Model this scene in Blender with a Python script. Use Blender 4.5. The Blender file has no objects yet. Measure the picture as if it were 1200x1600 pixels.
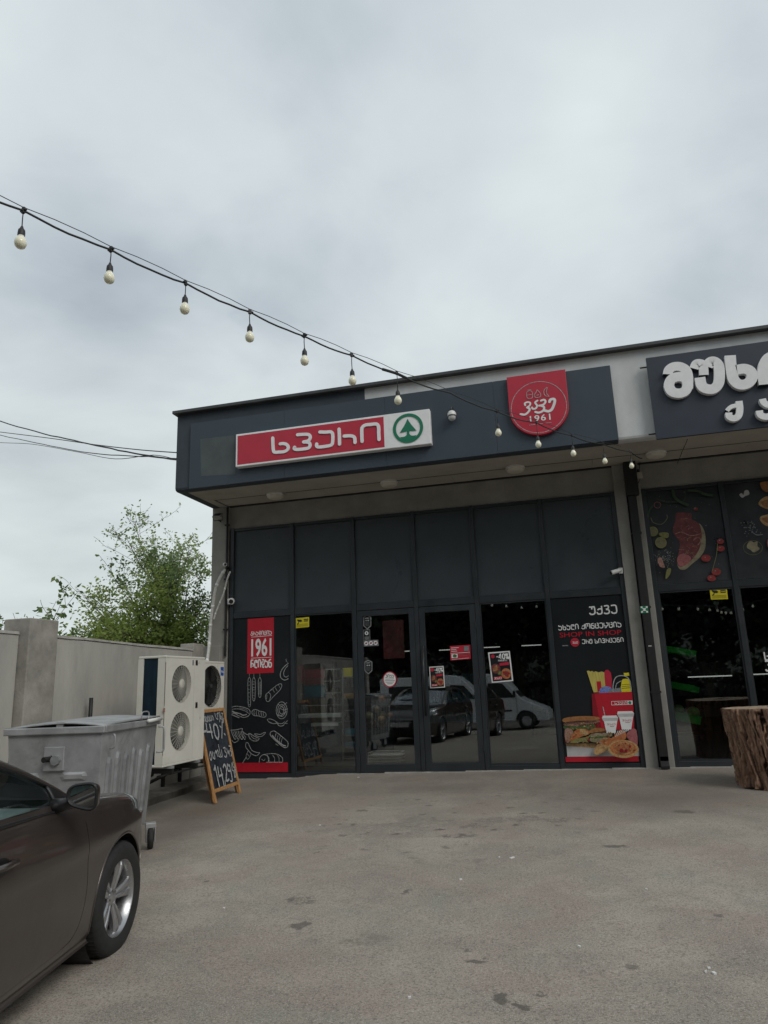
import bpy, bmesh, math, random
import numpy as np
from mathutils import Vector, Matrix
random.seed(7)
rng = np.random.default_rng(11)
SC = bpy.context.scene
COL = SC.collection
R_ = math.radians

# ------------------------------------------------------------------ camera
PITCH, YAW, ROLL, FPX = .236, .2552, -.037, 1109.0
CAM = Vector((0, -11.633, 1.392))
_f = Vector((-math.sin(YAW)*math.cos(PITCH), math.cos(YAW)*math.cos(PITCH), math.sin(PITCH)))
_r = _f.cross(Vector((0, 0, 1))).normalized(); _u = _r.cross(_f)
CR = _r*math.cos(ROLL) + _u*math.sin(ROLL)
CU = -_r*math.sin(ROLL) + _u*math.cos(ROLL)
cam_d = bpy.data.cameras.new('camera')
cam_d.sensor_fit = 'HORIZONTAL'; cam_d.sensor_width = 36
cam_d.lens = FPX/1200*36
cam_d.clip_start = .05; cam_d.clip_end = 2000
cam = bpy.data.objects.new('camera', cam_d); COL.objects.link(cam)
M3 = Matrix((CR, CU, -_f)).transposed()
cam.matrix_world = Matrix.Translation(CAM) @ M3.to_4x4()
SC.camera = cam

# ------------------------------------------------------------------ world: overcast sky
SKS, SKZ = 1.5, 0.0
world = bpy.data.worlds.new('World'); SC.world = world; world.use_nodes = True
nt = world.node_tree; N = nt.nodes; L = nt.links
for n in list(N): N.remove(n)
def nd(tree, kind, **kw):
    n = tree.nodes.new(kind)
    for k, v in kw.items():
        if k.startswith('i_'):
            key = k[2:]
            n.inputs[int(key) if key.isdigit() else key.replace('_', ' ')].default_value = v
        else: setattr(n, k, v)
    return n
out = nd(nt, 'ShaderNodeOutputWorld')
bg_sky = nd(nt, 'ShaderNodeBackground', i_Strength=.10)
sky = nd(nt, 'ShaderNodeTexSky', sky_type='NISHITA', sun_disc=False, sun_elevation=R_(40), sun_rotation=R_(126))
L.new(sky.outputs[0], bg_sky.inputs[0])
tc = nd(nt, 'ShaderNodeTexCoord')
sep = nd(nt, 'ShaderNodeSeparateXYZ'); L.new(tc.outputs['Generated'], sep.inputs[0])
zz = nd(nt, 'ShaderNodeMath', operation='MAXIMUM', i_1=0.0); L.new(sep.outputs[2], zz.inputs[0])
za = nd(nt, 'ShaderNodeMath', operation='ADD', i_1=.22); L.new(zz.outputs[0], za.inputs[0])
dx = nd(nt, 'ShaderNodeMath', operation='DIVIDE'); L.new(sep.outputs[0], dx.inputs[0]); L.new(za.outputs[0], dx.inputs[1])
dy = nd(nt, 'ShaderNodeMath', operation='DIVIDE'); L.new(sep.outputs[1], dy.inputs[0]); L.new(za.outputs[0], dy.inputs[1])
cb = nd(nt, 'ShaderNodeCombineXYZ', i_2=SKZ); L.new(dx.outputs[0], cb.inputs[0]); L.new(dy.outputs[0], cb.inputs[1])
n1 = nd(nt, 'ShaderNodeTexNoise', i_Scale=SKS, i_Detail=6.0, i_Roughness=.44, i_Distortion=.25); L.new(cb.outputs[0], n1.inputs[0])
n2 = nd(nt, 'ShaderNodeTexNoise', i_Scale=2.6, i_Detail=8.0, i_Roughness=.6, i_Distortion=.6); L.new(cb.outputs[0], n2.inputs[0])
mixn = nd(nt, 'ShaderNodeMix', data_type='FLOAT', i_0=.15); L.new(n1.outputs[0], mixn.inputs[2]); L.new(n2.outputs[0], mixn.inputs[3])
cr = nd(nt, 'ShaderNodeValToRGB')
cr.color_ramp.elements[0].position = .34; cr.color_ramp.elements[0].color = (.34, .39, .44, 1)
cr.color_ramp.elements[1].position = .64; cr.color_ramp.elements[1].color = (.63, .69, .70, 1)
e = cr.color_ramp.elements.new(.5); e.color = (.525, .58, .612, 1)
L.new(mixn.outputs[0], cr.inputs[0])
# overcast glow toward the horizon
hz = nd(nt, 'ShaderNodeMapRange', i_1=.02, i_2=.50, i_3=.75, i_4=0.0); L.new(sep.outputs[2], hz.inputs[0])
mx = nd(nt, 'ShaderNodeMix', data_type='RGBA'); L.new(hz.outputs[0], mx.inputs[0]); L.new(cr.outputs[0], mx.inputs[6])
mx.inputs[7].default_value = (.60, .655, .635, 1)
bg_cl = nd(nt, 'ShaderNodeBackground', i_Strength=1.0); L.new(mx.outputs[2], bg_cl.inputs[0])
# holes in the cloud low down where blue shows
n3 = nd(nt, 'ShaderNodeTexNoise', i_Scale=2.3, i_Detail=5.0, i_Roughness=.55); L.new(cb.outputs[0], n3.inputs[0])
hole = nd(nt, 'ShaderNodeMapRange', i_1=.64, i_2=.76, i_3=1.0, i_4=.55); L.new(n3.outputs[0], hole.inputs[0])
ms = nd(nt, 'ShaderNodeMixShader'); L.new(hole.outputs[0], ms.inputs[0]); L.new(bg_sky.outputs[0], ms.inputs[1]); L.new(bg_cl.outputs[0], ms.inputs[2])
L.new(ms.outputs[0], out.inputs[0])

sun_d = bpy.data.lights.new('sun', 'SUN'); sun_d.energy = 1.25; sun_d.angle = R_(30); sun_d.color = (1, .96, .9)
sun = bpy.data.objects.new('sun', sun_d); COL.objects.link(sun)
sun.rotation_euler = Vector((.68, -.50, .70)).to_track_quat('Z', 'Y').to_euler()

SC.view_settings.view_transform = 'Standard'; SC.view_settings.look = 'None'
SC.view_settings.exposure = .26; SC.view_settings.gamma = 1
SC.view_settings.use_curve_mapping = False

# ------------------------------------------------------------------ materials
def mat(name, col, rough=.6, metal=0., var=.12, vs=6., bump=0., bs=60., col2=None, spec=.5, coat=0., dirt=0.,
        dirtcol=(.06, .055, .05), ds=1.6, stretch=None, emit=None, es=0., flake=False):
    m = bpy.data.materials.new(name); m.use_nodes = True
    t = m.node_tree; b = t.nodes['Principled BSDF']
    b.inputs['Roughness'].default_value = rough; b.inputs['Metallic'].default_value = metal
    b.inputs['Specular IOR Level'].default_value = spec
    if coat: b.inputs['Coat Weight'].default_value = coat; b.inputs['Coat Roughness'].default_value = .06
    c = nd(t, 'ShaderNodeTexCoord'); src = c.outputs['Object']
    if stretch:
        mp = nd(t, 'ShaderNodeMapping'); mp.inputs['Scale'].default_value = stretch
        t.links.new(src, mp.inputs[0]); src = mp.outputs[0]
    n = nd(t, 'ShaderNodeTexNoise', i_Scale=vs, i_Detail=6., i_Roughness=.6); t.links.new(src, n.inputs[0])
    c2 = col2 or tuple(max(0, x*(1-var*1.6)) for x in col)
    c1 = col if col2 else tuple(x*(1+var*.8) for x in col)
    mr = nd(t, 'ShaderNodeMapRange', i_1=.3, i_2=.7); t.links.new(n.outputs[0], mr.inputs[0])
    mc = nd(t, 'ShaderNodeMix', data_type='RGBA'); t.links.new(mr.outputs[0], mc.inputs[0])
    mc.inputs[6].default_value = (*c2, 1); mc.inputs[7].default_value = (*c1, 1)
    last = mc.outputs[2]
    if dirt:
        n4 = nd(t, 'ShaderNodeTexNoise', i_Scale=ds, i_Detail=9., i_Roughness=.68, i_Distortion=.8); t.links.new(src, n4.inputs[0])
        r4 = nd(t, 'ShaderNodeMapRange', i_1=.5, i_2=.72, i_3=0., i_4=dirt); t.links.new(n4.outputs[0], r4.inputs[0])
        m4 = nd(t, 'ShaderNodeMix', data_type='RGBA'); t.links.new(r4.outputs[0], m4.inputs[0]); t.links.new(last, m4.inputs[6])
        m4.inputs[7].default_value = (*dirtcol, 1); last = m4.outputs[2]
        rr = nd(t, 'ShaderNodeMapRange', i_1=.3, i_2=.7, i_3=max(0, rough-.08), i_4=min(1, rough+.15)); t.links.new(n4.outputs[0], rr.inputs[0])
        t.links.new(rr.outputs[0], b.inputs['Roughness'])
    t.links.new(last, b.inputs['Base Color'])
    if bump:
        nb = nd(t, 'ShaderNodeTexNoise', i_Scale=bs, i_Detail=5., i_Roughness=.6); t.links.new(src, nb.inputs[0])
        bp = nd(t, 'ShaderNodeBump', i_Strength=bump, i_Distance=.01); t.links.new(nb.outputs[0], bp.inputs['Height'])
        t.links.new(bp.outputs[0], b.inputs['Normal'])
    if emit:
        b.inputs['Emission Color'].default_value = (*emit, 1); b.inputs['Emission Strength'].default_value = es
    return m

def glass_mat(name, tint=(.5, .53, .53), refl=1.4, base=0.0):
    m = bpy.data.materials.new(name); m.use_nodes = True
    t = m.node_tree; t.nodes.clear()
    o = nd(t, 'ShaderNodeOutputMaterial'); tr = nd(t, 'ShaderNodeBsdfTransparent'); tr.inputs[0].default_value = (*tint, 1)
    gl = nd(t, 'ShaderNodeBsdfGlossy', i_Roughness=.012); gl.inputs[0].default_value = (.95, .97, 1, 1)
    fr = nd(t, 'ShaderNodeFresnel', i_IOR=1.5)
    mu = nd(t, 'ShaderNodeMath', operation='MULTIPLY_ADD', i_1=refl, i_2=base); mu.use_clamp = True
    t.links.new(fr.outputs[0], mu.inputs[0])
    tcn = nd(t, 'ShaderNodeTexCoord'); nz = nd(t, 'ShaderNodeTexNoise', i_Scale=.9, i_Detail=1.); t.links.new(tcn.outputs['Object'], nz.inputs[0])
    bp = nd(t, 'ShaderNodeBump', i_Strength=.25, i_Distance=.01); t.links.new(nz.outputs[0], bp.inputs['Height'])
    t.links.new(bp.outputs[0], gl.inputs['Normal'])
    mxs = nd(t, 'ShaderNodeMixShader'); t.links.new(mu.outputs[0], mxs.inputs[0]); t.links.new(tr.outputs[0], mxs.inputs[1]); t.links.new(gl.outputs[0], mxs.inputs[2])
    t.links.new(mxs.outputs[0], o.inputs[0])
    return m

M = {}
M['navy_panel'] = mat('navy_composite', (.038, .054, .072), .42, var=.06, vs=1.2, dirt=.10, dirtcol=(.08, .09, .10), spec=.4)
M['navy_dark'] = mat('dark_painted_render', (.034, .046, .060), .7, var=.12, vs=3, bump=.15)
M['footing'] = mat('dark_footing', (.17, .155, .135), .92, var=.3, vs=4, bump=.5, bs=25, dirt=.7, dirtcol=(.08, .07, .06), ds=3)  # darker and browner than the wall render, with dirt blotches
M['ghost'] = mat('faded_patch', (.062, .078, .080), .5, var=.15, vs=4, dirt=.3, dirtcol=(.09, .10, .09), ds=4)
M['sign2'] = mat('sign_board_navy', (.024, .032, .048), .4, var=.05)
M['render_light'] = mat('pale_grey_render', (.56, .575, .58), .85, var=.1, vs=2.5, bump=.25, bs=90, dirt=.35, dirtcol=(.42, .42, .40), ds=1.8, stretch=(1, 1, .45))
M['coping'] = mat('coping_metal', (.060, .062, .064), .5, metal=.3, var=.2, vs=3)
M['concrete'] = mat('cast_concrete', (.27, .26, .235), .9, var=.14, vs=2.2, bump=.35, bs=45, dirt=.4, dirtcol=(.21, .195, .17), ds=1.4)
M['soffit'] = mat('soffit_board', (.38, .36, .315), .85, var=.1, vs=1.6, bump=.1, dirt=.35, dirtcol=(.27, .24, .19), ds=1.1)
M['wall'] = mat('rendered_wall', (.36, .348, .318), .92, var=.18, vs=1.3, bump=.5, bs=28, dirt=.5, dirtcol=(.24, .225, .20), ds=2.2, stretch=(1, 1, .35))
M['wall_post'] = mat('raw_concrete_post', (.29, .275, .245), .92, var=.25, vs=3, bump=.5, bs=30, dirt=.6, dirtcol=(.16, .15, .13), ds=2.4)
M['frame'] = mat('anthracite_aluminium', (.020, .025, .030), .38, metal=.0, var=.08, vs=4, dirt=.15, dirtcol=(.04, .042, .045))
M['spandrel'] = mat('spandrel_sheet', (.044, .053, .060), .32, var=.08, vs=1.5, dirt=.18, dirtcol=(.035, .04, .043), ds=1.3, spec=.35)
M['print_black'] = mat('print_black', (.012, .015, .018), .3, var=.1, vs=3, spec=.4)
M['print_red'] = mat('print_red', (.42, .010, .024), .38, var=.06, vs=8)
M['sign_red'] = mat('sign_red', (.43, .018, .042), .35, var=.05, vs=5, dirt=.1, dirtcol=(.35, .05, .06))
M['white'] = mat('white_print', (.70, .70, .69), .45, var=.05)
M['sign_white'] = mat('sign_white', (.74, .745, .75), .4, var=.05, vs=8, dirt=.12, dirtcol=(.45, .44, .42), ds=4)
M['green'] = mat('sign_green', (.006, .16, .085), .4, var=.05)
M['chalk'] = mat('chalk', (.40, .41, .41), .9, var=.5, vs=90)
M['chalk_dim'] = mat('chalk_dim', (.20, .21, .215), .9, var=.6, vs=70)
M['yellow'] = mat('sticker_yellow', (.62, .52, .02), .4, var=.06)
M['black'] = mat('black_plastic', (.010, .010, .011), .45, var=.1)
M['rubber'] = mat('rubber', (.016, .016, .016), .8, var=.25, vs=20, bump=.1)
M['black_steel'] = mat('black_steel', (.018, .018, .018), .55, metal=.3, var=.2)
M['galv'] = mat('galvanised_steel', (.37, .375, .38), .46, metal=.40, var=.16, vs=5, bump=.08, bs=30, dirt=.55, dirtcol=(.13, .125, .12), ds=2.6)
M['galv_dark'] = mat('galvanised_ribbed', (.25, .255, .26), .58, metal=.3, var=.2, vs=5, bump=.1, bs=30, dirt=.6, dirtcol=(.10, .10, .10), ds=3.2)
M['ac_white'] = mat('ac_cream_paint', (.60, .585, .525), .5, var=.05, vs=2, dirt=.28, dirtcol=(.36, .33, .27), ds=2)
M['ac_grille'] = mat('ac_grille_wire', (.50, .485, .43), .5, var=.1)
M['ac_dark'] = mat('ac_inside', (.020, .020, .020), .7)
M['ac_coil'] = mat('ac_coil_fins', (.010, .032, .052), .45, metal=.3, var=.3, vs=14, stretch=(1, 1, .2))
M['wood'] = mat('oak_frame', (.42, .22, .085), .55, var=.28, vs=7, bump=.1, stretch=(6, 6, .8))
M['board'] = mat('chalkboard', (.018, .024, .034), .6, var=.5, vs=6, dirt=.3, dirtcol=(.05, .055, .06), ds=5)
M['pipe_white'] = mat('insulation_tape', (.47, .46, .43), .6, var=.12, vs=25, bump=.2, bs=80)
M['cam_white'] = mat('camera_plastic', (.62, .62, .60), .4, var=.05)
M['cable'] = mat('cable_black', (.016, .017, .018), .6, var=.1)
M['bulb'] = mat('opal_bulb', (.84, .82, .66), .22, var=.05, vs=20)
M['bulb'].node_tree.nodes['Principled BSDF'].inputs['Subsurface Weight'].default_value = .6
M['bulb'].node_tree.nodes['Principled BSDF'].inputs['Subsurface Radius'].default_value = (.03, .03, .025)
M['bulb_neck'] = mat('bulb_neck', (.50, .51, .51), .35, var=.05)
M['lampdisc'] = mat('ceiling_lamp_disc', (.55, .52, .45), .5, var=.05)
M['paint'] = mat('brown_metallic_paint', (.060, .048, .043), .30, metal=.45, var=.03, vs=3, coat=.7, dirt=.12, dirtcol=(.075, .065, .06), ds=1.6)
M['car_black'] = mat('car_trim', (.012, .012, .013), .4)
M['alloy'] = mat('alloy_silver', (.42, .42, .43), .3, metal=.85, var=.06, vs=12, dirt=.2, dirtcol=(.18, .17, .16), ds=9)
M['disc'] = mat('brake_disc', (.14, .135, .13), .45, metal=.7, var=.2)
M['chrome'] = mat('chrome', (.6, .6, .6), .12, metal=1.)
M['mirror'] = mat('mirror_glass', (.75, .80, .80), .03, metal=1., var=.01)
M['seat'] = mat('seat_cloth', (.42, .47, .45), .9, var=.1)
M['dash'] = mat('dash', (.42, .50, .48), .8)
M['lamp_lens'] = glass_mat('headlamp_lens', (.92, .94, .94), 1.0, .02)
M['lamp_in'] = mat('headlamp_reflector', (.78, .78, .74), .4)
M['car_glass'] = glass_mat('car_glass', (.88, .95, .93), 2.2, .05)
M['glass_left'] = glass_mat('display_glass', (.86, .90, .89), 1.5, .02)
M['glass'] = glass_mat('shop_glass', (.80, .84, .83), 2.6, .03)
M['bark'] = mat('bark', (.09, .075, .06), .95, var=.3, vs=9, bump=.6, bs=30, stretch=(1, 1, .25))
M['van_white'] = mat('van_white', (.62, .63, .64), .35, var=.04, vs=2, dirt=.2, dirtcol=(.4, .38, .35), coat=.4)
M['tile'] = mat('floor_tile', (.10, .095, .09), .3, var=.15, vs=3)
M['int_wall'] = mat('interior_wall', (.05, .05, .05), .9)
M['tube_on'] = mat('lit_tube', (.8, .8, .8), .4, emit=(1, .98, .93), es=.45)
M['green_crate'] = mat('green_crate', (.06, .70, .09), .5, var=.12)
M['cabbage'] = mat('cabbage', (.40, .58, .22), .6, var=.3, vs=14, bump=.4, bs=18)
M['blue_lit'] = mat('blue_pack', (.03, .20, .30), .4)
M['pink'] = mat('pink_card', (.45, .08, .11), .5, var=.2, vs=9)
M['cap_white'] = mat('ledge_weathered', (.36, .35, .32), .9, var=.2, vs=6, bump=.3, dirt=.5, dirtcol=(.20, .19, .17), ds=5)

# asphalt with stains (world = object coordinates of the ground sheet)
def asphalt():
    m = bpy.data.materials.new('worn_asphalt'); m.use_nodes = True; t = m.node_tree
    b = t.nodes['Principled BSDF']; lk = t.links.new
    c = nd(t, 'ShaderNodeTexCoord').outputs['Object']
    def noise(s, d=6., r=.6, dist=0.):
        n = nd(t, 'ShaderNodeTexNoise', i_Scale=s, i_Detail=d, i_Roughness=r, i_Distortion=dist); lk(c, n.inputs[0]); return n
    def rng_(src, a, b_, c_=0., d_=1.):
        n = nd(t, 'ShaderNodeMapRange', i_1=a, i_2=b_, i_3=c_, i_4=d_); lk(src, n.inputs[0]); return n.outputs[0]
    def mixc(fac, a, colb):
        n = nd(t, 'ShaderNodeMix', data_type='RGBA'); lk(fac, n.inputs[0])
        if isinstance(a, tuple): n.inputs[6].default_value = (*a, 1)
        else: lk(a, n.inputs[6])
        n.inputs[7].default_value = (*colb, 1); return n.outputs[2]
    big = noise(.35, 5, .6, .6); mid = noise(1.7, 7, .65, .4)
    col = mixc(rng_(big.outputs[0], .35, .68), (.335, .290, .240), (.420, .368, .312))
    col = mixc(rng_(mid.outputs[0], .42, .70, 0, .65), col, (.185, .165, .142))
    hue = noise(.9, 4, .6, .5)
    col = mixc(rng_(hue.outputs[0], .48, .66, 0, .6), col, (.300, .225, .190))
    hue2 = noise(1.3, 4, .6, 1.2)
    col = mixc(rng_(hue2.outputs[0], .50, .66, 0, .5), col, (.255, .262, .215))
    md = noise(14, 6, .75)
    col = mixc(rng_(md.outputs[0], .50, .72, 0, .35), col, (.15, .135, .118))
    fine = noise(70, 3, .7)
    col = mixc(rng_(fine.outputs[0], .48, .64, 0, .65), col, (.095, .085, .073))
    fine2 = noise(130, 3, .7)
    col = mixc(rng_(fine2.outputs[0], .53, .66, 0, .7), col, (.54, .50, .45))
    # polished worn areas and tiny cracks
    vor = nd(t, 'ShaderNodeTexVoronoi', i_Scale=230.); lk(c, vor.inputs[0])
    col = mixc(rng_(vor.outputs['Distance'], .0, .22, .35, 0.), col, (.45, .42, .39))
    dn = noise(9, 5, .7); dnv = nd(t, 'ShaderNodeVectorMath', operation='MULTIPLY_ADD'); lk(dn.outputs['Color'], dnv.inputs[0])
    dnv.inputs[1].default_value = (.26, .26, 0); lk(c, dnv.inputs[2])
    def spot(x, y, rx, ry, k, colr, soft=.45, mask=None):
        nonlocal col
        mp = nd(t, 'ShaderNodeMapping'); mp.vector_type = 'POINT'
        mp.inputs['Location'].default_value = (-(x+.13)/rx, -(y+.13)/ry, 0); mp.inputs['Scale'].default_value = (1/rx, 1/ry, 0)
        lk(dnv.outputs[0], mp.inputs[0])
        ln = nd(t, 'ShaderNodeVectorMath', operation='LENGTH'); lk(mp.outputs[0], ln.inputs[0])
        fac = rng_(ln.outputs['Value'], 1-soft, 1.0, k, 0.)
        if mask is not None:
            mm = nd(t, 'ShaderNodeMath', operation='MULTIPLY'); lk(fac, mm.inputs[0]); lk(mask, mm.inputs[1]); fac = mm.outputs[0]
        col = mixc(fac, col, colr)
    dn2 = noise(26, 4, .7, .5); fld = noise(13, 5, .75, .9); fm = rng_(fld.outputs[0], .40, .56)
    for (x, y, rx, ry, k) in STAINS: spot(x, y, rx*(.85 if y < -5 else 1.15), ry*(.85 if y < -5 else 1.15), k*.9, (.085, .075, .066), .35, fm if rx > .12 else None)
    # a field of small drip marks in front of the doors
    dr = nd(t, 'ShaderNodeMapping'); dr.inputs['Scale'].default_value = (1., .8, 1); lk(c, dr.inputs[0])
    dv = nd(t, 'ShaderNodeTexVoronoi', i_Scale=5.2); dv.inputs['Randomness'].default_value = 1.; lk(dnv.outputs[0], dv.inputs[0])
    ddist = nd(t, 'ShaderNodeVectorMath', operation='DISTANCE'); lk(c, ddist.inputs[0]); ddist.inputs[1].default_value = (-1.55, -3.4, -.05)
    dsep = nd(t, 'ShaderNodeSeparateColor'); lk(dv.outputs['Color'], dsep.inputs[0])
    dw = nd(t, 'ShaderNodeMath', operation='MULTIPLY'); lk(rng_(dv.outputs['Distance'], .16, .30, .95, 0.), dw.inputs[0]); lk(rng_(ddist.outputs['Value'], .7, 2.3, 1., 0.), dw.inputs[1])
    dw2 = nd(t, 'ShaderNodeMath', operation='MULTIPLY'); lk(dw.outputs[0], dw2.inputs[0]); lk(rng_(dsep.outputs[0], .45, .55), dw2.inputs[1])
    col = mixc(dw2.outputs[0], col, (.105, .094, .080))
    # rare single dark spots everywhere
    dv2 = nd(t, 'ShaderNodeTexVoronoi', i_Scale=1.7); lk(dnv.outputs[0], dv2.inputs[0]); ds2 = nd(t, 'ShaderNodeSeparateColor'); lk(dv2.outputs['Color'], ds2.inputs[0])
    dw3 = nd(t, 'ShaderNodeMath', operation='MULTIPLY'); lk(rng_(dv2.outputs['Distance'], .035, .065, .7, 0.), dw3.inputs[0]); lk(rng_(ds2.outputs[0], .55, .6), dw3.inputs[1])
    col = mixc(dw3.outputs[0], col, (.10, .09, .08))
    for (x, y, rx, ry, k) in DAMP_SHADE: spot(x, y, rx, ry, k, (.125, .104, .084), .95)  # darkens the asphalt: damp patches and painted facade shade
    # pale scuffs near the a-board
    st = nd(t, 'ShaderNodeMapping'); st.inputs['Scale'].default_value = (2.2, 14, 1); st.inputs['Rotation'].default_value = (0, 0, R_(-24)); lk(c, st.inputs[0])
    sn = nd(t, 'ShaderNodeTexNoise', i_Scale=2.2, i_Detail=7., i_Roughness=.75); lk(st.outputs[0], sn.inputs[0])
    dist = nd(t, 'ShaderNodeVectorMath', operation='DISTANCE'); lk(c, dist.inputs[0]); dist.inputs[1].default_value = (-4.0, -2.6, -.05)
    w = nd(t, 'ShaderNodeMath', operation='MULTIPLY'); lk(rng_(sn.outputs[0], .60, .66), w.inputs[0]); lk(rng_(dist.outputs['Value'], .5, 1.6, .5, 0.), w.inputs[1])
    col = mixc(w.outputs[0], col, (.36, .35, .33))
    lk(col, b.inputs['Base Color']); b.inputs['Roughness'].default_value = .86
    b.inputs['Specular IOR Level'].default_value = .35
    h = nd(t, 'ShaderNodeMath', operation='ADD'); lk(fine.outputs[0], h.inputs[0]); lk(vor.outputs['Distance'], h.inputs[1])
    bp = nd(t, 'ShaderNodeBump', i_Strength=.55, i_Distance=.006); lk(h.outputs[0], bp.inputs['Height']); lk(bp.outputs[0], b.inputs['Normal'])
    return m

# ------------------------------------------------------------------ geometry helpers
def ray(u, v):
    return CR*((u-600)/FPX) + CU*((800-v)/FPX) + _f
def on_y(u, v, y=0.):
    d = ray(u, v); t = (y-CAM.y)/d.y; return CAM + d*t
def gz(x, y):
    yy = max(y, -12.)
    z = .0132*max(-14, min(14, x)) + .0264 + .02*min(yy, 0.5)
    if y > -12.5: z -= .05*max(0., min(1., (-4.25-x)/.5))
    if y < -12: z -= min(.28, (-12-y)*.06)
    return z
def on_x(u, v, X):
    d = ray(u, v); t = (X-CAM.x)/d.x; return CAM + d*t
def on_g(u, v):
    d = ray(u, v)
    t = (.0264 - .0132*0 + .02*CAM.y - CAM.z)/(d.z-.0132*d.x-.02*d.y)
    return CAM + d*t

class MB:
    def __init__(s): s.v = []; s.f = []
    def add(s, vs, fs):
        o = len(s.v); s.v += [tuple(p) for p in vs]; s.f += [tuple(i+o for i in f) for f in fs]; return s
    def box(s, x0, x1, y0, y1, z0, z1, mtx=None):
        vs = [(x, y, z) for x in (x0, x1) for y in (y0, y1) for z in (z0, z1)]
        if mtx: vs = [mtx @ Vector(p) for p in vs]
        return s.add(vs, [(0, 1, 3, 2), (4, 6, 7, 5), (0, 4, 5, 1), (2, 3, 7, 6), (0, 2, 6, 4), (1, 5, 7, 3)])
    def tube(s, pts, r, n=8, caps=True, r2=None):
        pts = [Vector(p) for p in pts]; k = len(pts); rings = []
        up = Vector((0, 0, 1)); prev = None
        for i, p in enumerate(pts):
            t = (pts[min(i+1, k-1)] - pts[max(i-1, 0)]).normalized()
            if prev is None:
                a = t.cross(up)
                if a.length < .05: a = t.cross(Vector((1, 0, 0)))
                a.normalize()
            else:
                a = (prev - t*prev.dot(t)).normalized()
            prev = a; b = t.cross(a)
            rr = (r[i] if isinstance(r, (list, tuple)) else r)
            rings.append([p + (a*math.cos(2*math.pi*j/n) + b*math.sin(2*math.pi*j/n))*rr for j in range(n)])
        vs = [q for rg in rings for q in rg]; fs = []
        for i in range(k-1):
            for j in range(n):
                fs.append((i*n+j, i*n+(j+1) % n, (i+1)*n+(j+1) % n, (i+1)*n+j))
        if caps: fs.append(tuple(range(n))[::-1]); fs.append(tuple((k-1)*n+j for j in range(n)))
        return s.add(vs, fs)
    def lathe(s, prof, n=24, mtx=None, ax='z'):
        vs = []; fs = []; k = len(prof)
        for j in range(n):
            a = 2*math.pi*j/n
            for r, h in prof:
                if ax == 'z': p = (r*math.cos(a), r*math.sin(a), h)
                elif ax == 'y': p = (r*math.cos(a), h, r*math.sin(a))
                else: p = (h, r*math.cos(a), r*math.sin(a))
                vs.append(p)
        for j in range(n):
            for i in range(k-1):
                fs.append((j*k+i, ((j+1) % n)*k+i, ((j+1) % n)*k+i+1, j*k+i+1))
        if mtx: vs = [mtx @ Vector(p) for p in vs]
        return s.add(vs, fs)
    def prism(s, poly, d0, d1, fr):
        """poly: 2D list; fr(x,z,d) -> 3D"""
        n = len(poly); vs = [fr(x, z, d0) for x, z in poly] + [fr(x, z, d1) for x, z in poly]
        fs = [tuple(range(n)), tuple(range(2*n-1, n-1, -1))]
        for i in range(n): fs.append((i, (i+1) % n, n+(i+1) % n, n+i))
        return s.add(vs, fs)
    def grid(s, rows, close=False):
        h = len(rows); w = len(rows[0]); vs = [p for r in rows for p in r]; fs = []
        for i in range(h-1):
            for j in range(w-1 if not close else w):
                j2 = (j+1) % w; fs.append((i*w+j, i*w+j2, (i+1)*w+j2, (i+1)*w+j))
        return s.add(vs, fs)

def link(name, me, m=None, parent=None):
    o = bpy.data.objects.new(name, me); COL.objects.link(o)
    if parent: o.parent = parent
    if m and not me.materials: me.materials.append(m)
    return o
def build(name, mb, m, parent=None, bevel=0, seg=2, smooth=False, kind=None, label=None, recalc=True, auto=False):
    me = bpy.data.meshes.new(name); me.from_pydata(mb.v, [], mb.f); me.validate()
    if recalc:
        bm = bmesh.new(); bm.from_mesh(me); bmesh.ops.recalc_face_normals(bm, faces=bm.faces); bm.to_mesh(me); bm.free()
    o = link(name, me, M[m] if isinstance(m, str) else m, parent)
    if smooth:
        for p in me.polygons: p.use_smooth = True
        if auto: me.set_sharp_from_angle(angle=R_(35))
    if bevel:
        bv = o.modifiers.new('bevel', 'BEVEL'); bv.width = bevel; bv.segments = seg; bv.limit_method = 'ANGLE'; bv.angle_limit = R_(40)
    if kind: o['kind'] = kind
    if label: o['label'] = label
    return o
def thing(name, label, cat, loc=(0, 0, 0), rz=0., group=None):
    o = bpy.data.objects.new(name, None); COL.objects.link(o); o.location = loc; o.rotation_euler = (0, 0, rz)
    o.empty_display_size = .2; o['label'] = label; o['category'] = cat
    if group: o['group'] = group
    return o
def tag(o, label, cat, group=None):
    o['label'] = label; o['category'] = cat
    if group: o['group'] = group
    return o
def box(name, x0, x1, y0, y1, z0, z1, m, parent=None, bevel=0, **kw):
    return build(name, MB().box(x0, x1, y0, y1, z0, z1), m, parent, bevel, **kw)

def smooth_pts(pts, n=6, closed=False):
    k = len(pts); out_ = []
    rngk = range(k if closed else k-1)
    for i in rngk:
        p0 = pts[(i-1) % k] if (closed or i > 0) else pts[i]; p1 = pts[i]; p2 = pts[(i+1) % k]
        p3 = pts[(i+2) % k] if (closed or i+2 < k) else p2
        for j in range(n):
            t = j/n
            out_.append(tuple(.5*((2*b)+(-a+c)*t+(2*a-5*b+4*c-d)*t*t+(-a+3*b-3*c+d)*t**3) for a, b, c, d in zip(p0, p1, p2, p3)))
    if not closed: out_.append(tuple(pts[-1]))
    return out_

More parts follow.
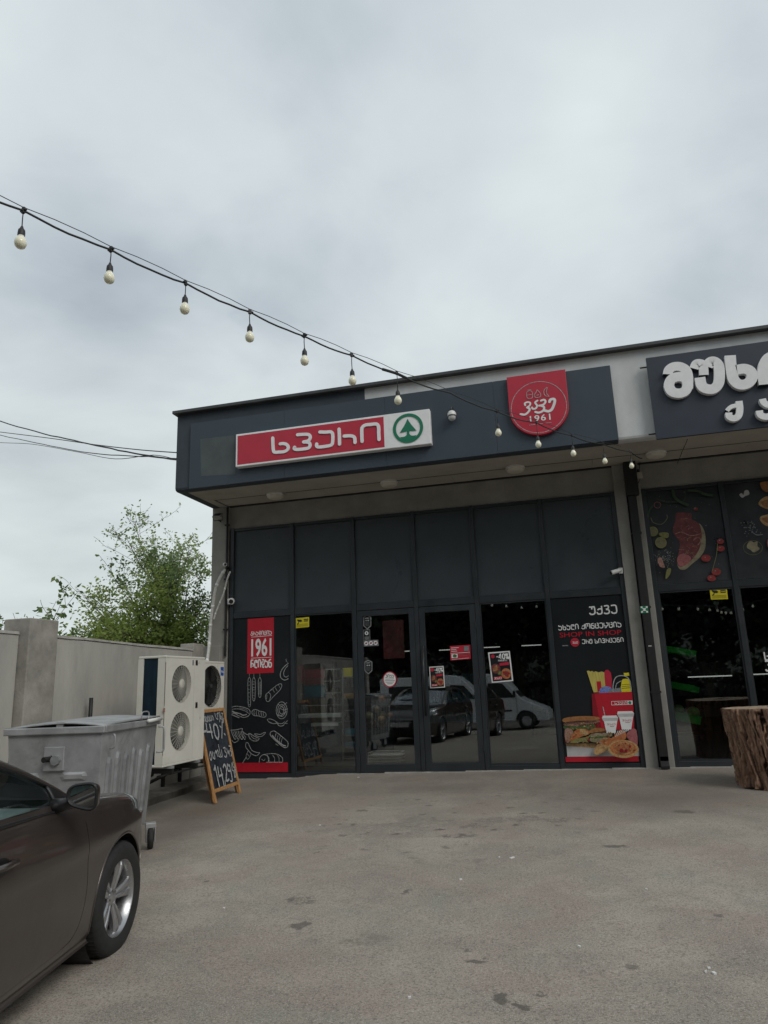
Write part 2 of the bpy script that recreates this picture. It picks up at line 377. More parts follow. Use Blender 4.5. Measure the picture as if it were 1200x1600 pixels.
class Art:
    """flat print: shapes in the plane of a panel; every colour becomes one mesh"""
    def __init__(s, fr, parent, base=.001, step=.0006):
        s.fr = fr; s.parent = parent; s.mb = {}; s.lay = base; s.step = step
    def _m(s, key):
        m = MB(); s.mb.setdefault(key, []).append(m); return m
    def poly(s, key, pts, depth=0., smooth=0):
        if smooth: pts = smooth_pts(pts, smooth, True)
        s.lay += s.step
        if depth: s._m(key).prism(pts, 0, depth + s.lay, s.fr)
        else: s._m(key).add([s.fr(x, z, s.lay) for x, z in pts], [tuple(range(len(pts)))])
    def ell(s, key, cx, cz, rx, rz, n=22, rot=0., depth=0.):
        c, q = math.cos(rot), math.sin(rot)
        s.poly(key, [(cx+rx*math.cos(a)*c-rz*math.sin(a)*q, cz+rx*math.cos(a)*q+rz*math.sin(a)*c) for a in [2*math.pi*i/n for i in range(n)]], depth)
    def stroke(s, key, pts, w, closed=False, depth=0., smooth=5, caps=True):
        if smooth: pts = smooth_pts(pts, smooth, closed)
        P = [Vector((p[0], p[1])) for p in pts]
        P = [p for i, p in enumerate(P) if i == 0 or (p-P[i-1]).length > 1e-6]
        k = len(P); Lf = []; Rt = []
        for i in range(k):
            a = P[(i-1) % k] if (closed or i > 0) else None; c = P[(i+1) % k] if (closed or i < k-1) else None
            d1 = (P[i]-a).normalized() if a is not None else None; d2 = (c-P[i]).normalized() if c is not None else None
            if d1 is None: d1 = d2
            if d2 is None: d2 = d1
            t = (d1+d2)
            t = t.normalized() if t.length > 1e-4 else d1
            nrm = Vector((-t.y, t.x)); kk = max(.5, abs(nrm.dot(Vector((-d1.y, d1.x)))))
            Lf.append(P[i]+nrm*(w/2/kk)); Rt.append(P[i]-nrm*(w/2/kk))
        s.lay += s.step; D = s.lay + depth
        mb = s._m(key); o = len(mb.v); n = len(Lf)
        mb.v += [tuple(s.fr(p.x, p.y, D)) for p in Lf] + [tuple(s.fr(p.x, p.y, D)) for p in Rt]
        rg = range(n if closed else n-1)
        for i in rg: j = (i+1) % n; mb.f.append((o+i, o+j, o+n+j, o+n+i))
        if depth:
            o2 = len(mb.v); mb.v += [tuple(s.fr(p.x, p.y, 0)) for p in Lf] + [tuple(s.fr(p.x, p.y, 0)) for p in Rt]
            for i in rg:
                j = (i+1) % n
                mb.f.append((o+i, o2+i, o2+j, o+j)); mb.f.append((o+n+i, o+n+j, o2+n+j, o2+n+i))
        if caps and not closed:
            for e_, c_, dv in ((0, P[0], (P[0]-P[1])), (n-1, P[-1], (P[-1]-P[-2]))):
                dv = dv.normalized(); nv = Vector((-dv.y, dv.x))
                arc = [c_ + (nv*math.cos(a) + dv*math.sin(a))*(w/2) for a in [math.pi*i/6 for i in range(7)]]
                oo = len(mb.v); mb.v += [tuple(s.fr(p.x, p.y, D)) for p in arc]; mb.f.append(tuple(oo+i for i in range(7)))
                if depth:
                    oo2 = len(mb.v); mb.v += [tuple(s.fr(p.x, p.y, 0)) for p in arc]
                    for i in range(6): mb.f.append((oo+i, oo+i+1, oo2+i+1, oo2+i))
    def text(s, key, body, x0, z0, x1, z1, bold=.0, shear=0., depth=0., skew=0., spacing=1.):
        cu = bpy.data.curves.new('text', 'FONT'); cu.body = body; cu.size = 1; cu.offset = bold; cu.shear = shear; cu.space_character = spacing
        cu.resolution_u = 3; cu.fill_mode = 'FRONT' if not depth else 'FRONT'
        o = bpy.data.objects.new('text', cu); COL.objects.link(o)
        dg = bpy.context.evaluated_depsgraph_get(); dg.update(); me = bpy.data.meshes.new_from_object(o.evaluated_get(dg))
        vs = [v.co.copy() for v in me.vertices]; fs = [tuple(p.vertices) for p in me.polygons]
        bpy.data.objects.remove(o); bpy.data.curves.remove(cu); bpy.data.meshes.remove(me)
        if not vs: return
        a0 = min(v.x for v in vs); a1 = max(v.x for v in vs); b0 = min(v.y for v in vs); b1 = max(v.y for v in vs)
        s.lay += s.step; D = s.lay + depth
        def mp(v, d):
            tx = (v.x-a0)/max(1e-6, a1-a0); tz = (v.y-b0)/max(1e-6, b1-b0)
            return s.fr(x0+(x1-x0)*tx, z0+(z1-z0)*tz + skew*tx, d)
        s._m(key).add([mp(v, D) for v in vs], fs)
    def done(s, names):
        r = []
        for k, lst in s.mb.items():
            nm = names.get(k, 'print')
            if len(lst) <= 14:
                for mb in lst: r.append(build(nm, mb, k, s.parent, recalc=False))
            else:
                mb2 = MB()
                for mb in lst: mb2.add(mb.v, mb.f)
                r.append(build(nm, mb2, k, s.parent, recalc=False, kind='stuff'))
        return r

def fy(Y):      # frame for planes facing -Y at depth Y
    return lambda x, z, d: (x, Y-d, z)
def pxy(pts, Y):  # pixels of the photograph onto a plane y=Y -> (x,z)
    r = []
    for u, v in pts:
        p = on_y(u, v, Y); r.append((p.x, p.z))
    return r

# ================================================================== ground
def gp(u, v): p = on_g(u, v); return p.x, p.y
STAINS = [(*gp(472, 1406), .16, .13, .85), (*gp(465, 1447), .10, .09, .8), (*gp(572, 1468), .22, .16, .35), (*gp(746, 1503), .09, .06, .8),
          (*gp(787, 1562), .07, .06, .85), (*gp(819, 1572), .06, .05, .85), (*gp(844, 1555), .04, .04, .7), (*gp(717, 1306), .20, .10, .8),
          (*gp(960, 1322), .10, .06, .8), (*gp(634, 1394), .05, .05, .8), (*gp(1124, 1430), .06, .05, .7), (*gp(1068, 1268), .12, .09, .8),
          (*gp(990, 1512), .05, .05, .6), (*gp(668, 1285), .35, .3, .35), (*gp(600, 1298), .5, .35, .3),
          (*gp(772, 1281), .22, .16, .5), (*gp(826, 1279), .2, .16, .55), (*gp(868, 1281), .14, .12, .6), (*gp(742, 1290), .16, .13, .55)]
DAMP_SHADE = [(-1.3, -1.6, 7.0, 2.6, .30), (-1.5, -.35, 6.5, 1.3, .5), (-4.9, -2.6, 1.2, 3.2, .6), (*gp(1030, 1245), 1.9, 1.5, .75), (*gp(700, 1232), 3.2, .6, .35), (*gp(260, 1300), 1.1, 2.0, .55)]  # real damp patches, plus canopy shade painted along the facade
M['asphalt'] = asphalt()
ys = [-400, -150, -80, -50, -35, -25, -21, -19, -17.5, -16, -14.5, -13, -12.5, -12, -11.5] + [-11+i for i in range(12)] + [.5, 3, 8, 20, 60, 150, 400]
xs = sorted([-400, -150, -60, -30, -20, -14, -4.25, -4.5, -4.75] + [-12+2*i for i in range(13)]) + [14, 20, 40, 90, 200, 400]
g = MB(); g.grid([[(x, y, gz(x, y)) for x in xs] for y in ys])
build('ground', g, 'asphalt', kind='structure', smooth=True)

# litter: tiny scraps lying on the asphalt
lit = MB()
for (u, v, sx, sy) in [(800, 1341, .05, .015), (720, 1375, .02, .015), (1116, 1522, .022, .016), (1108, 1514, .014, .012), (1103, 1520, .012, .010), (780, 1340, .015, .01), (560, 1215, .03, .02), (1160, 1220, .02, .02),
                       (500, 1290, .02, .012), (905, 1480, .015, .012), (350, 1420, .012, .012), (640, 1560, .014, .012), (1010, 1390, .016, .01)]:
    p = on_g(u, v); a = random.uniform(0, 3)
    lit.box(-sx/2, sx/2, -sy/2, sy/2, 0, .008, Matrix.Translation((p.x, p.y, gz(p.x, p.y)+.001)) @ Matrix.Rotation(a, 4, 'Z'))
lit_o = build('litter', lit, 'white', kind='stuff'); lit_o['label'] = 'small pale scraps scattered over the asphalt'; lit_o['category'] = 'litter'

# ================================================================== shop building
XL, XR = -6.324, 6.5
mX = [-5.917, -4.751, -3.616, -2.539, -1.522, -.388, .769]
nX = [1.235, 2.37, 3.52, 4.67, 5.82]
ZT, ZP, ZR = 4.24, 4.665, 6.03
YF = -1.33
B = thing('shop_building', 'long single storey shop building with dark glazed front and navy signboard band', 'building')
box('side_wall', XL, XL+.2, .26, 12.8, -.4, 5.6, 'concrete', B)
box('side_wall', XR, XR+.2, -.02, 12.8, -.4, 5.6, 'concrete', B)
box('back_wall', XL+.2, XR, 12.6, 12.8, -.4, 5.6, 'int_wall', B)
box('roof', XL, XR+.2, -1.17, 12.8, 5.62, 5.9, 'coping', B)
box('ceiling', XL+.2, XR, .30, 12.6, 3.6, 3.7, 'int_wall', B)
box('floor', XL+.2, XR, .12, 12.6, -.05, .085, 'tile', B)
xb = on_y(570, 622, YF).x
# fascia: painted left part, pale render to the right
f_ = MB().box(XL, xb, YF, YF+.15, ZP+.06, ZR); build('fascia_painted', f_, 'navy_dark', B)
box('fascia_wall', xb, XR+.2, YF+.002, YF+.15, ZP+.06, ZR, 'render_light', B)
# rounded lower lip of the fascia and cheek on the left
lip = MB(); lp = [(YF, ZP+.06), (YF, ZP+.05), (YF+.012, ZP+.02), (YF+.05, ZP), (YF+.15, ZP), (YF+.15, ZP+.06)]
lip.prism(lp, XL, .852, lambda a, b, d: (d, a, b)); build('fascia_lip', lip, 'navy_dark', B)
lip = MB(); lip.prism(lp, .852, XR+.2, lambda a, b, d: (d, a+.002, b)); build('fascia_lip', lip, 'render_light', B)
box('cheek_wall', XL, XL+.15, YF+.15, .03, ZP, ZR-.02, 'navy_dark', B)
box('coping_strip', XL-.05, XR+.3, YF-.10, YF+.25, ZR, ZR+.055, 'coping', B, bevel=.006)
# navy composite panels
pts = [XL+.285, -4.32, -2.6, -.88, .852]
for a, b in zip(pts[:-1], pts[1:]):
    box('fascia_panel', a+(.0015 if a != pts[0] else 0), b-.0015, YF-.045, YF-.001, ZP+.005, 5.828, 'navy_panel', B, bevel=.002)
gq = pxy([(313, 686), (366, 680), (368, 741), (314, 744)], YF-.045)
mgh = MB(); mgh.add([(x, YF-.0465, z) for x, z in gq], [(0, 1, 2, 3)]); build('faded_patch', mgh, 'ghost', B)
# soffit boards; black strips stand in for shade in the joints, black sheet above
box('soffit_black_sheet', XL+.15, XR, YF+.15, .05, ZP+.07, ZP+.10, 'black', B)
box('soffit_board', XL+.15, XR, YF+.152, -.545, ZP+.002, ZP+.03, 'soffit', B)
box('soffit_board', XL+.15, XL+.30, -.541, -.03, ZP+.002, ZP+.03, 'soffit', B)
sx_ = [XL+.33, -4.0, -1.75, .5, 2.75, 4.6, XR]
for a, b in zip(sx_[:-1], sx_[1:]):
    box('soffit_board', a+.002, b-.002, -.505, -.045, ZP+.004, ZP+.03, 'soffit', B)
box('gap_shade_strip', XL+.31, XR, -.5405, -.5055, ZP+.005, ZP+.02, 'black', B)
box('gap_shade_strip', XL+.31, XR, -.0445, .019, ZP-.012, ZP+.02, 'black', B)
box('gap_shade_strip', XL+.302, XL+.329, -.505, -.045, ZP+.005, ZP+.02, 'black', B)
# lintel and pillars
box('lintel', XL+.33, XR, .02, .26, ZT+.002, ZP+.05, 'concrete', B)
PL = [(XL, XL+.335, -.03), (.80, .975, -.055), (1.075, 1.2, -.055), (5.86, XR, -.03)]
for a, b, y in PL:
    box('pillar', a, b, y, .27, -.3, ZP+.001, 'concrete', B, bevel=.008)
box('pillar_joint', .975, 1.075, .0, .27, -.3, ZP+.001, 'black', B)
box('pillar_base', XL-.06, XL+.26, -.14, -.032, -.3, 2.13, 'concrete', B, bevel=.01)
# threshold of pale cement
thr = MB()
xx = XL+.33; 
while xx < XR-.1:
    w = random.uniform(.3, .9); x1 = min(XR, xx+w)
    thr.box(xx, x1, -.055-random.uniform(0, .035), .1, -.2, gz(xx, 0)+random.uniform(.006, .018)); xx = x1
build('threshold', thr, 'cap_white', B)

# glazing
TS = 1.
FY0, FY1 = -.012, .07
def frame(name, x0, x1, z0, z1, y0=FY0, y1=FY1): return box(name, x0, x1, y0, y1, z0, z1, 'frame', B, bevel=.004)
def pane(x0, x1, z0, z1, y, parent, name='pane', tilt=0., mk='glass'):
    q_ = MB(); c_, h_ = (x0+x1)/2, (x1-x0)/2; dy_ = tilt*h_
    for yy in (y, y+.006): q_.v += [(x0, yy-dy_, z0), (x1, yy+dy_, z0), (x1, yy+dy_, z1), (x0, yy-dy_, z1)]
    q_.f = [(0, 1, 2, 3), (7, 6, 5, 4), (0, 4, 5, 1), (1, 5, 6, 2), (2, 6, 7, 3), (3, 7, 4, 0)]
    return build(name, q_, mk, parent)
def glazing(X, kinds, xtra=True):
    hw = .034
    for i, x in enumerate(X):
        frame('mullion', x-hw, x+hw, gz(x, 0)+.0, ZT, FY0-.012, FY1)
    for i in range(len(X)-1):
        a, b = X[i]+hw+.001, X[i+1]-hw-.001; zb = gz(a, 0)
        frame('transom', a, b, ZT-.05, ZT-.002); frame('transom', a, b, 2.60, 2.70)
        box('upper_panel', a, b, .022, .05, 2.701, ZT-.051, 'spandrel', B)
        frame('glazing_bead', a, b, 2.701, 2.722, .004, .021)
        k = kinds[i]
        if k != 'door': frame('sill_rail', a, b, zb, zb+.085)
        if k == 'panel':
            box('lower_panel', a, b, .012, .05, zb+.086, 2.599, 'print_black', B)
        elif k == 'window':
            w = box('window_frame', a, a+.02, .0, .04, zb+.086, 2.599, 'frame', B)
            w.data = w.data.copy()
            mb = MB(); mb.box(a, a+.022, .0, .04, zb+.086, 2.599); mb.box(b-.022, b, .0, .04, zb+.086, 2.599); mb.box(a+.022, b-.022, .0, .04, 2.577, 2.599); mb.box(a+.022, b-.022, .0, .04, zb+.086, zb+.108)
            bpy.data.objects.remove(w)
            w = build('window_frame', mb, 'frame', B)
            pane(a+.023, b-.023, zb+.109, 2.576, .023, w, tilt=TS*.022 if X is mX and i == 1 else 0., mk='glass_left' if X is mX and i == 1 else 'glass')
        elif k == 'door':
            hs = 1 if i % 2 == 0 else -1      # side of the meeting stile
            mb = MB(); s = .10; t0 = zb+.008
            mb.box(a+.004, a+s, -.016, .045, t0, 2.59); mb.box(b-s, b-.004, -.016, .045, t0, 2.59)
            mb.box(a+s, b-s, -.016, .045, 2.50, 2.59); mb.box(a+s, b-s, -.016, .045, t0, t0+.13)
            d = build('door', mb, 'frame', B, bevel=.004)
            pane(a+s+.001, b-s-.001, t0+.131, 2.499, .029, d, tilt=TS*.044)
            yield_x = a+.055 if i != 2 else b-.055
            h = MB(); h.tube([(yield_x, -.075, .85), (yield_x, -.075, 1.95)], .016, 10)
            for z in (.95, 1.85): h.tube([(yield_x, -.075, z), (yield_x, -.012, z)], .010, 8)
            if i == 3: build('handle', h, 'black', d, smooth=True)
            hg = MB()
            for z in (.35, 1.35, 2.25): hg = MB(); hg.tube([((b-.004 if i != 2 else a+.004), -.022, z-.05), ((b-.004 if i != 2 else a+.004), -.022, z+.05)], .011, 8); build('hinge', hg, 'frame', d)
glz = list(glazing(mX, ['panel', 'window', 'door', 'door', 'window', 'panel']) or [])
glazing_gen = list(glazing(nX, ['window', 'window', 'window', 'window']) or [])
# light strips inside the shop, seen ones and added fill ones
def tube_light(x0, x1, y, z, label, name='lit_strip'):
    o = build(name, MB().box(x0, x1, y-.012, y+.012, z-.011, z+.011), 'tube_on'); tag(o, label, 'light', 'lit light strips inside the shop')
    return o

# added area lights with unseen strips, front-lighting the goods and crates
for (x, y, w, lab) in ((-4.3, .42, 2.0, 'added unseen light strip above the left window display'), (-2.6, .55, 1.6, 'added unseen light strip above the doors'), (1.8, .22, 1.0, 'added unseen light strip above the produce crates')):
    t = tube_light(x-w/2, x+w/2, y, 3.0, lab)
    ld = bpy.data.lights.new('goods_fill', 'AREA'); ld.shape = 'RECTANGLE'; ld.size = w; ld.size_y = .06; ld.energy = 7 if x < 1 else 4; ld.color = (1, .97, .92)
    lo = bpy.data.objects.new('goods_fill', ld); COL.objects.link(lo); lo.location = (x, y, 2.97)
GF = {'-': [[(0,.45),(.35,.45)]], '4': [[(.45,0),(.45,1),(0,.3),(.62,.3)]], '0': [[(.3,1),(.05,.8),(.05,.2),(.3,0),(.58,.2),(.58,.8),(.3,1)]], '%': [[(.0,.95),(.22,.95),(.22,.68),(.0,.68),(.0,.95)],[(.55,1),(.12,0)],[(.45,.3),(.68,.3),(.68,.02),(.45,.02),(.45,.3)]], 'უ': [[(0,.95),(.3,.9),(.62,.95),(.68,.6),(.68,.2),(.5,0),(.15,0),(0,.2)],[(.32,.9),(.32,.62)]], 'კ': [[(.62,1),(.62,.2),(.45,0),(.1,0),(0,.25)],[(.08,.5),(.3,.62),(.62,.62)]],
 'ვ': [[(.05,.95),(.45,1),(.6,.85),(.5,.6),(.25,.54)],[(.25,.50),(.55,.46),(.65,.25),(.5,0),(.1,0),(0,.12)]], 'ე': [[(0,.95),(.4,1),(.62,.85),(.65,.25),(.5,0),(.1,0),(0,.2)]],
 'ა': [[(.08,1),(.08,.75),(.4,.75),(.6,.6),(.62,.2),(.45,0),(.1,0),(0,.2)]], 'ხ': [[(.05,1),(.05,.2),(.2,0),(.5,0),(.62,.2),(.62,.4),(.5,.58),(.12,.58)]],
 'ლ': [[(.6,0),(.2,0),(.03,.2),(.03,.75),(.2,.95),(.38,.9),(.38,.6)],[(.42,.95),(.6,.9),(.62,.6)]], 'ი': [[(.03,0),(.03,.7),(.15,1),(.45,1),(.6,.7),(.6,0)]],
 'ო': [[(0,0),(0,.8),(.1,1),(.35,1),(.4,.8),(.4,.4)],[(.44,.9),(.5,1),(.75,1),(.82,.8),(.82,0)]], 'ნ': [[(.55,1),(.1,.9),(0,.6),(0,.2),(.15,0),(.5,0),(.62,.2),(.6,.45),(.45,.58),(.12,.56)]],
 'ც': [[(0,1),(0,.2),(.15,0),(.5,0),(.62,.2),(.62,.55),(.3,.58)],[(.62,.66),(.62,.95),(.35,1)]], 'ფ': [[(0,1),(0,.5),(.15,.35),(.65,.35),(.8,.5),(.8,.8),(.65,1),(.48,.9)],[(.4,.3),(.4,0),(.1,0)]],
 'რ': [[(.05,1),(.05,0)],[(.14,.55),(.45,.58),(.6,.45),(.6,0)]], 'თ': [[(0,1),(0,.2),(.15,0),(.5,0),(.62,.2),(.62,.8),(.5,1),(.3,1),(.3,.6)]],
 'ს': [[(.05,1),(.05,.15),(.15,0),(.5,0),(.62,.2),(.5,.45),(.25,.45)]], 'შ': [[(0,.5),(0,.15),(.15,0),(.5,0),(.62,.2),(.62,.45),(.45,.58),(.1,.6),(.1,.95),(.6,1)]],
 'ტ': [[(0,.4),(0,.15),(.15,0),(.45,0),(.6,.2),(.6,.4),(.45,.52),(.1,.52)],[(.2,.58),(.3,1),(.55,.85)]], 'დ': [[(.1,1),(.45,1),(.6,.8),(.6,.45),(.45,.35),(.1,.35),(0,.5),(.1,.7),(.3,.7)],[(.3,.28),(.3,0),(.6,0)]],
 'წ': [[(.55,1),(.2,1),(0,.9),(0,0)],[(.1,.5),(.45,.55),(.6,.35),(.4,.12)]], 'ღ': [[(.05,1),(.5,1),(.6,.8),(.4,.6),(.6,.45),(.6,.15),(.4,0),(.1,0),(0,.15)]],
 'პ': [[(.05,.95),(.45,1),(.6,.8),(.4,.58),(.62,.45),(.62,.2),(.45,0),(0,.05)]], 'ყ': [[(.1,1),(.6,.8),(.6,.2),(.3,0),(0,.2)]]}
def gtext(A, key, body, x0, z0, x1, z1, w=.17):
    wid = [(max(x for st in GF[c] for x, z in st)+.26 if c in GF else .45) for c in body]; tot = sum(wid)-.26; sx = (x1-x0)/tot; h = z1-z0; x = 0
    mb = MB()
    for c, wd in zip(body, wid):
        for st in GF.get(c, []):
            B2 = Art(A.fr, None); A.lay += A.step*.25; B2.lay = A.lay; B2.step = 0
            B2.stroke('k', [(x0+(x+px_)*sx, z0+pz_*h) for px_, pz_ in st], w*h, smooth=2, caps=False); q_ = B2.mb['k'][0]; mb.add(q_.v, q_.f)
        x += wd
    A.mb.setdefault(key, []).append(mb)
def mt(s): return ''.join(chr(ord(c)-0x10D0+0x1C90) if 0x10D0 <= ord(c) <= 0x10F0 else c for c in s)
def span_px(u0, u1, v, Y): a = on_y(u0, v, Y); b = on_y(u1, v, Y); return a.x, b.x, a.z
for (u0, u1, v, Y, lab) in [(753, 781, 1012, 8, 'short lit strip behind the window right of the doors, left one'), (815, 846, 1009, 8, 'short lit strip behind the window right of the doors, right one'),
                            (686, 704, 1016, 8, 'faint lit strip seen through the glass of the right door'), (625, 640, 1018, 8, 'faint lit strip seen through the glass of the left door'),
                            (1075, 1144, 1058, 5, 'long lit strip behind the shop window beside the log'), (1170, 1240, 1054, 5, 'long lit strip at the right edge above the log')]:
    a, b, z = span_px(u0, u1, v, Y); tube_light(a, b, Y, z, lab)

# ------------------------------------------------------------------ signs on the fascia
# long red and white sign box
YS = YF-.045
s1 = thing('shop_sign', 'long red and white sign with rounded white letters and a green tree in a ring', 'sign', (0, 0, 0))
TL, BL, TR, BR = pxy([(367.5, 679), (369, 730), (671, 638.5), (673.5, 692.5)], YS-.12)
x0, x1 = (TL[0]+BL[0])/2, (TR[0]+BR[0])/2; z0, z1 = (BL[1]+BR[1])/2, (TL[1]+TR[1])/2
box('sign_box', x0, x1, YS-.12, YS-.002, z0, z1, 'sign_white', s1, bevel=.008)
fr = fy(YS-.12); A = Art(fr, s1)
xr = pxy([(600, 673)], YS-.12)[0][0]; m_ = .032
A.poly('sign_red', [(x0+m_, z0+m_), (xr, z0+m_), (xr, z1-m_), (x0+m_, z1-m_)])
def crop(x, y, k, X0, Y0, Y): return pxy([(X0+x/k, Y0+y/k)], Y)[0]
def C1(l): return [crop(x, y, 4, 380, 640, YS-.125) for x, y in l]
W_ = .052
A.step = .0008
A.stroke('sign_white', C1([(185, 178), (188, 245), (196, 266), (225, 266), (262, 262), (282, 244), (276, 222), (255, 213), (232, 215)]), W_, depth=.012, smooth=3)
A.stroke('sign_white', C1([(340, 158), (385, 155), (412, 158), (420, 175), (408, 195), (378, 203)]), W_, depth=.012, smooth=3)
A.stroke('sign_white', C1([(380, 204), (410, 206), (419, 222), (410, 240), (380, 247), (335, 250), (320, 244), (322, 236)]), W_, depth=.012, smooth=3)
A.stroke('sign_white', C1([(480, 141), (520, 142), (548, 140), (560, 155), (560, 200), (552, 222), (520, 230), (475, 235), (460, 228), (460, 216)]), W_, depth=.012, smooth=3)
A.stroke('sign_white', C1([(600, 123), (602, 170), (603, 217)]), W_, depth=.012, smooth=3)
A.stroke('sign_white', C1([(632, 167), (672, 165), (694, 172), (699, 188), (700, 207)]), W_, depth=.012, smooth=3)
A.stroke('sign_white', C1([(744, 200), (742, 150), (744, 115), (765, 98), (800, 94), (835, 92), (847, 110), (848, 150), (850, 188)]), W_, depth=.012, smooth=3)
cc = C1([(1030, 116)])[0]; ccr = (z1-z0)*.415
ring = [(cc[0]+ccr*.92*math.cos(a), cc[1]+ccr*.92*math.sin(a)) for a in [2*math.pi*i/48 for i in range(48)]]
A.stroke('green', ring, .048, closed=True, smooth=0)
k_ = ccr*.92
def T(l): return [(cc[0]+x*k_, cc[1]+z*k_) for x, z in l]
A.poly('green', T([(0, .72), (-.10, .5), (-.26, .22), (-.42, .0), (-.62, -.28), (-.10, -.22), (.10, -.22), (.62, -.28), (.42, .0), (.26, .22), (.10, .5)]))
A.poly('green', T([(-.085, -.22), (.085, -.22), (.085, -.42), (.13, -.52), (.25, -.60), (.40, -.62), (.62, -.60), (.50, -.74), (.30, -.88), (.0, -.95), (-.30, -.88), (-.50, -.74), (-.62, -.60), (-.40, -.62), (-.25, -.60), (-.13, -.52), (-.085, -.42)]))
A.done({'sign_red': 'red_face', 'sign_white': 'letter', 'green': 'tree_logo'})

# red shield badge
s2 = thing('badge_sign', 'red shield sign with rounded bottom, thin white ring and 1961', 'sign')
TL, TR = pxy([(791.5, 589.5), (883, 577)], YS-.07)
bx0, bx1 = TL[0], TR[0]; zt = (TL[1]+TR[1])/2; zb = pxy([(841, 679.5)], YS-.07)[0][1]; bw = (bx1-bx0)/2; bcx = (bx0+bx1)/2
outl = [(bx0, zt), (bx0, zb+bw*.98)] + [(bcx-bw*math.cos(a), zb+bw*.98-bw*.98*math.sin(a)) for a in [math.pi*i/24 for i in range(1, 24)]] + [(bx1, zb+bw*.98), (bx1, zt)]
build('sign_plate', MB().prism(outl, 0, .068, fy(YS-.002)), 'sign_red', s2, bevel=.004)
A = Art(fy(YS-.071), s2)
zc = zb+bw*1.0; rr_ = bw*.93
A.stroke('chalk', [(bcx+rr_*math.cos(a), zc+rr_*math.sin(a)) for a in [2*math.pi*i/48 for i in range(48)]], .009, closed=True, smooth=0)
def Q(l): return [(bcx+x*bw, zc+z*bw) for x, z in l]
C3 = lambda l: [crop(x, y, 10, 780, 570, YS-.071) for x, y in l]
for l_, w_s in (([(408, 632), (400, 604), (440, 584), (484, 595), (476, 636), (432, 668)], .026), ([(440, 668), (476, 692), (452, 742), (400, 778), (335, 772)], .032), ([(598, 560), (562, 592), (592, 640), (570, 682), (524, 688), (514, 668)], .028),
                ([(652, 562), (700, 548), (724, 578), (690, 624), (624, 640)], .030), ([(650, 640), (700, 662), (688, 716), (624, 748), (566, 738)], .032), ([(786, 580), (800, 548), (848, 536), (870, 562), (850, 640), (818, 702), (768, 728), (712, 716)], .040)):
    A.stroke('white', C3(l_), w_s, smooth=4)
A.text('white', '1961', bcx-.33*bw, zc-.52*bw, bcx+.36*bw, zc-.29*bw, bold=.015, spacing=1.15)
for dx_ in (-.27, .0, .28): A.stroke('chalk', Q([(dx_-.09, -.62), (dx_+.09, -.62)]), .007, smooth=0)
A.stroke('chalk', Q([(-.30, .62), (-.36, .56), (-.36, .40), (-.30, .34), (-.22, .34), (-.17, .40), (-.17, .56), (-.22, .62)]), .009, closed=True)
A.stroke('chalk', Q([(-.32, .66), (-.21, .66)]), .009, smooth=0); A.stroke('chalk', Q([(-.34, .48), (-.19, .48)]), .007, smooth=0)
A.stroke('chalk', Q([(.0, .62), (-.04, .54), (-.10, .46), (-.08, .36), (.02, .34), (.10, .38), (.10, .48), (.05, .56)]), .009, closed=True)
A.stroke('chalk', Q([(-.03, .42), (.05, .44)]), .008, smooth=0)
A.stroke('chalk', Q([(.34, .66), (.24, .58), (.22, .46), (.27, .36), (.38, .33), (.32, .42), (.31, .52)]), .009, closed=True)
A.done({'chalk': 'ring_and_icons', 'white': 'lettering'})

# big navy sign with chunky channel letters
s3 = thing('butcher_sign', 'dark navy signboard with chunky white raised letters at the right edge', 'sign')
q = pxy([(1009, 560), (1026, 686), (1200, 532), (1200, 667)], YF-.14)
sx0 = (q[0][0]+q[1][0])/2; sz1 = (q[0][1]+q[2][1])/2; sz0 = (q[1][1]+q[3][1])/2
box('sign_board', sx0, 6.3, YF-.14, YF-.10, sz0, sz1, 'sign2', s3, bevel=.004)
for z in (sz1-.12, sz0+.10):
    br = MB(); br.tube([(sx0-.09, YF-.085, z), (sx0+2.0, YF-.085, z)], .012, 8); build('mounting_rail', br, 'black_steel', s3)
br = MB()
for x in (sx0+.3, sx0+1.6, sx0+3.2, sx0+4.6):
    for z in (sz1-.12, sz0+.10): br.box(x-.02, x+.02, YF-.10, YF-.002, z-.02, z+.02)
build('bracket', br, 'black_steel', s3)
A = Art(fy(YF-.142), s3, step=.0009)
def C2(l): return [crop(x, y, 6, 1000, 510, YF-.21) for x, y in l]
WB = .142
def RL(l, w, **kw): A.stroke('sign_white', C2(l), w, depth=.065, smooth=5, caps=False, **kw)
RL([(262, 448), (270, 408), (310, 378), (370, 374), (425, 402), (450, 460), (452, 550), (450, 580)], WB*.92)
RL([(362, 470), (298, 492), (272, 548), (298, 606), (362, 626), (424, 604), (448, 545), (424, 486)], WB*.97, closed=True)
RL([(505, 395), (525, 352), (560, 345), (592, 365), (600, 455)], WB*.86)
RL([(632, 378), (655, 335), (695, 328), (735, 365), (746, 450), (735, 535), (690, 584), (625, 584), (578, 552), (562, 478)], WB*.98)
RL([(846, 272), (856, 400), (880, 500), (940, 545), (1010, 532), (1052, 478), (1035, 420), (975, 396), (905, 408)], WB)
RL([(1168, 545), (1155, 430), (1170, 345), (1215, 290), (1290, 290), (1330, 350), (1340, 450)], WB)
RL([(928, 700), (936, 780), (922, 840), (880, 862), (838, 845), (832, 808)], WB*.62)
RL([(815, 792), (838, 765), (870, 748), (905, 742)], WB*.40)
RL([(1148, 680), (1160, 712), (1195, 735), (1240, 738)], WB*.6)
RL([(1118, 790), (1130, 830), (1180, 848), (1232, 830), (1250, 780), (1245, 735)], WB*.62)
A.done({'sign_white': 'raised_letter'})

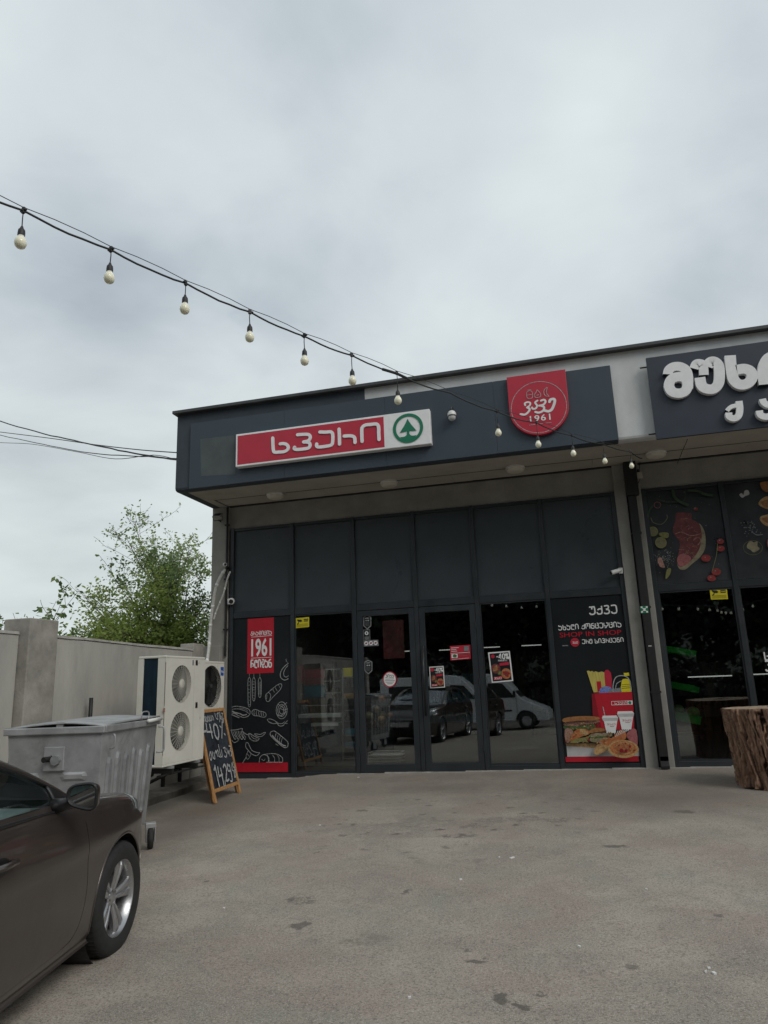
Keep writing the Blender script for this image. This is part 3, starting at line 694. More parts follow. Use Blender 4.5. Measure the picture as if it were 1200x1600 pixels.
# ------------------------------------------------------------------ left printed panel (chalk drawings)
YP = .012
p1 = thing('chalk_poster', 'tall black poster with chalk sausage drawings, red 1961 flag and red foot band', 'poster')
w0, w1 = mX[0]+.034+.004, mX[1]-.034-.004; zb_ = gz(-5, 0)+.10
box('poster_sheet', w0, w1, YP-.0035, YP-.0005, zb_, 2.592, 'print_black', p1)
A = Art(fy(YP-.004), p1)
rc = pxy([(387, 968), (428, 966), (428, 1051), (386.5, 1053)], YP-.004)
A.poly('print_red', [(rc[0][0], 2.58), (rc[1][0], 2.58), (rc[1][0], rc[2][1]), (rc[0][0], rc[3][1])])
rb = pxy([(374, 1192), (450, 1190), (450, 1205), (376, 1207)], YP-.004)
A.poly('print_red', [(w0+.01, rb[2][1]-.01), (rb[1][0], rb[2][1]-.01), (rb[1][0], rb[0][1]), (w0+.01, rb[0][1])])
def L1(x, y): return pxy([(340+x/8.571, 950+y/8.571)], YP-.004)[0]
def L2(x, y): return pxy([(340+x/8.571, 1080+y/8.571)], YP-.004)[0]
def tbox(A, key, body, f, xa, yb, xb_, h, **kw):   # bottom-left corner, right edge, cap height (crop pixels)
    a = f(xa, yb); b = f(xb_, yb); c = f(xa, yb-h)
    if ord(body[0]) > 0x10C0 and ord(body[0]) < 0x2000: gtext(A, key, body, a[0], a[1], b[0], c[1])
    else: A.text(key, body, a[0], a[1], b[0], c[1], **kw)
tbox(A, 'white', 'ტრადიცია', L1, 447, 368, 722, 50, bold=.03)
A.stroke('white', [L1(455, 390), L1(726, 368)], .008, smooth=0)
tbox(A, 'white', '1961', L1, 452, 656, 722, 244, bold=.025)
A.stroke('white', [L1(455, 672), L1(724, 658)], .008, smooth=0)
tbox(A, 'white', 'წლიდან', L1, 450, 800, 722, 100, bold=.035)
ck = 'chalk'; lw = .0085
def S(f, l, w=lw, closed=False, key='chalk'): A.stroke(key, [f(x, y) for x, y in l], w, closed=closed, smooth=4, caps=False)
# hanging salamis
for (x, a, b, w) in ((428, 930, 1325, 19), (490, 930, 1245, 19), (572, 930, 1200, 20)):
    S(L1, [(x, 880), (x, 930)], .005)
    S(L1, [(x, a), (x-w, a+45), (x-w, (a+b)/2), (x-w+4, b-35), (x, b), (x+w-4, b-35), (x+w, (a+b)/2), (x+w, a+45)], .008, True)
    for j in range(7):
        yy = a+55+j*(b-a-90)/6
        if x != 572: S(L1, [(x-w+6, yy), (x+w-7, yy+(-1)**j*6)], .012, key='chalk_dim')
S(L1, [(572-9, 985), (572-9, 1160)], .006); S(L1, [(572+9, 985), (572+9, 1160)], .006)
# curled sausage
S(L1, [(955, 740), (905, 780), (865, 830), (845, 890), (860, 940), (905, 965), (955, 945)], .011)
S(L1, [(950, 770), (915, 810), (893, 860), (895, 905), (925, 925), (955, 905)], .009)
S(L1, [(915, 690), (935, 715), (950, 740)], .004); S(L1, [(930, 680), (925, 720)], .004)
# salami roll
S(L1, [(655, 1225), (650, 1170), (690, 1125), (800, 1035), (850, 1015), (868, 1040), (840, 1100), (760, 1180), (700, 1245), (670, 1250)], .008, True)
S(L1, [(690, 1128), (720, 1170), (700, 1240)], .007); S(L1, [(820, 1025), (850, 1080)], .005); S(L1, [(745, 1085), (770, 1130)], .006); S(L1, [(780, 1065), (805, 1110)], .006)
S(L1, [(668, 1160), (665, 1220)], .006)
# sandwich
S(L2, [(190, 215), (260, 200), (360, 215), (430, 245), (445, 290), (420, 330), (360, 350), (300, 330), (240, 300), (190, 290)], .009)
S(L2, [(190, 245), (280, 235), (380, 265), (430, 300)], .007); S(L2, [(200, 265), (250, 285), (310, 300), (350, 320), (400, 310)], .016, key='chalk')
S(L2, [(190, 310), (240, 330), (300, 355)], .012); S(L2, [(215, 275), (270, 310)], .012)
S(L2, [(300, 225), (380, 240), (420, 270)], .010, key='chalk_dim')
# small croissant chain
S(L2, [(470, 275), (490, 250), (530, 245), (570, 265), (620, 275), (655, 295), (655, 335), (620, 348), (560, 330), (500, 325), (475, 300)], .008, True)
for x in (505, 535, 568, 600, 628): S(L2, [(x, 255+(x-505)*.12), (x-8, 290), (x+3, 330)], .007)
# sausage coil
for r, w in ((78, .008), (55, .009), (33, .008)):
    S(L2, [(868+r*math.cos(a)*.93, 255+r*math.sin(a)*1.45) for a in [2*math.pi*i/10+r for i in range(10)]], w, True)
S(L2, [(820, 170), (870, 200), (940, 150)], .007); S(L2, [(800, 300), (850, 330), (930, 270)], .008); S(L2, [(850, 230), (900, 250), (950, 235)], .008)
# linked sausages
S(L2, [(680, 375), (720, 370), (780, 395), (800, 425), (760, 432), (700, 410)], .008, True)
S(L2, [(800, 405), (830, 430), (880, 430), (910, 405)], .008); S(L2, [(800, 420), (840, 462), (890, 458), (915, 425), (950, 390)], .008); S(L2, [(915, 430), (950, 432)], .006)
# ribs
S(L2, [(185, 520), (260, 515), (340, 498), (345, 530), (400, 575), (450, 580)], .010)
for x in (200, 245, 290, 330): S(L2, [(x, 530), (x+15, 580), (x+45, 640), (x+60, 630)], .010); S(L2, [(x+20, 535), (x+35, 575), (x+65, 620)], .007)
S(L2, [(205, 650), (240, 685), (300, 655)], .008)
# two sausages
S(L2, [(430, 570), (445, 625), (490, 660), (545, 660), (572, 630), (540, 615), (490, 590), (450, 565)], .009, True); S(L2, [(460, 590), (500, 630), (550, 640)], .007)
S(L2, [(510, 570), (550, 600), (610, 600), (655, 555), (640, 550), (590, 575), (540, 570)], .008, True)
# large salami
S(L2, [(722, 550), (760, 530), (800, 545), (900, 625), (955, 680), (950, 740), (910, 750), (850, 710), (760, 630), (725, 590)], .010, True)
for t in (0, .25, .5, .75): S(L2, [(800+t*110, 560+t*85), (785+t*110, 620+t*85), (800+t*110, 650+t*80)], .007)
S(L2, [(745, 585), (800, 650), (880, 712), (930, 730)], .018, key='chalk'); S(L2, [(790, 700), (830, 725)], .006)
# sausage on fork
S(L2, [(400, 690), (395, 740), (430, 790), (480, 840), (540, 858), (580, 820), (540, 815), (480, 790), (450, 740), (425, 690)], .009, True)
S(L2, [(430, 790), (400, 860), (415, 905), (440, 890), (465, 835)], .006); S(L2, [(400, 880), (355, 955)], .009); S(L2, [(415, 835), (440, 865)], .006)
# croissant at the bottom
S(L2, [(575, 950), (585, 885), (630, 845), (690, 870), (700, 945)], .008); S(L2, [(630, 845), (740, 830), (830, 845), (885, 890), (888, 945)], .008)
for x in (680, 755, 815): S(L2, [(x, 850), (x+25, 890), (x+25, 945)], .007)
S(L2, [(610, 905), (640, 925), (655, 900)], .006); S(L2, [(670, 945), (885, 945)], .009)
A.done({'print_red': 'red_field', 'white': 'lettering', 'chalk': 'chalk_drawing', 'chalk_dim': 'chalk_shading'})

# ------------------------------------------------------------------ right printed panel (bakery and bag)
M['bun'] = mat('print_bun', (.36, .17, .06), .4, col2=(.20, .075, .025), vs=30, dirt=.75, dirtcol=(.10, .035, .015), ds=22)
M['bun_pale'] = mat('print_pale_bun', (.52, .36, .17), .4, col2=(.33, .17, .06), vs=28, dirt=.75, dirtcol=(.10, .035, .015), ds=22)
M['orange_pr'] = mat('print_orange', (.52, .20, .07), .4, col2=(.30, .08, .03), vs=26, dirt=.75, dirtcol=(.10, .035, .015), ds=22)
M['lettuce'] = mat('print_lettuce', (.10, .18, .05), .4, col2=(.02, .05, .015), vs=40, dirt=.6, dirtcol=(.05, .02, .015), ds=18)
M['ham'] = mat('print_ham', (.42, .26, .20), .4, col2=(.20, .07, .06), vs=50, dirt=.75, dirtcol=(.10, .035, .015), ds=22)
M['paper'] = mat('print_paper', (.46, .45, .45), .4, var=.08, vs=9)
M['spag'] = mat('print_spaghetti', (.55, .47, .12), .4, col2=(.36, .29, .07), vs=60, stretch=(1, 1, .1))
M['blue_pr'] = mat('print_blue', (.05, .10, .45), .4, col2=(.25, .30, .45), vs=40)
M['red_dk'] = mat('print_red_dark', (.22, .006, .014), .4, var=.1)
M['pink_pr'] = mat('print_pink', (.42, .14, .14), .4, col2=(.25, .07, .08), vs=30, dirt=.75, dirtcol=(.10, .035, .015), ds=22)
M['meat'] = mat('print_meat', (.20, .045, .045), .4, col2=(.09, .018, .02), vs=14, dirt=.6, dirtcol=(.05, .02, .015), ds=18)
M['meat_fat'] = mat('print_fat', (.30, .28, .18), .4, col2=(.2, .16, .10), vs=20, dirt=.6, dirtcol=(.05, .02, .015), ds=18)
M['tomato'] = mat('print_tomato', (.30, .035, .03), .4, col2=(.16, .012, .012), vs=20, dirt=.6, dirtcol=(.05, .02, .015), ds=18)
M['lemon'] = mat('print_lemon', (.24, .23, .07), .4, col2=(.14, .14, .05), vs=60, dirt=.6, dirtcol=(.05, .02, .015), ds=18)
M['lemon_lt'] = mat('print_lemon_flesh', (.20, .19, .10), .4, col2=(.12, .11, .05), vs=90, dirt=.6, dirtcol=(.05, .02, .015), ds=18)
M['leafp'] = mat('print_leaf', (.045, .075, .035), .4, col2=(.02, .035, .02), vs=40)
M['slate'] = mat('print_slate', (.022, .026, .030), .35, var=.3, vs=3, dirt=.3, dirtcol=(.035, .04, .042), ds=2)
M['salt'] = mat('print_salt', (.26, .27, .28), .4, col2=(.10, .11, .12), vs=90)

p2 = thing('bakery_poster', 'tall black poster with sandwiches, pastries, paper cups and a red shopping bag', 'poster')
w0, w1 = mX[5]+.038, mX[6]-.038; zb_ = gz(.2, 0)+.09
box('poster_sheet', w0, w1, YP-.0035, YP-.0005, zb_, 2.592, 'print_black', p2)
A = Art(fy(YP-.004), p2)
def R1(x, y): return pxy([(860+x/8, 930+y/8)], YP-.004)[0]
def R2(x, y): return pxy([(860+x/8, 1040+y/8)], YP-.004)[0]
tbox(A, 'white', 'უკვე', R1, 492, 240, 834, 98, bold=.03)
tbox(A, 'white', 'ახალი კონცეფცია', R1, 105, 436, 888, 60, bold=.035)
tbox(A, 'print_red', 'SHOP IN SHOP', R1, 118, 530, 894, 60, bold=.008)
tbox(A, 'white', 'ერთ სივრცეში', R1, 400, 606, 914, 50, bold=.035)
c_ = R1(307, 590); A.ell('sign_red', c_[0], c_[1], .068, .068)
tbox(A, 'white', 'ვაკე', R1, 278, 605, 342, 24, bold=.03, shear=.3)
A.stroke('chalk_dim', [R1(150, 632), R1(222, 630)], .016, smooth=0, caps=False)
def P_(f, key, l, sm=0): A.poly(key, [f(x, y) for x, y in l], smooth=sm)
P_(R2, 'paper', [(200, 985), (600, 985), (1110, 1030), (1112, 1130), (212, 1138)])
P_(R2, 'bun_pale', [(190, 972), (560, 968), (800, 1000), (560, 1030), (205, 1005)])
# red band at the foot
rb = [R2(215, 1140), R2(1110, 1132)]; zt_ = (rb[0][1]+rb[1][1])/2
A.poly('print_red', [(w0+.01, zb_+.01), (w1-.02, zb_+.01), (w1-.02, zt_), (w0+.01, zt_)])
# items above the bag
P_(R2, 'spag', [(455, 68), (480, 62), (500, 75), (520, 66), (545, 82), (560, 70), (600, 84), (640, 74), (675, 85), (692, 330), (540, 335)])
P_(R2, 'print_red', [(575, 198), (630, 195), (640, 300), (590, 335)])
P_(R2, 'sign_red', [(672, 80), (690, 55), (720, 50), (755, 90), (768, 160), (765, 300), (690, 300)])
c_ = R2(700, 330); A.ell('blue_pr', c_[0], c_[1], .105, .085)
P_(R2, 'salt', [(735, 310), (770, 290), (830, 285), (900, 270), (930, 300), (925, 345), (735, 345)], 2)
P_(R2, 'yellow', [(915, 92), (980, 88), (985, 125), (920, 135)])
P_(R2, 'yellow', [(890, 190), (930, 165), (985, 175), (1000, 230), (1005, 325), (890, 330)], 2)
for y in (240, 262, 284): A.stroke('black', [R2(890, y), R2(1000, y-8)], .006, smooth=0, caps=False)
A.stroke('chalk', [R2(x, y) for x, y in ((783, 330), (785, 230), (815, 150), (880, 125), (950, 140), (995, 200), (1012, 320))], .013, smooth=4)
A.stroke('chalk', [R2(x, y) for x, y in ((815, 290), (825, 230), (870, 198), (880, 195))], .010, smooth=4)
# bag
P_(R2, 'print_red', [(548, 345), (1020, 325), (1040, 560), (1048, 800), (640, 800)])
P_(R2, 'red_dk', [(515, 352), (548, 345), (640, 800), (560, 800), (530, 640)])
A.stroke('white', [R2(x, y) for x, y in ((762, 448), (1022, 438), (1024, 484), (766, 492))], .006, closed=True, smooth=0)
tbox(A, 'white', 'სპარი', R2, 805, 484, 955, 28, bold=.03)
P_(R2, 'white', [(962, 443), (1020, 441), (1022, 483), (964, 486)])
c_ = R2(992, 463); A.ell('green', c_[0], c_[1], .022, .022)
# cups
A.stroke('chalk', [R2(656, 515), R2(680, 625)], .012, smooth=0)
for dx_, dy_, s_ in ((0, 0, 1.), (188, -55, 1.05)):
    g2 = lambda l: [(640+dx_+(x-640)*s_, 620+dy_+(y-620)*s_) for x, y in l]
    P_(R2, 'white', g2([(668, 690), (835, 688), (812, 840), (700, 840)]))
    P_(R2, 'paper', g2([(640, 650), (848, 648), (838, 688), (660, 692)]))
    P_(R2, 'white', g2([(652, 626), (825, 622), (845, 650), (645, 655)]))
    a = g2([(708, 742)])[0]; b = g2([(812, 722)])[0]
    tbox(A, 'sign_red', 'ვაკე', R2, a[0], a[1], b[0], 20, bold=.03)
    c3 = [R2(*p) for p in g2([(745, 758), (795, 756)])]; A.stroke('pink_pr', c3, .006, smooth=0)
# sandwiches
P_(R2, 'lettuce', [(170, 745), (260, 735), (400, 745), (540, 725), (560, 780), (480, 800), (380, 790), (280, 800), (175, 790)], 2)
P_(R2, 'ham', [(170, 720), (240, 700), (420, 685), (600, 680), (612, 705), (500, 725), (400, 740), (280, 755), (175, 745)], 2)
for _i in range(60): c_ = R2(rng.uniform(180, 600), rng.uniform(705, 800)); A.ell(['lettuce', 'ham', 'bun_pale', 'tomato'][_i % 4], c_[0], c_[1], rng.uniform(.006, .020), rng.uniform(.003, .009), 6, rng.uniform(0, 3))
P_(R2, 'bun', [(162, 660), (240, 640), (360, 628), (500, 628), (600, 640), (615, 665), (540, 682), (350, 685), (165, 702)], 2)
P_(R2, 'ham', [(180, 800), (230, 780), (275, 800), (280, 850), (235, 955), (190, 940)], 2)
P_(R2, 'orange_pr', [(250, 900), (300, 815), (370, 785), (470, 800), (490, 850), (400, 880), (330, 910), (250, 940)], 2)
P_(R2, 'bun_pale', [(370, 790), (440, 795), (480, 840), (440, 870), (380, 850)], 2)
P_(R2, 'bun', [(480, 810), (560, 775), (660, 780), (680, 815), (560, 830), (490, 840)], 2)
P_(R2, 'lemon', [(240, 955), (300, 915), (400, 895), (470, 880), (540, 825), (500, 870), (460, 930), (480, 960), (400, 945), (300, 965)], 2)
P_(R2, 'meat_fat', [(495, 900), (520, 850), (620, 835), (730, 840), (770, 870), (700, 900), (640, 940), (560, 955), (500, 940)], 2)
P_(R2, 'lettuce', [(500, 890), (600, 880), (740, 880), (700, 895), (600, 900), (510, 905)], 2)
P_(R2, 'orange_pr', [(780, 900), (820, 840), (880, 800), (940, 830), (945, 900), (880, 935), (790, 940)], 2)
for j in range(7):
    A.stroke('white', [R2(800+j*27, 850-j*8), R2(815+j*27, 815-j*6)], .007, smooth=0); A.stroke('white', [R2(812+j*25, 885-j*12), R2(828+j*25, 850-j*10)], .006, smooth=0)
P_(R2, 'pink_pr', [(955, 840), (1010, 790), (1070, 800), (1085, 980), (1020, 960), (960, 900)], 2)
P_(R2, 'bun_pale', [(545, 1090), (540, 1060), (590, 975), (680, 985), (745, 990), (720, 1050), (640, 1085), (580, 1112)], 2)
P_(R2, 'orange_pr', [(600, 960), (680, 900), (800, 905), (840, 930), (760, 975), (740, 995), (680, 985)], 2)
for _i in range(90): c_ = R2(rng.uniform(190, 780), rng.uniform(810, 960)); A.ell(['lettuce', 'lemon', 'bun_pale', 'tomato', 'meat_fat', 'bun'][_i % 6], c_[0], c_[1], rng.uniform(.006, .024), rng.uniform(.003, .011), 6, rng.uniform(0, 3))
c_ = R2(905, 1030); A.ell('bun_pale', c_[0], c_[1], .215, .128, 26); A.ell('orange_pr', c_[0], c_[1]+.008, .185, .100, 26)
A.stroke('bun_pale', [R2(x, y) for x, y in ((800, 1010), (860, 960), (940, 950), (1020, 990), (1010, 1060), (930, 1090), (850, 1070))], .014, smooth=4)
for _i in range(40): _a, _r = rng.uniform(0, 6.3), rng.uniform(.02, .17); A.ell(['bun_pale', 'tomato', 'bun', 'meat_fat'][_i % 4], c_[0]+_r*math.cos(_a), c_[1]+.008+_r*.55*math.sin(_a), rng.uniform(.005, .016), rng.uniform(.003, .008), 6, rng.uniform(0, 3))
for x, y, r in ((882, 1050, .030), (936, 1052, .022), (985, 1000, .016), (850, 985, .012), (930, 960, .012), (1040, 1045, .012)):
    c_ = R2(x, y); A.ell('red_dk', c_[0], c_[1], r, r)
A.done({'white': 'lettering', 'print_red': 'red_print', 'sign_red': 'badge_print', 'bun': 'bread_print', 'bun_pale': 'pastry_print', 'orange_pr': 'pie_print',
        'lettuce': 'lettuce_print', 'ham': 'ham_print', 'paper': 'paper_print', 'spag': 'spaghetti_print', 'blue_pr': 'sweets_print', 'red_dk': 'bag_side_print',
        'pink_pr': 'doughnut_print', 'salt': 'egg_print', 'yellow': 'bottle_print', 'black': 'bottle_lines', 'chalk': 'bag_handle_print', 'green': 'ring_print',
        'lemon': 'cheese_print', 'tomato': 'filling_print', 'meat_fat': 'cutlet_print', 'chalk_dim': 'underline'})

# ------------------------------------------------------------------ meat posters on the second shop
YU = .020
def U1(x, y): return pxy([(980+x/5.4545, 700+y/5.4545)], YU)[0]
def meatposter(a, b, label):
    t = thing('food_poster', label, 'poster')
    box('poster_sheet', a, b, YU-.002, YU+.0015, 2.724, ZT-.053, 'slate', t); return t
a, b = nX[0]+.037, nX[1]-.037
p3 = meatposter(a, b, 'slate poster with a raw steak, lemon slices and tomatoes')
A = Art(fy(YU-.0025), p3)
def PU(key, l, sm=3): A.poly(key, [U1(x, y) for x, y in l], smooth=sm)
PU('meat_fat', [(610, 645), (650, 690), (668, 770), (662, 860), (620, 930), (550, 990), (490, 1038), (440, 1025), (430, 960), (520, 940), (600, 860), (620, 760)])
PU('meat', [(415, 555), (470, 550), (545, 560), (548, 605), (590, 630), (622, 665), (635, 740), (628, 800), (615, 860), (570, 930), (505, 990), (450, 1015), (422, 960), (440, 880), (445, 800), (400, 740), (388, 690), (410, 620)])
PU('pink_pr', [(425, 940), (470, 900), (540, 930), (520, 985), (450, 1010)])
for _i in range(46):
    _x, _y = rng.uniform(450, 600), rng.uniform(600, 960); A.stroke(['ham', 'meat_fat', 'pink_pr'][_i % 3], [U1(_x, _y), U1(_x+rng.uniform(-18, 18), _y+rng.uniform(-14, 14)), U1(_x+rng.uniform(-34, 34), _y+rng.uniform(-26, 26))], rng.uniform(.002, .006), smooth=2, caps=False)
A.stroke('ham', [U1(x, y) for x, y in ((410, 735), (460, 720), (540, 750), (620, 735))], .012)
A.stroke('ham', [U1(x, y) for x, y in ((560, 790), (600, 765), (625, 790), (600, 830))], .012)
for (x, y, r) in ((218, 715, .075), (285, 810, .085)):
    c_ = U1(x, y); A.ell('lemon', c_[0], c_[1], r, r*1.05); A.ell('lemon_lt', c_[0], c_[1], r*.78, r*.8); A.ell('lemon', c_[0], c_[1], r*.15, r*.15)
PU('lemon', [(265, 735), (300, 722), (350, 730), (345, 770), (300, 765)]); PU('lemon', [(335, 1040), (370, 1030), (362, 1080), (325, 1120)])
for (x, y, rx) in ((668, 942, .068), (755, 1058, .066), (715, 1112, .06), (790, 800, .05), (792, 860, .055), (580, 525, .03)):
    c_ = U1(x, y); A.ell('tomato', c_[0], c_[1], rx, rx*.82); A.ell('salt', c_[0]-.01, c_[1]+.015, .010, .008)
A.stroke('lemon_lt', [U1(x, y) for x, y in ((765, 820), (755, 920), (720, 1050))], .009)
A.stroke('leafp', [U1(x, y) for x, y in ((385, 370), (400, 420), (440, 460), (510, 490))], .045, smooth=5)
A.stroke('leafp', [U1(x, y) for x, y in ((520, 370), (600, 375), (660, 400), (720, 410))], .040, smooth=5)
A.stroke('leafp', [U1(x, y) for x, y in ((490, 370), (490, 430), (470, 470))], .016)
A.stroke('leafp', [U1(x, y) for x, y in ((250, 440), (330, 465), (420, 465))], .016)
A.stroke('lemon_lt', [U1(x, y) for x, y in ((200, 600), (220, 640), (290, 655), (335, 610), (335, 575))], .010); A.stroke('leafp', [U1(x, y) for x, y in ((175, 590), (185, 540), (215, 500))], .03)
c_ = U1(255, 492); A.stroke('pink_pr', [(c_[0]+.05*math.cos(i), c_[1]+.05*math.sin(i)) for i in range(6)], .007, closed=True)
for i in range(130):
    x = rng.normal(315, 42); y = rng.normal(950, 42); c_ = U1(x, y); A.ell('salt' if i % 3 else 'lemon_lt', c_[0], c_[1], rng.uniform(.003, .009), rng.uniform(.003, .009), 5)
for i in range(26):
    x = rng.uniform(180, 780); y = rng.uniform(380, 1100); c_ = U1(x, y); A.ell('salt', c_[0], c_[1], .005, .005, 5)
PU('ham', [(250, 960), (280, 945), (300, 990), (310, 1030), (270, 1020)])
A.done({'meat': 'steak_print', 'meat_fat': 'fat_print', 'lemon': 'lemon_print', 'lemon_lt': 'lemon_flesh_print', 'tomato': 'tomato_print', 'leafp': 'pepper_print', 'salt': 'salt_print', 'ham': 'garlic_print', 'pink_pr': 'trim_print'})
a, b = nX[1]+.037, nX[2]-.037
p4 = meatposter(a, b, 'slate poster with mushrooms, nuts and butter cut by the right edge')
A = Art(fy(YU-.0025), p4)
PU('paper', [(955, 400), (975, 385), (990, 400), (1000, 365), (1030, 360), (1040, 395), (1005, 410), (980, 425)])
PU('bun_pale', [(1118, 480), (1150, 430), (1210, 410), (1300, 430), (1290, 520), (1190, 520)]); PU('bun', [(1140, 475), (1170, 445), (1260, 440), (1260, 500), (1190, 505)])
PU('bun_pale', [(1128, 600), (1160, 575), (1260, 570), (1280, 680), (1200, 670), (1150, 640)]); PU('bun', [(1150, 600), (1250, 590), (1250, 640), (1190, 640)])
PU('meat_fat', [(1035, 800), (1060, 795), (1080, 805), (1110, 795), (1108, 835), (1128, 860), (1080, 890), (1050, 870), (1018, 845)])
A.stroke('lemon_lt', [(U1(1070, 850)[0]+.13*math.cos(i*.7), U1(1070, 850)[1]+.11*math.sin(i*.7)) for i in range(9)], .006, closed=True)
for i in range(50):
    c_ = U1(rng.normal(1055, 30), rng.normal(680, 32)); A.ell('salt', c_[0], c_[1], rng.uniform(.005, .013), rng.uniform(.005, .011), 5)
A.stroke('salt', [U1(x, y) for x, y in ((1060, 720), (1100, 745), (1150, 740))], .012)
PU('bun', [(1130, 300), (1200, 290), (1260, 300), (1250, 370), (1180, 380), (1140, 350)]); PU('pink_pr', [(1188, 790), (1230, 770), (1260, 850), (1200, 860)])
PU('meat', [(1300, 500), (1500, 450), (1620, 600), (1600, 850), (1450, 900), (1320, 760)])
A.done({'paper': 'mushroom_print', 'bun_pale': 'walnut_print', 'bun': 'nut_print', 'meat_fat': 'butter_print', 'salt': 'salt_print', 'lemon_lt': 'dish_print', 'meat': 'steak_print', 'pink_pr': 'onion_print'})

# ------------------------------------------------------------------ stickers and posters on the glass
YG = .0105
def plate(name, label, quad, key, Y, th=.003, cat='sticker', group=None):
    t = thing(name, label, cat, group=group)
    q = pxy(quad, Y); build('sheet', MB().prism(q, 0, th, fy(Y)), key, t); return t, q
def inq(q, s, t_):   # bilinear inside quad TL,TR,BR,BL
    a = [q[0][i]*(1-s)+q[1][i]*s for i in (0, 1)]; b = [q[3][i]*(1-s)+q[2][i]*s for i in (0, 1)]
    return (a[0]*(1-t_)+b[0]*t_, a[1]*(1-t_)+b[1]*t_)
def cctv(quad, label):
    t, q = plate('camera_warning_sticker', label, quad, 'yellow', YG, group='yellow camera warning stickers')
    A = Art(fy(YG-.003), t); I = lambda s, u: inq(q, s, u)
    A.poly('black', [I(.10, .14), (I(.42, .20)), I(.50, .36), I(.36, .44), I(.16, .34)]); A.stroke('black', [I(.24, .38), I(.20, .55), I(.12, .60)], .014, smooth=0)
    A.poly('black', [I(.62, .16), I(.92, .16), I(.92, .42), I(.62, .42)]); A.stroke('yellow', [I(.66, .29), I(.88, .29)], .010, smooth=0)
    for v in (.66, .76, .86): A.stroke('black', [I(.10, v), I(.92, v)], .0035, smooth=0)
    A.done({'black': 'pictogram', 'yellow': 'pictogram_gap'})
cctv([(462, 966), (483, 964), (483, 979.5), (462.5, 981.5)], 'yellow camera sticker on the window right of the chalk drawing poster')
cctv([(1108.5, 920), (1135.5, 918.5), (1137.5, 936), (1111, 937)], 'yellow camera sticker under the steak poster on the right window')

def promo(quad, label):
    t, q = plate('sale_poster', label, quad, 'white', YG, cat='poster')
    A = Art(fy(YG-.003), t); I = lambda s, u: inq(q, s, u)
    A.poly('print_black', [I(.06, .04), I(.94, .04), I(.94, .96), I(.06, .96)])
    a = I(.36, .24); b = I(.92, .08); gtext(A, 'white', '-40%', a[0], a[1], b[0], b[1], w=.2)
    a = I(.42, .315); b = I(.82, .275); gtext(A, 'white', 'ფასდაკლება', a[0], a[1], b[0], b[1])
    c = I(.2, .14); A.ell('sign_red', c[0], c[1], .03, .03)
    A.poly('sign_red', [I(.46, .38), I(.90, .36), I(.90, .46), I(.46, .47)])
    for (s, u, r, k1, k2) in ((.27, .55, .085, 'meat', 'bun'), (.72, .74, .09, 'orange_pr', 'tomato'), (.42, .70, .04, 'lettuce', 'lemon')):
        w_ = (q[1][0]-q[0][0]); c = I(s, u); r = r*w_/.40
        A.ell(k1, c[0], c[1], r, r*1.05); A.ell(k2, c[0], c[1], r*.6, r*.55)
        for j in range(5): A.ell('meat_fat' if j % 2 else 'red_dk', c[0]+r*.6*math.cos(j*1.3), c[1]+r*.6*math.sin(j*1.3), r*.2, r*.16, 8)
    A.poly('sign_red', [I(.12, .83), I(.52, .80), I(.52, .90), I(.12, .92)])
    a = I(.15, .89); b = I(.48, .84); gtext(A, 'white', 'ვაკე', a[0], a[1], b[0], b[1])
    A.done({'print_black': 'black_field', 'white': 'lettering', 'sign_red': 'red_tabs', 'meat': 'plate_print', 'bun': 'dish_print', 'orange_pr': 'pizza_print', 'tomato': 'topping_print', 'lettuce': 'salad_print', 'lemon': 'herb_print', 'meat_fat': 'garnish_print', 'red_dk': 'sauce_print'})
promo([(670.5, 1042), (693, 1040.5), (695.5, 1074), (672.5, 1075.5)], 'small white-edged minus 40 percent poster on the right door')
promo([(762.5, 1019.5), (796.5, 1017), (802, 1064), (768.5, 1067)], 'larger tilted minus 40 percent poster on the window right of the doors')

t, q = plate('red_notice', 'red and white notice sticker high on the right door glass', [(703, 1009.5), (735, 1007.5), (736, 1029.5), (704, 1032)], 'sign_red', YG)
A = Art(fy(YG-.003), t); I = lambda s, u: inq(q, s, u)
for v, e_ in ((.14, .42), (.26, .30), (.38, .34)): A.stroke('white', [I(.07, v), I(e_, v)], .008, smooth=0)
A.stroke('white', [I(.04, .52), I(.96, .52)], .006, smooth=0)
A.poly('white', [I(.06, .58), I(.36, .58), I(.36, .84), I(.06, .84)]); A.ell('lettuce', *I(.22, .71), .035, .025)
for v in (.62, .74): A.stroke('pink_pr', [I(.42, v), I(.94, v)], .006, smooth=0)
A.stroke('white', [I(.08, .94), I(.9, .93)], .005, smooth=0)
A.poly('salt', [I(.68, .08), I(.92, .08), I(.92, .42), I(.68, .42)])
A.done({'white': 'lettering', 'pink_pr': 'small_print', 'lettuce': 'photo_print', 'salt': 'grey_square'})

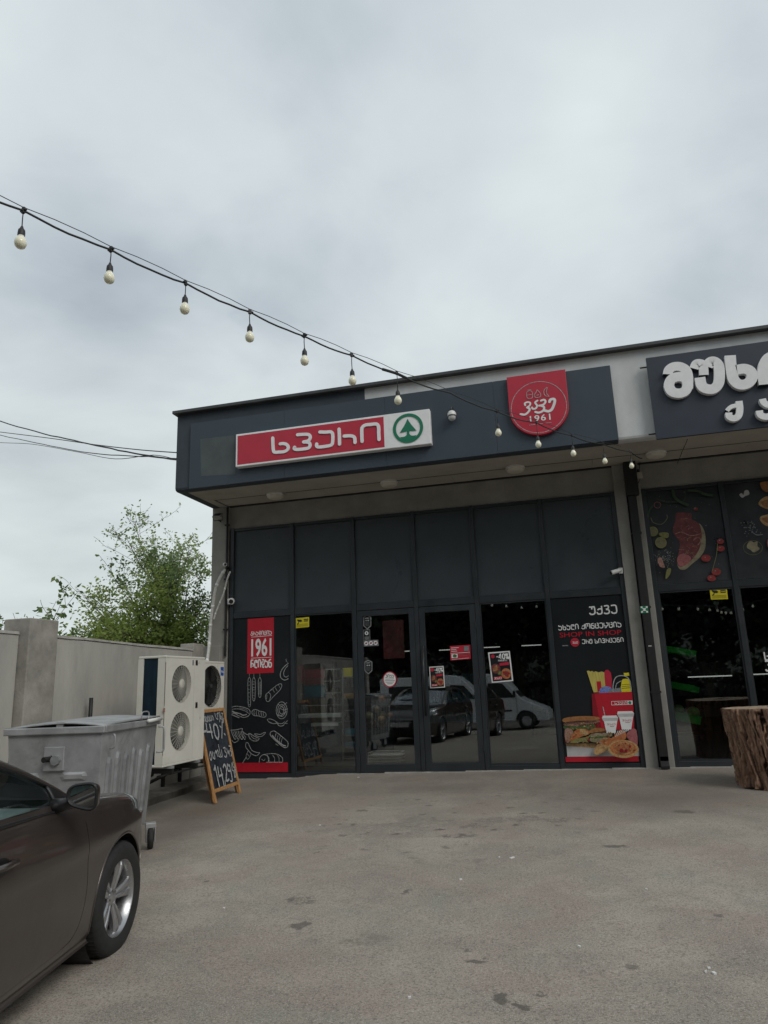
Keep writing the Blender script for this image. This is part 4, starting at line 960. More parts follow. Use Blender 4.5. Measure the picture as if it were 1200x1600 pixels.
def badge(cx, cy, label):
    t = thing('badge_sticker', label, 'sticker', group='dark shield stickers on the left door')
    q = pxy([(cx-6, cy-9), (cx, cy-12), (cx+6.5, cy-9), (cx+6.5, cy+6), (cx, cy+12), (cx-6, cy+6)], YG)
    build('sheet', MB().prism(q, 0, .002, fy(YG)), 'print_black', t)
    A = Art(fy(YG-.002), t); ccx = sum(p[0] for p in q)/6; ccz = sum(p[1] for p in q)/6
    A.stroke('chalk', [(ccx+(x-ccx)*.88, ccz+(z-ccz)*.88) for x, z in q], .009, closed=True, smooth=0)
    A.ell('chalk', ccx-.018, ccz+.02, .014, .012, 10); A.ell('chalk', ccx+.018, ccz+.02, .014, .012, 10)
    A.stroke('chalk', [(ccx-.03, ccz+.06), (ccx+.03, ccz+.06)], .012, smooth=0)
    for k in (.02, .04, .06): A.stroke('chalk_dim', [(ccx-.035, ccz-k), (ccx+.035, ccz-k)], .006, smooth=0)
    A.done({'chalk': 'emblem', 'chalk_dim': 'small_print'})
badge(573.8, 972.5, 'upper dark shield sticker at the top of the left door'); badge(575.5, 1042.5, 'lower dark shield sticker on the left door')
t, q = plate('rules_sticker', 'small white pictogram sticker under the upper shield on the left door', [(567.5, 984), (578, 983.5), (578.5, 1001), (568, 1001.5)], 'chalk_dim', YG)
A = Art(fy(YG-.003), t); A.poly('print_black', [inq(q, .08, .05), inq(q, .92, .05), inq(q, .92, .95), inq(q, .08, .95)]); c = inq(q, .5, .32); A.ell('white', c[0], c[1], .032, .032); A.ell('black', c[0], c[1], .014, .018)
for v in (.66, .76, .86): A.stroke('chalk', [inq(q, .2, v), inq(q, .8, v)], .006, smooth=0)
A.done({'print_black': 'field', 'white': 'disc', 'black': 'symbol', 'chalk': 'small_print'})
t, q = plate('prohibition_sticker', 'row of three round pictograms on a strip of the left door', [(568, 1000.8), (591, 999.5), (591.5, 1009), (568.5, 1010)], 'chalk_dim', YG-.0005)
A = Art(fy(YG-.0035), t)
for s in (.18, .5, .82):
    c = inq(q, s, .5); A.ell('white', c[0], c[1], .036, .036); A.ell('black', c[0], c[1], .018, .014); A.stroke('sign_red', [(c[0]-.026, c[1]-.02), (c[0]+.026, c[1]+.02)], .006, smooth=0)
A.done({'white': 'disc', 'black': 'symbol', 'sign_red': 'bar'})
t = thing('opening_hours_sticker', 'round white opening hours sticker with red rim on the left door', 'sticker')
c = pxy([(609, 1061.5)], YG)[0]; r = .118
build('sheet', MB().prism([(c[0]+r*math.cos(a), c[1]+r*1.08*math.sin(a)) for a in [2*math.pi*i/32 for i in range(32)]], 0, .002, fy(YG)), 'sign_red', t)
A = Art(fy(YG-.002), t); A.ell('white', c[0], c[1], r*.86, r*.94, 32)
gtext(A, 'black', 'ღიაა', c[0]-.07, c[1]+.03, c[0]+.07, c[1]+.075)
for k, w in ((.005, .07), (-.02, .085), (-.045, .07), (-.07, .045)): A.stroke('black', [(c[0]-w, c[1]+k), (c[0]+w, c[1]+k)], .006, smooth=0)
A.done({'white': 'disc', 'black': 'lettering'})
# white letters on the far right window
t = thing('window_lettering', 'white vinyl letters at the right edge of the window above the log', 'lettering')
A = Art(fy(YG), t); a = pxy([(1195, 1031), (1215, 1018)], YG); gtext(A, 'white', 'სა', a[0][0], a[0][1], a[1][0], a[1][1])
a = pxy([(1197, 1048), (1225, 1032)], YG); gtext(A, 'white', 'ღია', a[0][0], a[0][1], a[1][0], a[1][1]); A.done({'white': 'lettering_print'})
# green assembly square on the downpipe
t, q = plate('evacuation_sign', 'small green square sign with white arrows on the downpipe', [(1000, 947), (1012.5, 946.5), (1013.5, 958), (1001, 958.5)], 'green', -.165, cat='sign')
A = Art(fy(-.169), t)
for s, u in ((.18, .18), (.82, .18), (.18, .82), (.82, .82)):
    A.poly('white', [inq(q, s-.11, u-.11), inq(q, s+.11, u-.11), inq(q, s+.11, u+.11), inq(q, s-.11, u+.11)]); A.stroke('white', [inq(q, s, u), inq(q, .5, .5)], .010, smooth=0)
A.ell('white', *inq(q, .5, .5), .018, .022); A.done({'white': 'arrows'})

# ================================================================== boundary wall on the left
XW = -6.3
Wl = thing('boundary_wall', 'rendered concrete boundary wall with raw posts left of the shop', 'wall')
def wall_seg(y0, y1, zt0, zt1, name='wall_section'):
    mb = MB(); n = 12; rows = []
    prof = [(XW, -.9), (XW, None), (XW-.02, None), (XW-.20, None), (XW-.22, None), (XW-.22, -.9)]
    for i in range(n+1):
        y = y0+(y1-y0)*i/n; zt = zt0+(zt1-zt0)*i/n + random.uniform(-.006, .006); row = []
        for j, (x, z) in enumerate(prof):
            row.append((x+random.uniform(-.003, .003), y, z if z is not None else zt+(0 if j in (2, 3) else -.03)))
        rows.append(row)
    mb.grid(rows); mb.f.append(tuple(range(6))); mb.f.append(tuple(n*6+j for j in range(6)))
    w = build(name, mb, 'wall', Wl)
    cp = MB(); cp.grid([[(XW+.012, y0+(y1-y0)*i/n, zt0+(zt1-zt0)*i/n-.012+random.uniform(-.006, .006)), (XW+.005, y0+(y1-y0)*i/n, zt0+(zt1-zt0)*i/n+.018+random.uniform(-.004, .006)), (XW-.10, y0+(y1-y0)*i/n, zt0+(zt1-zt0)*i/n+.03), (XW-.235, y0+(y1-y0)*i/n, zt0+(zt1-zt0)*i/n+.012)] for i in range(n+1)])
    build('mortar_cap', cp, 'cap_white', w)
wall_seg(-4.10, -.30, 2.105, 2.04)
wall_seg(-13.4, -4.62, 2.15, 2.11)
def post(y0, y1, x1, zt, name='post'):
    mb = MB(); mb.box(XW-.24, x1, y0, y1, -.9, zt); build(name, mb, 'wall_post', Wl, bevel=.012)
post(-4.60, -4.115, XW+.13, 2.285)
post(-13.8, -13.42, XW+.13, 2.3)
post(-.66, -.31, XW+.02, 2.16, 'end_block')
# low footing ledge running along the wall
lg = MB(); rows = []
for i in range(15):
    y = -5.6+i*(5.45)/14; gzv = gz(-5.8, y); j = random.uniform(-.012, .012)
    rows.append([(XW+.005, y, gzv+.11), (XW+.34+j, y, gzv+.105+j*.4), (XW+.37+j, y, gzv+.085), (XW+.38+j, y, -.4)])
lg.grid(rows); lg.box(XW+.005, XW+.375, -.16, -.15, -.4, gz(-5.8, 0)+.09)
build('footing_ledge', lg, 'footing', Wl, smooth=False)

# ================================================================== canopy fittings
def disc_lamp(u, v, lab):
    d = ray(u, v); t_ = (ZP-.02-CAM.z)/d.z; p = CAM+d*t_
    t = thing('ceiling_lamp', lab, 'lamp', (p.x, p.y, ZP+.002), group='round canopy lamps')
    build('lamp_base', MB().lathe([(0, .0), (.150, .0), (.154, -.025), (.146, -.032), (0, -.032)], 28), 'cam_white', t, smooth=True, auto=True)
    build('diffuser', MB().lathe([(.145, -.031), (.142, -.055), (.12, -.075), (.06, -.085), (0, -.088)], 28), 'lampdisc', t, smooth=True, recalc=True)
disc_lamp(430, 774, 'round unlit lamp under the canopy, nearest the left corner')
disc_lamp(608, 755, 'round unlit lamp under the canopy below the tree logo')
disc_lamp(805, 732, 'round unlit lamp under the canopy below the red shield sign')
disc_lamp(1025, 709, 'round unlit lamp under the canopy right of the downpipe')

# downpipe on the right pillar
dp = thing('downpipe', 'square black downpipe running down the concrete pillar', 'pipe')
px0, px1 = on_y(1031, 1190, -.12).x, on_y(1045, 1190, -.12).x
box('pipe_run', px0, px1, -.16, -.058, gz(1, 0)+.10, 4.12, 'black_steel', dp, bevel=.008)
box('pipe_head', px0-.02, px1+.045, -.20, -.058, 4.12, ZP, 'black_steel', dp, bevel=.008)
hd = MB(); hd.prism([(-.058, .16), (-.16, .16), (-.16, .10), (-.23, .035), (-.23, .0), (-.17, .0), (-.058, .05)], px0+.004, px1-.004, lambda a, b, d: (d, a, gz(1, 0)+b+.01)); build('pipe_shoe', hd, 'black_steel', dp)
for z in (1.1, 2.35, 3.5): box('pipe_clamp', px0-.012, px1+.012, -.165, -.056, z, z+.03, 'black_steel', dp)
box('clip', px0+.03, px0+.075, -.166, -.1605, 1.78, 1.79, 'white', dp)

# black conduit joint on left pillar
cd = thing('conduit', 'thin black conduit on the left concrete pillar', 'pipe')
cx = on_y(354, 900, -.05).x
build('tube', MB().tube([(cx, -.052, 1.95), (cx, -.052, ZP-.02)], .022, 8), 'black_steel', cd)
for z in (2.4, 3.3, 4.3): box('saddle', cx-.04, cx+.04, -.078, -.031, z, z+.025, 'black_steel', cd)

# cctv
def turret(u, v, y, r, lab, aim=(0, -1, -.35), up=False, base='x'):
    p = on_y(u, v, y); t = thing('security_camera', lab, 'camera', p)
    a = Vector(aim).normalized(); q = Vector((0, 0, 1)).rotation_difference(a).to_matrix().to_4x4()
    build('housing', MB().lathe([(0, -r*1.1), (r*.7, -r*1.0), (r, -r*.6), (r*1.02, .0), (r*.93, r*.55), (r*.8, r*.62), (0, r*.62)], 20, q), 'cam_white', t, smooth=True, auto=True)
    build('lens', MB().lathe([(0, r*.63), (r*.66, r*.63), (r*.60, r*.80), (0, r*.86)], 20, q), 'black', t, smooth=True, auto=True)
    return t
t = turret(361.5, 939.5, -.10, .058, 'white box camera at the left edge of the dark glazing', (.35, -1, -.25))
build('bracket', MB().box(-.085, -.0, .01, .085, -.05, .055), 'cam_white', t, bevel=.01)
t = turret(351.5, 882, -.14, .036, 'small white camera on the left pillar above the pale hoses', (.9, -1, -.15))
build('bracket', MB().tube([(0, .02, 0), (.02, .07, -.03), (.03, .10, -.08)], .014, 8), 'black', t, smooth=True)
# bullet camera right
p = on_y(962, 893, -.12); t = thing('security_camera', 'white bullet camera on the right pillar pointing left', 'camera', p)
a = Vector((-1, -.35, -.28)).normalized(); q = Vector((0, 0, 1)).rotation_difference(a).to_matrix().to_4x4()
build('housing', MB().lathe([(0, -.06), (.034, -.055), (.036, .07), (.030, .075), (0, .075)], 18, q), 'cam_white', t, smooth=True, auto=True)
build('lens', MB().lathe([(0, .070), (.028, .0755), (.028, .085), (.02, .086), (.018, .078), (0, .078)], 18, q), 'black', t, smooth=True, auto=True)
build('bracket', MB().tube([(.03, .0, .0), (.07, .03, .02), (.085, .062, .02)], .018, 8).box(.05, .11, .05, .064, -.03, .06), 'cam_white', t)
# dome camera hanging in front of the fascia
p = on_y(706, 649, YF-.13); t = thing('dome_camera', 'white dome camera with clear hood in front of the navy fascia', 'camera', p)
build('housing', MB().lathe([(0, .075), (.028, .073), (.05, .06), (.066, .03), (.068, .0), (.064, -.006), (0, -.006)], 20), 'cam_white', t, smooth=True, auto=True)
build('band', MB().lathe([(.0, -.007), (.060, -.007), (.060, -.022), (0, -.022)], 20), 'coping', t, smooth=True, auto=True)
build('dome', MB().lathe([(.058, -.023), (.055, -.05), (.042, -.072), (.022, -.084), (0, -.088)], 20), 'bulb_neck', t, smooth=True)
build('arm', MB().tube([(0, 0, .07), (0, 0, .13), (0, .05, .15), (0, .085, .15)], .012, 8), 'coping', t, smooth=True)
# floodlight at the top of left pillar
p = on_y(340, 806, -.16); t = thing('floodlight', 'small grey floodlight high on the left pillar under the canopy', 'lamp', p)
q = Matrix.Rotation(R_(-50), 4, 'X')
build('lamp_head', MB().box(-.085, .085, -.025, .02, -.06, .06, q), 'concrete', t, bevel=.01); build('lamp_glass', MB().box(-.07, .07, -.029, -.0255, -.045, .045, q), 'black', t)
build('yoke', MB().tube([(-.09, 0, 0), (-.09, .03, -.08), (.09, .03, -.08), (.09, 0, 0)], .008, 6).tube([(0, .03, -.08), (0, .125, -.08)], .010, 6), 'black_steel', t)
# boxes and hanging wires right of the downpipe
p = on_y(998, 743, -.12); t = thing('junction_box', 'small grey junction box under the canopy beside the downpipe', 'box', p)
build('box_body', MB().box(-.055, .055, -.03, .06, -.05, .05), 'soffit', t, bevel=.006); build('gland', MB().lathe([(0, .05), (.018, .05), (.018, .10), (0, .10)], 10), 'cable', t)
cb_ = MB(); pts = [on_y(u, v, -.10) for u, v in ((1000, 722), (999, 735), (1000, 748), (994, 758), (987, 756), (986, 748), (990, 742))]
cb_.tube(smooth_pts([tuple(x) for x in pts], 4), .006, 6); tag(build('loose_cable', cb_, 'cable', smooth=True), 'loose black cable loop hanging beside the downpipe', 'cable')
cb_ = MB(); pts = [on_y(u, v, YF+.3) for u, v in ((1077, 680), (1072, 692), (1066, 705), (1062, 716), (1058, 724))]
cb_.tube([tuple(x) for x in pts], .005, 6); tag(build('drop_wire', cb_, 'cable', smooth=True), 'thin black wire dropping under the canopy below the navy signboard', 'cable')

# pale insulated hoses on the left pillar
def hose(pxs, y, r, lab):
    pts = smooth_pts([tuple(on_y(u, v, yy)) for (u, v), yy in zip(pxs, y)], 6)
    t = thing('insulated_hose', lab, 'hose', group=None)
    build('hose_run', MB().tube(pts, r, 10), 'pipe_white', t, smooth=True)
    mb = MB(); 
    for k in range(3, len(pts)-2, 7): mb.tube([pts[k], pts[k+1]], r*1.12, 10)
    build('tape_wrap', mb, 'cam_white', t, smooth=True)
hose([(352, 890), (345, 900), (337, 920), (332, 950), (329, 975), (327.5, 1000), (325, 1024), (322, 1040)], [-.06, -.10, -.12, -.12, -.14, -.2, -.6, -.9], .028, 'thicker pale hose curving down the left pillar to the cooling units')
hose([(360, 893), (355, 905), (350, 925), (343, 943), (337, 958), (334, 968)], [-.06, -.09, -.10, -.11, -.12, -.13], .016, 'thinner pale hose crossing the conduit on the left pillar')

# ================================================================== festoon lights
Apl = Vector((-2.93, -8.62, 0)); Bpl = Vector((1.02, -1.30, 0)); ab = (Bpl-Apl).normalized(); pn = Vector((-ab.y, ab.x, 0))
def onpl(u, v):
    d = ray(u, v); return CAM + d*((Apl-Vector((CAM.x, CAM.y, 0))).dot(pn)/d.dot(pn))
junc = [(37, 327), (173.5, 388), (290, 440.5), (390.5, 485.5), (475.5, 523), (549.5, 553), (620, 581.5), (703, 612), (776, 641), (838, 659), (893, 679), (942, 692), (984, 704)]
JP = [onpl(*j) for j in junc]
fs = thing('string_light_cable', 'black festoon cable and steel wire sagging across the sky to the canopy', 'cable')
first = JP[0] + (JP[0]-JP[1])*1.0; lastp = onpl(1003, 716)
seq = [first + (JP[0]-JP[1])*3, first] + JP + [lastp]
cab = []
for a, b in zip(seq[:-1], seq[1:]):
    for i in range(6):
        t_ = i/6; cab.append(a.lerp(b, t_) + Vector((0, 0, -.030*math.sin(math.pi*t_)*(b-a).length-.012 + random.uniform(-.003, .003))))
cab.append(lastp)
build('cable_run', MB().tube(cab, .0068, 6), 'cable', fs, smooth=True)
wire = [p + Vector((0, 0, .012)) for i, p in enumerate(seq[:-1])]
wire2 = []
for a, b in zip(wire[:-1], wire[1:]):
    for i in range(3): wire2.append(a.lerp(b, i/3) + Vector((0, 0, .012*(1 if 0 < i else 0))))
build('carrier_wire', MB().tube(wire2, .0028, 5), 'cable', fs, smooth=True)
tape = MB()
for k in (46, 47, 48): tape.tube([cab[k], cab[k+1]], .013, 6)
build('tape_joint', tape, 'cable', fs)
names = ['first bulb at the left edge of the picture', 'second bulb from the left', 'third bulb from the left', 'fourth bulb from the left', 'fifth bulb from the left', 'sixth bulb, the last one wholly against the sky',
         'bulb in front of the pale render above the tree logo', None, 'bulb on the navy fascia left of the red shield sign', 'bulb at the rounded tip of the red shield sign', 'bulb at the lower edge of the navy fascia', 'bulb under the canopy left of the downpipe head', 'last bulb of the string beside the downpipe head']
bulb_me = None
for i, (p, nm) in enumerate(zip(JP, names)):
    if nm is None: continue
    drop = [.115, .105, .10, .11, .12, .14, .17, 0, .15, .17, .14, .15, .12][i]
    t = thing('festoon_bulb', 'opal bulb, '+nm, 'light bulb', p, rz=random.uniform(0, 3), group='opal bulbs on the festoon cable')
    if bulb_me is None:
        s_ = build('socket', MB().lathe([(0, -.0), (.006, -.0), (.010, -.012), (.014, -.02), (.019, -.026), (.021, -.045), (.021, -.062), (0, -.062)], 14), 'cable', t, smooth=True, auto=True)
        g_ = build('bulb_globe', MB().lathe([(.0165, -.061), (.019, -.072), (.026, -.084), (.0325, -.098), (.0345, -.112), (.032, -.127), (.025, -.139), (.014, -.146), (0, -.148)], 18), 'bulb', t, smooth=True)
        n_ = build('bulb_neck', MB().lathe([(0, -.0615), (.018, -.0615), (.0185, -.070), (.0195, -.0735), (0, -.074)], 14), 'bulb_neck', t, smooth=True)
        bulb_me = (s_.data, g_.data, n_.data)
    else:
        s_ = link('socket', bulb_me[0], None, t); g_ = link('bulb_globe', bulb_me[1], None, t); n_ = link('bulb_neck', bulb_me[2], None, t)
    for o in (s_, g_, n_): o.location = (0, 0, -drop)
    build('drop_cord', MB().tube([(0, 0, -.005), (.003*(-1)**i, .0, -drop*.5), (0, 0, -drop-.003)], .0035, 6), 'cable', t, smooth=True)
    build('clip', MB().box(-.012, .012, -.008, .008, -.028, .012).box(-.026, .026, -.008, .008, -.014, -.004), 'cable', t, bevel=.003)

# ================================================================== overhead cables on the left
pole_dir = []
def ovh(pxs, deps, r, lab, wig=.0):
    pts = []
    for (u, v), z in zip(pxs, deps): pts.append(tuple(CAM + ray(u, v)*z))
    pts = smooth_pts(pts, 6)
    pts = [(x+rng.normal(0, wig), y, z+rng.normal(0, wig)) for x, y, z in pts]
    tag(build('overhead_cable', MB().tube(pts, r, 6), 'cable', smooth=True), lab, 'cable')
DP = [22, 19, 16.5, 14.5, 13.2, 12.2]
ovh([(-90, 622), (0, 658), (80, 680), (150, 696), (220, 710), (281, 719)], DP, .016, 'thick twisted overhead cable, highest where it enters from the left', .005)
ovh([(-90, 664), (0, 675), (80, 685), (150, 695), (220, 703), (281, 707.5)], DP, .010, 'straight overhead cable ending highest on the building corner')
ovh([(-90, 662), (0, 680), (80, 697), (150, 709), (220, 713), (281, 717)], DP, .010, 'twisted overhead cable sagging below the straight one', .004)
ovh([(-90, 686), (0, 691.5), (50, 694), (120, 706), (180, 717), (240, 711), (281, 720)], [22, 19, 17.5, 15.5, 14, 13, 12.2], .007, 'thin lowest overhead cable with a deep sag')

# ================================================================== cooling units
def ac(name_label, x0, x1, y0, y1, z0, z1, fans, side_open):
    t = thing('cooling_unit', name_label, 'air conditioner', ((x0+x1)/2, (y0+y1)/2, z0))
    o = Vector(t.location); bx_ = lambda nm, a, b, c, d, e, f, m, par=t, bv=0.: build(nm, MB().box(a-o.x, b-o.x, c-o.y, d-o.y, e-o.z, f-o.z), m, par, bv)
    W = x1-x0
    # casing as panels so that the grilles and the coil are real openings
    bx_('top_panel', x0, x1, y0, y1, z1-.03, z1, 'ac_white', bv=.008)
    bx_('base_panel', x0, x1, y0, y1, z0, z0+.03, 'ac_white', bv=.006)
    bx_('back_panel', x0, x0+.02, y0, y1, z0+.031, z1-.031, 'ac_white')
    bx_('end_panel', x0+.021, x1-.002, y1-.02, y1, z0+.031, z1-.031, 'ac_white')
    # front with circular cut-outs
    fy0, fy1 = y0, y1
    fr_ = bmesh.new(); bm = fr_
    frx = lambda yy, zz, d: (x1-d-o.x, yy-o.y, zz-o.z)
    mb = MB(); cyls = []
    if fans[0][3] > 0: pass
    n = 40; holes = [(cy, cz, r) for cy, cz, r, _ in fans]
    # build the front sheet as strips round each hole (square annulus -> circle)
    zs = sorted([z0+.031] + [h[1]-h[2]-.03 for h in holes] + [h[1]+h[2]+.03 for h in holes] + [z1-.031])
    for k in range(0, len(zs)-1, 2):
        mb.box(x1-.014-o.x, x1-o.x, fy0-o.y, fy1-o.y, zs[k]-o.z, zs[k+1]-o.z)
    for cy, cz, r in holes:
        a0, a1, b0, b1 = fy0, fy1, cz-r-.03, cz+r+.03; outer = []; inner = []
        for j in range(n):
            an = 2*math.pi*(j+.5)/n; c, s = math.cos(an), math.sin(an); inner.append((cy+r*c, cz+r*s))
            tx = ((a1-cy) if c > 0 else (cy-a0))/abs(c) if abs(c) > 1e-6 else 9; tz = (r+.03)/abs(s) if abs(s) > 1e-6 else 9
            m_2 = min(tx, tz); outer.append((cy+m_2*c, cz+m_2*s))
        vs = [frx(y, z, 0) for y, z in outer] + [frx(y, z, 0) for y, z in inner] + [frx(y, z, .06) for y, z in inner]
        fsx = [(j, (j+1) % n, n+(j+1) % n, n+j) for j in range(n)] + [(n+j, n+(j+1) % n, 2*n+(j+1) % n, 2*n+j) for j in range(n)]
        mb.add(vs, fsx)
        for (ca, cb2) in ((a0, b0), (a0, b1), (a1, b0), (a1, b1)):
            # corner fill
            pr = min(range(n), key=lambda j: (outer[j][0]-ca)**2+(outer[j][1]-cb2)**2)
            for dj in (-1, 1):
                j1 = (pr+dj) % n; mb.add([frx(*outer[pr], 0.0005), frx(*outer[j1], 0.0005), frx(ca, cb2, 0.0005)], [(0, 1, 2)])
    build('front_panel', mb, 'ac_white', t, recalc=False)
    seam_y = y0+(y1-y0)*.70
    bx_('seam', x1+.0005, x1+.002, seam_y, seam_y+.004, z0+.04, z1-.02, 'ac_grille')
    bx_('inner_void', x0+.021, x1-.09, y0+.03, y1-.021, z0+.031, z1-.031, 'ac_dark')
    for cy, cz, r, style in fans:
        f = thing('fan_grille', '', '', (0, 0, 0)); del f['label']; del f['category']; f.parent = t; f.location = (x1-o.x, cy-o.y, cz-o.z)
        wires = MB()
        if style == 1:
            for j in range(26):
                an = 2*math.pi*j/26; wires.tube([(.006, .055*math.cos(an), .055*math.sin(an)), (.016, r*.6*math.cos(an), r*.6*math.sin(an)), (.002, r*.99*math.cos(an), r*.99*math.sin(an))], .0028, 4, caps=False)
            for k in range(7):
                rr = .055+(r-.055)*(k+1)/7; wires.tube([(.012-.012*(k/7)**2, rr*math.cos(a), rr*math.sin(a)) for a in [2*math.pi*i/36 for i in range(37)]], .0020, 4, caps=False)
            build('wires', wires, 'ac_grille', f, smooth=True)
            build('hub', MB().lathe([(0, .018), (.05, .018), (.06, .012), (.062, .0), (0, 0)], 24, ax='x'), 'chalk' if False else 'ac_grille', f, smooth=True, auto=True)
        else:
            for k in range(11):
                rr = .03+(r-.03)*(k+1)/11; wires.tube([(.008, rr*math.cos(a), rr*math.sin(a)) for a in [2*math.pi*i/36 for i in range(37)]], .004, 4, caps=False)
            for j in range(16):
                a0_ = 2*math.pi*j/16; wires.tube([(.004, (.03+(r-.03)*s_)*math.cos(a0_+s_*.9), (.03+(r-.03)*s_)*math.sin(a0_+s_*.9)) for s_ in (0, .25, .5, .75, 1)], .003, 4, caps=False)
            build('wires', wires, 'black_steel', f, smooth=True); build('hub', MB().lathe([(0, .012), (.03, .012), (.033, 0)], 20, ax='x'), 'coping', f, smooth=True, auto=True)
        bl = MB()
        for j in range(3 if style == 1 else 3):
            a_ = 2*math.pi*j/3+.4
            bl.add([(-.055+.03*s2, (.04+.0*s2)*math.cos(a_+s2*.5) if q_ == 0 else r*.92*math.cos(a_+s2*1.0), .04*math.sin(a_+s2*.5) if q_ == 0 else r*.92*math.sin(a_+s2*1.0)) for q_ in (0, 1) for s2 in (0, .5, 1)], [(0, 1, 4, 3), (1, 2, 5, 4)])
        build('fan_blades', bl, 'coping', f, recalc=False)
    if side_open:
        # open left end: frame posts, fins
        bx_('corner_post', x1-.115, x1-.016, y0, y0+.02, z0+.031, z1-.031, 'ac_white')
        bx_('corner_post', x0+.021, x0+.075, y0, y0+.02, z0+.031, z1-.031, 'ac_white')
        co = MB()
        for k in range(46):
            yy = x0+.078+(x1-.118-x0-.078)*k/46; co.box(yy-o.x, yy+.003-o.x, y0+.012-o.y, y0+.028-o.y, z0+.035-o.z, z1-.035-o.z)
        c_ = build('coil_fins', co, 'ac_coil', t)
    else: bx_('end_panel', x0+.021, x1-.015, y0, y0+.02, z0+.031, z1-.031, 'ac_white')
    ft = MB()
    for yy in (y0+.15, y1-.2): ft.box(x0+.02-o.x, x1+.03-o.x, yy-o.y, yy+.07-o.y, -.03, -.001)
    build('foot_rail', ft, 'galv', t)
    return t, o, seam_y
AX1 = -5.05; AY0, AY1 = on_x(260, 1024, AX1).y, on_x(321, 1027, AX1).y; AZ1 = on_x(260, 1024, AX1).z; AZ0 = on_x(252, 1200, AX1).z
ac1, o1, sy = ac('large cream cooling unit with two fan grilles, one above the other', AX1-.40, AX1, AY0, AY1, AZ0, AZ1, [(AY0+.385, AZ1-.355, .238, 1), (AY0+.385, AZ0+.405, .238, 1)], True)
for (yy, zz, w, h, m) in ((-2.02, 1.79, .035, .07, 'galv_dark'), (-1.935, 1.79, .055, .07, 'black'), (-1.86, .0+1.795, .03, .03, 'ac_grille'), (-1.915, 1.19, .055, .075, 'black'), (-1.80, 1.02, .04, .04, 'ac_grille'), (-2.70, 1.16, .045, .05, 'ham')):
    build('label', MB().box(.2005, .2025, yy+1.67+AY1-o1.y, yy+w+1.67+AY1-o1.y, zz-h/2-o1.z-(1.87-AZ1 if zz > 1.5 else 0), zz+h/2-o1.z-(1.87-AZ1 if zz > 1.5 else 0)), m, ac1)
ac2, o2, sy2 = ac('smaller grey-white cooling unit with black fan and blue badge', -5.95, -5.60, -1.62, -.86, .36, 1.82, [(-1.29, 1.44, .31, 2), (-1.29, .74, .31, 2)], False)
build('brand_label', MB().box(.1755, .178, -.985-o2.y, -.885-o2.y, 1.60-o2.z, 1.735-o2.z), 'blue_badge' if 'blue_badge' in M else mat('badge_blue', (.01, .08, .36), .4), ac2)
lb = Art(lambda x, z, d: (.178+d, x, z), ac2); lb.text('white', 'Midea', -.975-o2.y, 1.645-o2.z, -.895-o2.y, 1.685-o2.z, bold=.01); lb.done({'white': 'lettering'})
for k in range(3): build('vent_line', MB().box(.1755, .1765, -1.0-o2.y, -.90-o2.y, 1.36+k*.03-o2.z, 1.366+k*.03-o2.z), 'ac_grille', ac2)
bk = thing('wall_bracket', 'black steel angle brackets carrying the cream cooling unit off the wall', 'bracket')
for yy in (AY0+.17, AY1-.24):
    mb = MB(); mb.box(XW+.005, AX1+.03, yy, yy+.05, AZ0-.09, AZ0-.032); mb.box(XW+.005, XW+.05, yy, yy+.05, -.02, .314); build('arm', mb, 'black_steel', bk)
    build('brace', MB().tube([(XW+.04, yy+.025, -.02), (AX1-.25, yy+.025, AZ0-.1)], .022, 4), 'black_steel', bk)
mb = MB(); mb.box(AX1-.06, AX1, AY0-.03, AY1+.1, AZ0-.105, AZ0-.091); build('rail', mb, 'black_steel', bk)
bk = thing('wall_bracket', 'black steel brackets under the smaller grey-white cooling unit', 'bracket')
for yy in (-1.5, -1.02):
    mb = MB(); mb.box(XW+.005, -5.57, yy, yy+.04, .315, .328); mb.box(XW+.005, XW+.05, yy, yy+.04, -.02, .314); build('arm', mb, 'black_steel', bk)
for yy, xx in ((-1.45, -5.9), ): pass
# black post sticking up between unit and bin
tag(build('stub_pipe', MB().tube([(XW+.12, -3.4, .75), (XW+.12, -3.4, 1.34)], .025, 8).tube([(XW+.12, -3.4, .77), (XW+.0, -3.4, .77)], .02, 8), 'black_steel', smooth=True), 'short black pipe stub standing against the wall behind the bin', 'pipe')

# ================================================================== metal waste container
D_ = thing('waste_container', 'galvanised metal waste container on castors with its lid ajar', 'waste container', (-4.08, -6.02, gz(-4.2, -5.5)), R_(11.5))
W, Ln, zb, zt = .85, 1.28, .24, 1.20; tp = .10       # width to -x, length to +y ; origin = near right rim corner
def dc(x, y, z):   # tapered box coordinate: x 0..W (to the left), y 0..Ln, z
    f = 1-(z-zb)/(zt-zb); cx_, cy_ = W/2, Ln/2
    return (-(cx_ + (x-cx_)*(1-tp*1.3*f)), cy_+(y-cy_)*(1-tp*1.25*f), z)
mb = MB(); n = 8
for i in range(n):
    z0_, z1_ = zb+(zt-zb)*i/n, zb+(zt-zb)*(i+1)/n
    mb.add([dc(0, 0, z0_), dc(W, 0, z0_), dc(W, Ln, z0_), dc(0, Ln, z0_), dc(0, 0, z1_), dc(W, 0, z1_), dc(W, Ln, z1_), dc(0, Ln, z1_)], [(0, 1, 5, 4), (1, 2, 6, 5), (2, 3, 7, 6), (3, 0, 4, 7)])
mb.add([dc(0, 0, zb), dc(W, 0, zb), dc(W, Ln, zb), dc(0, Ln, zb)], [(0, 1, 2, 3)])
bm = bmesh.new(); me = bpy.data.meshes.new('body'); me.from_pydata(mb.v, [], mb.f); bm.from_mesh(me); bmesh.ops.remove_doubles(bm, verts=bm.verts, dist=.0005); bmesh.ops.recalc_face_normals(bm, faces=bm.faces); bm.to_mesh(me); bm.free()
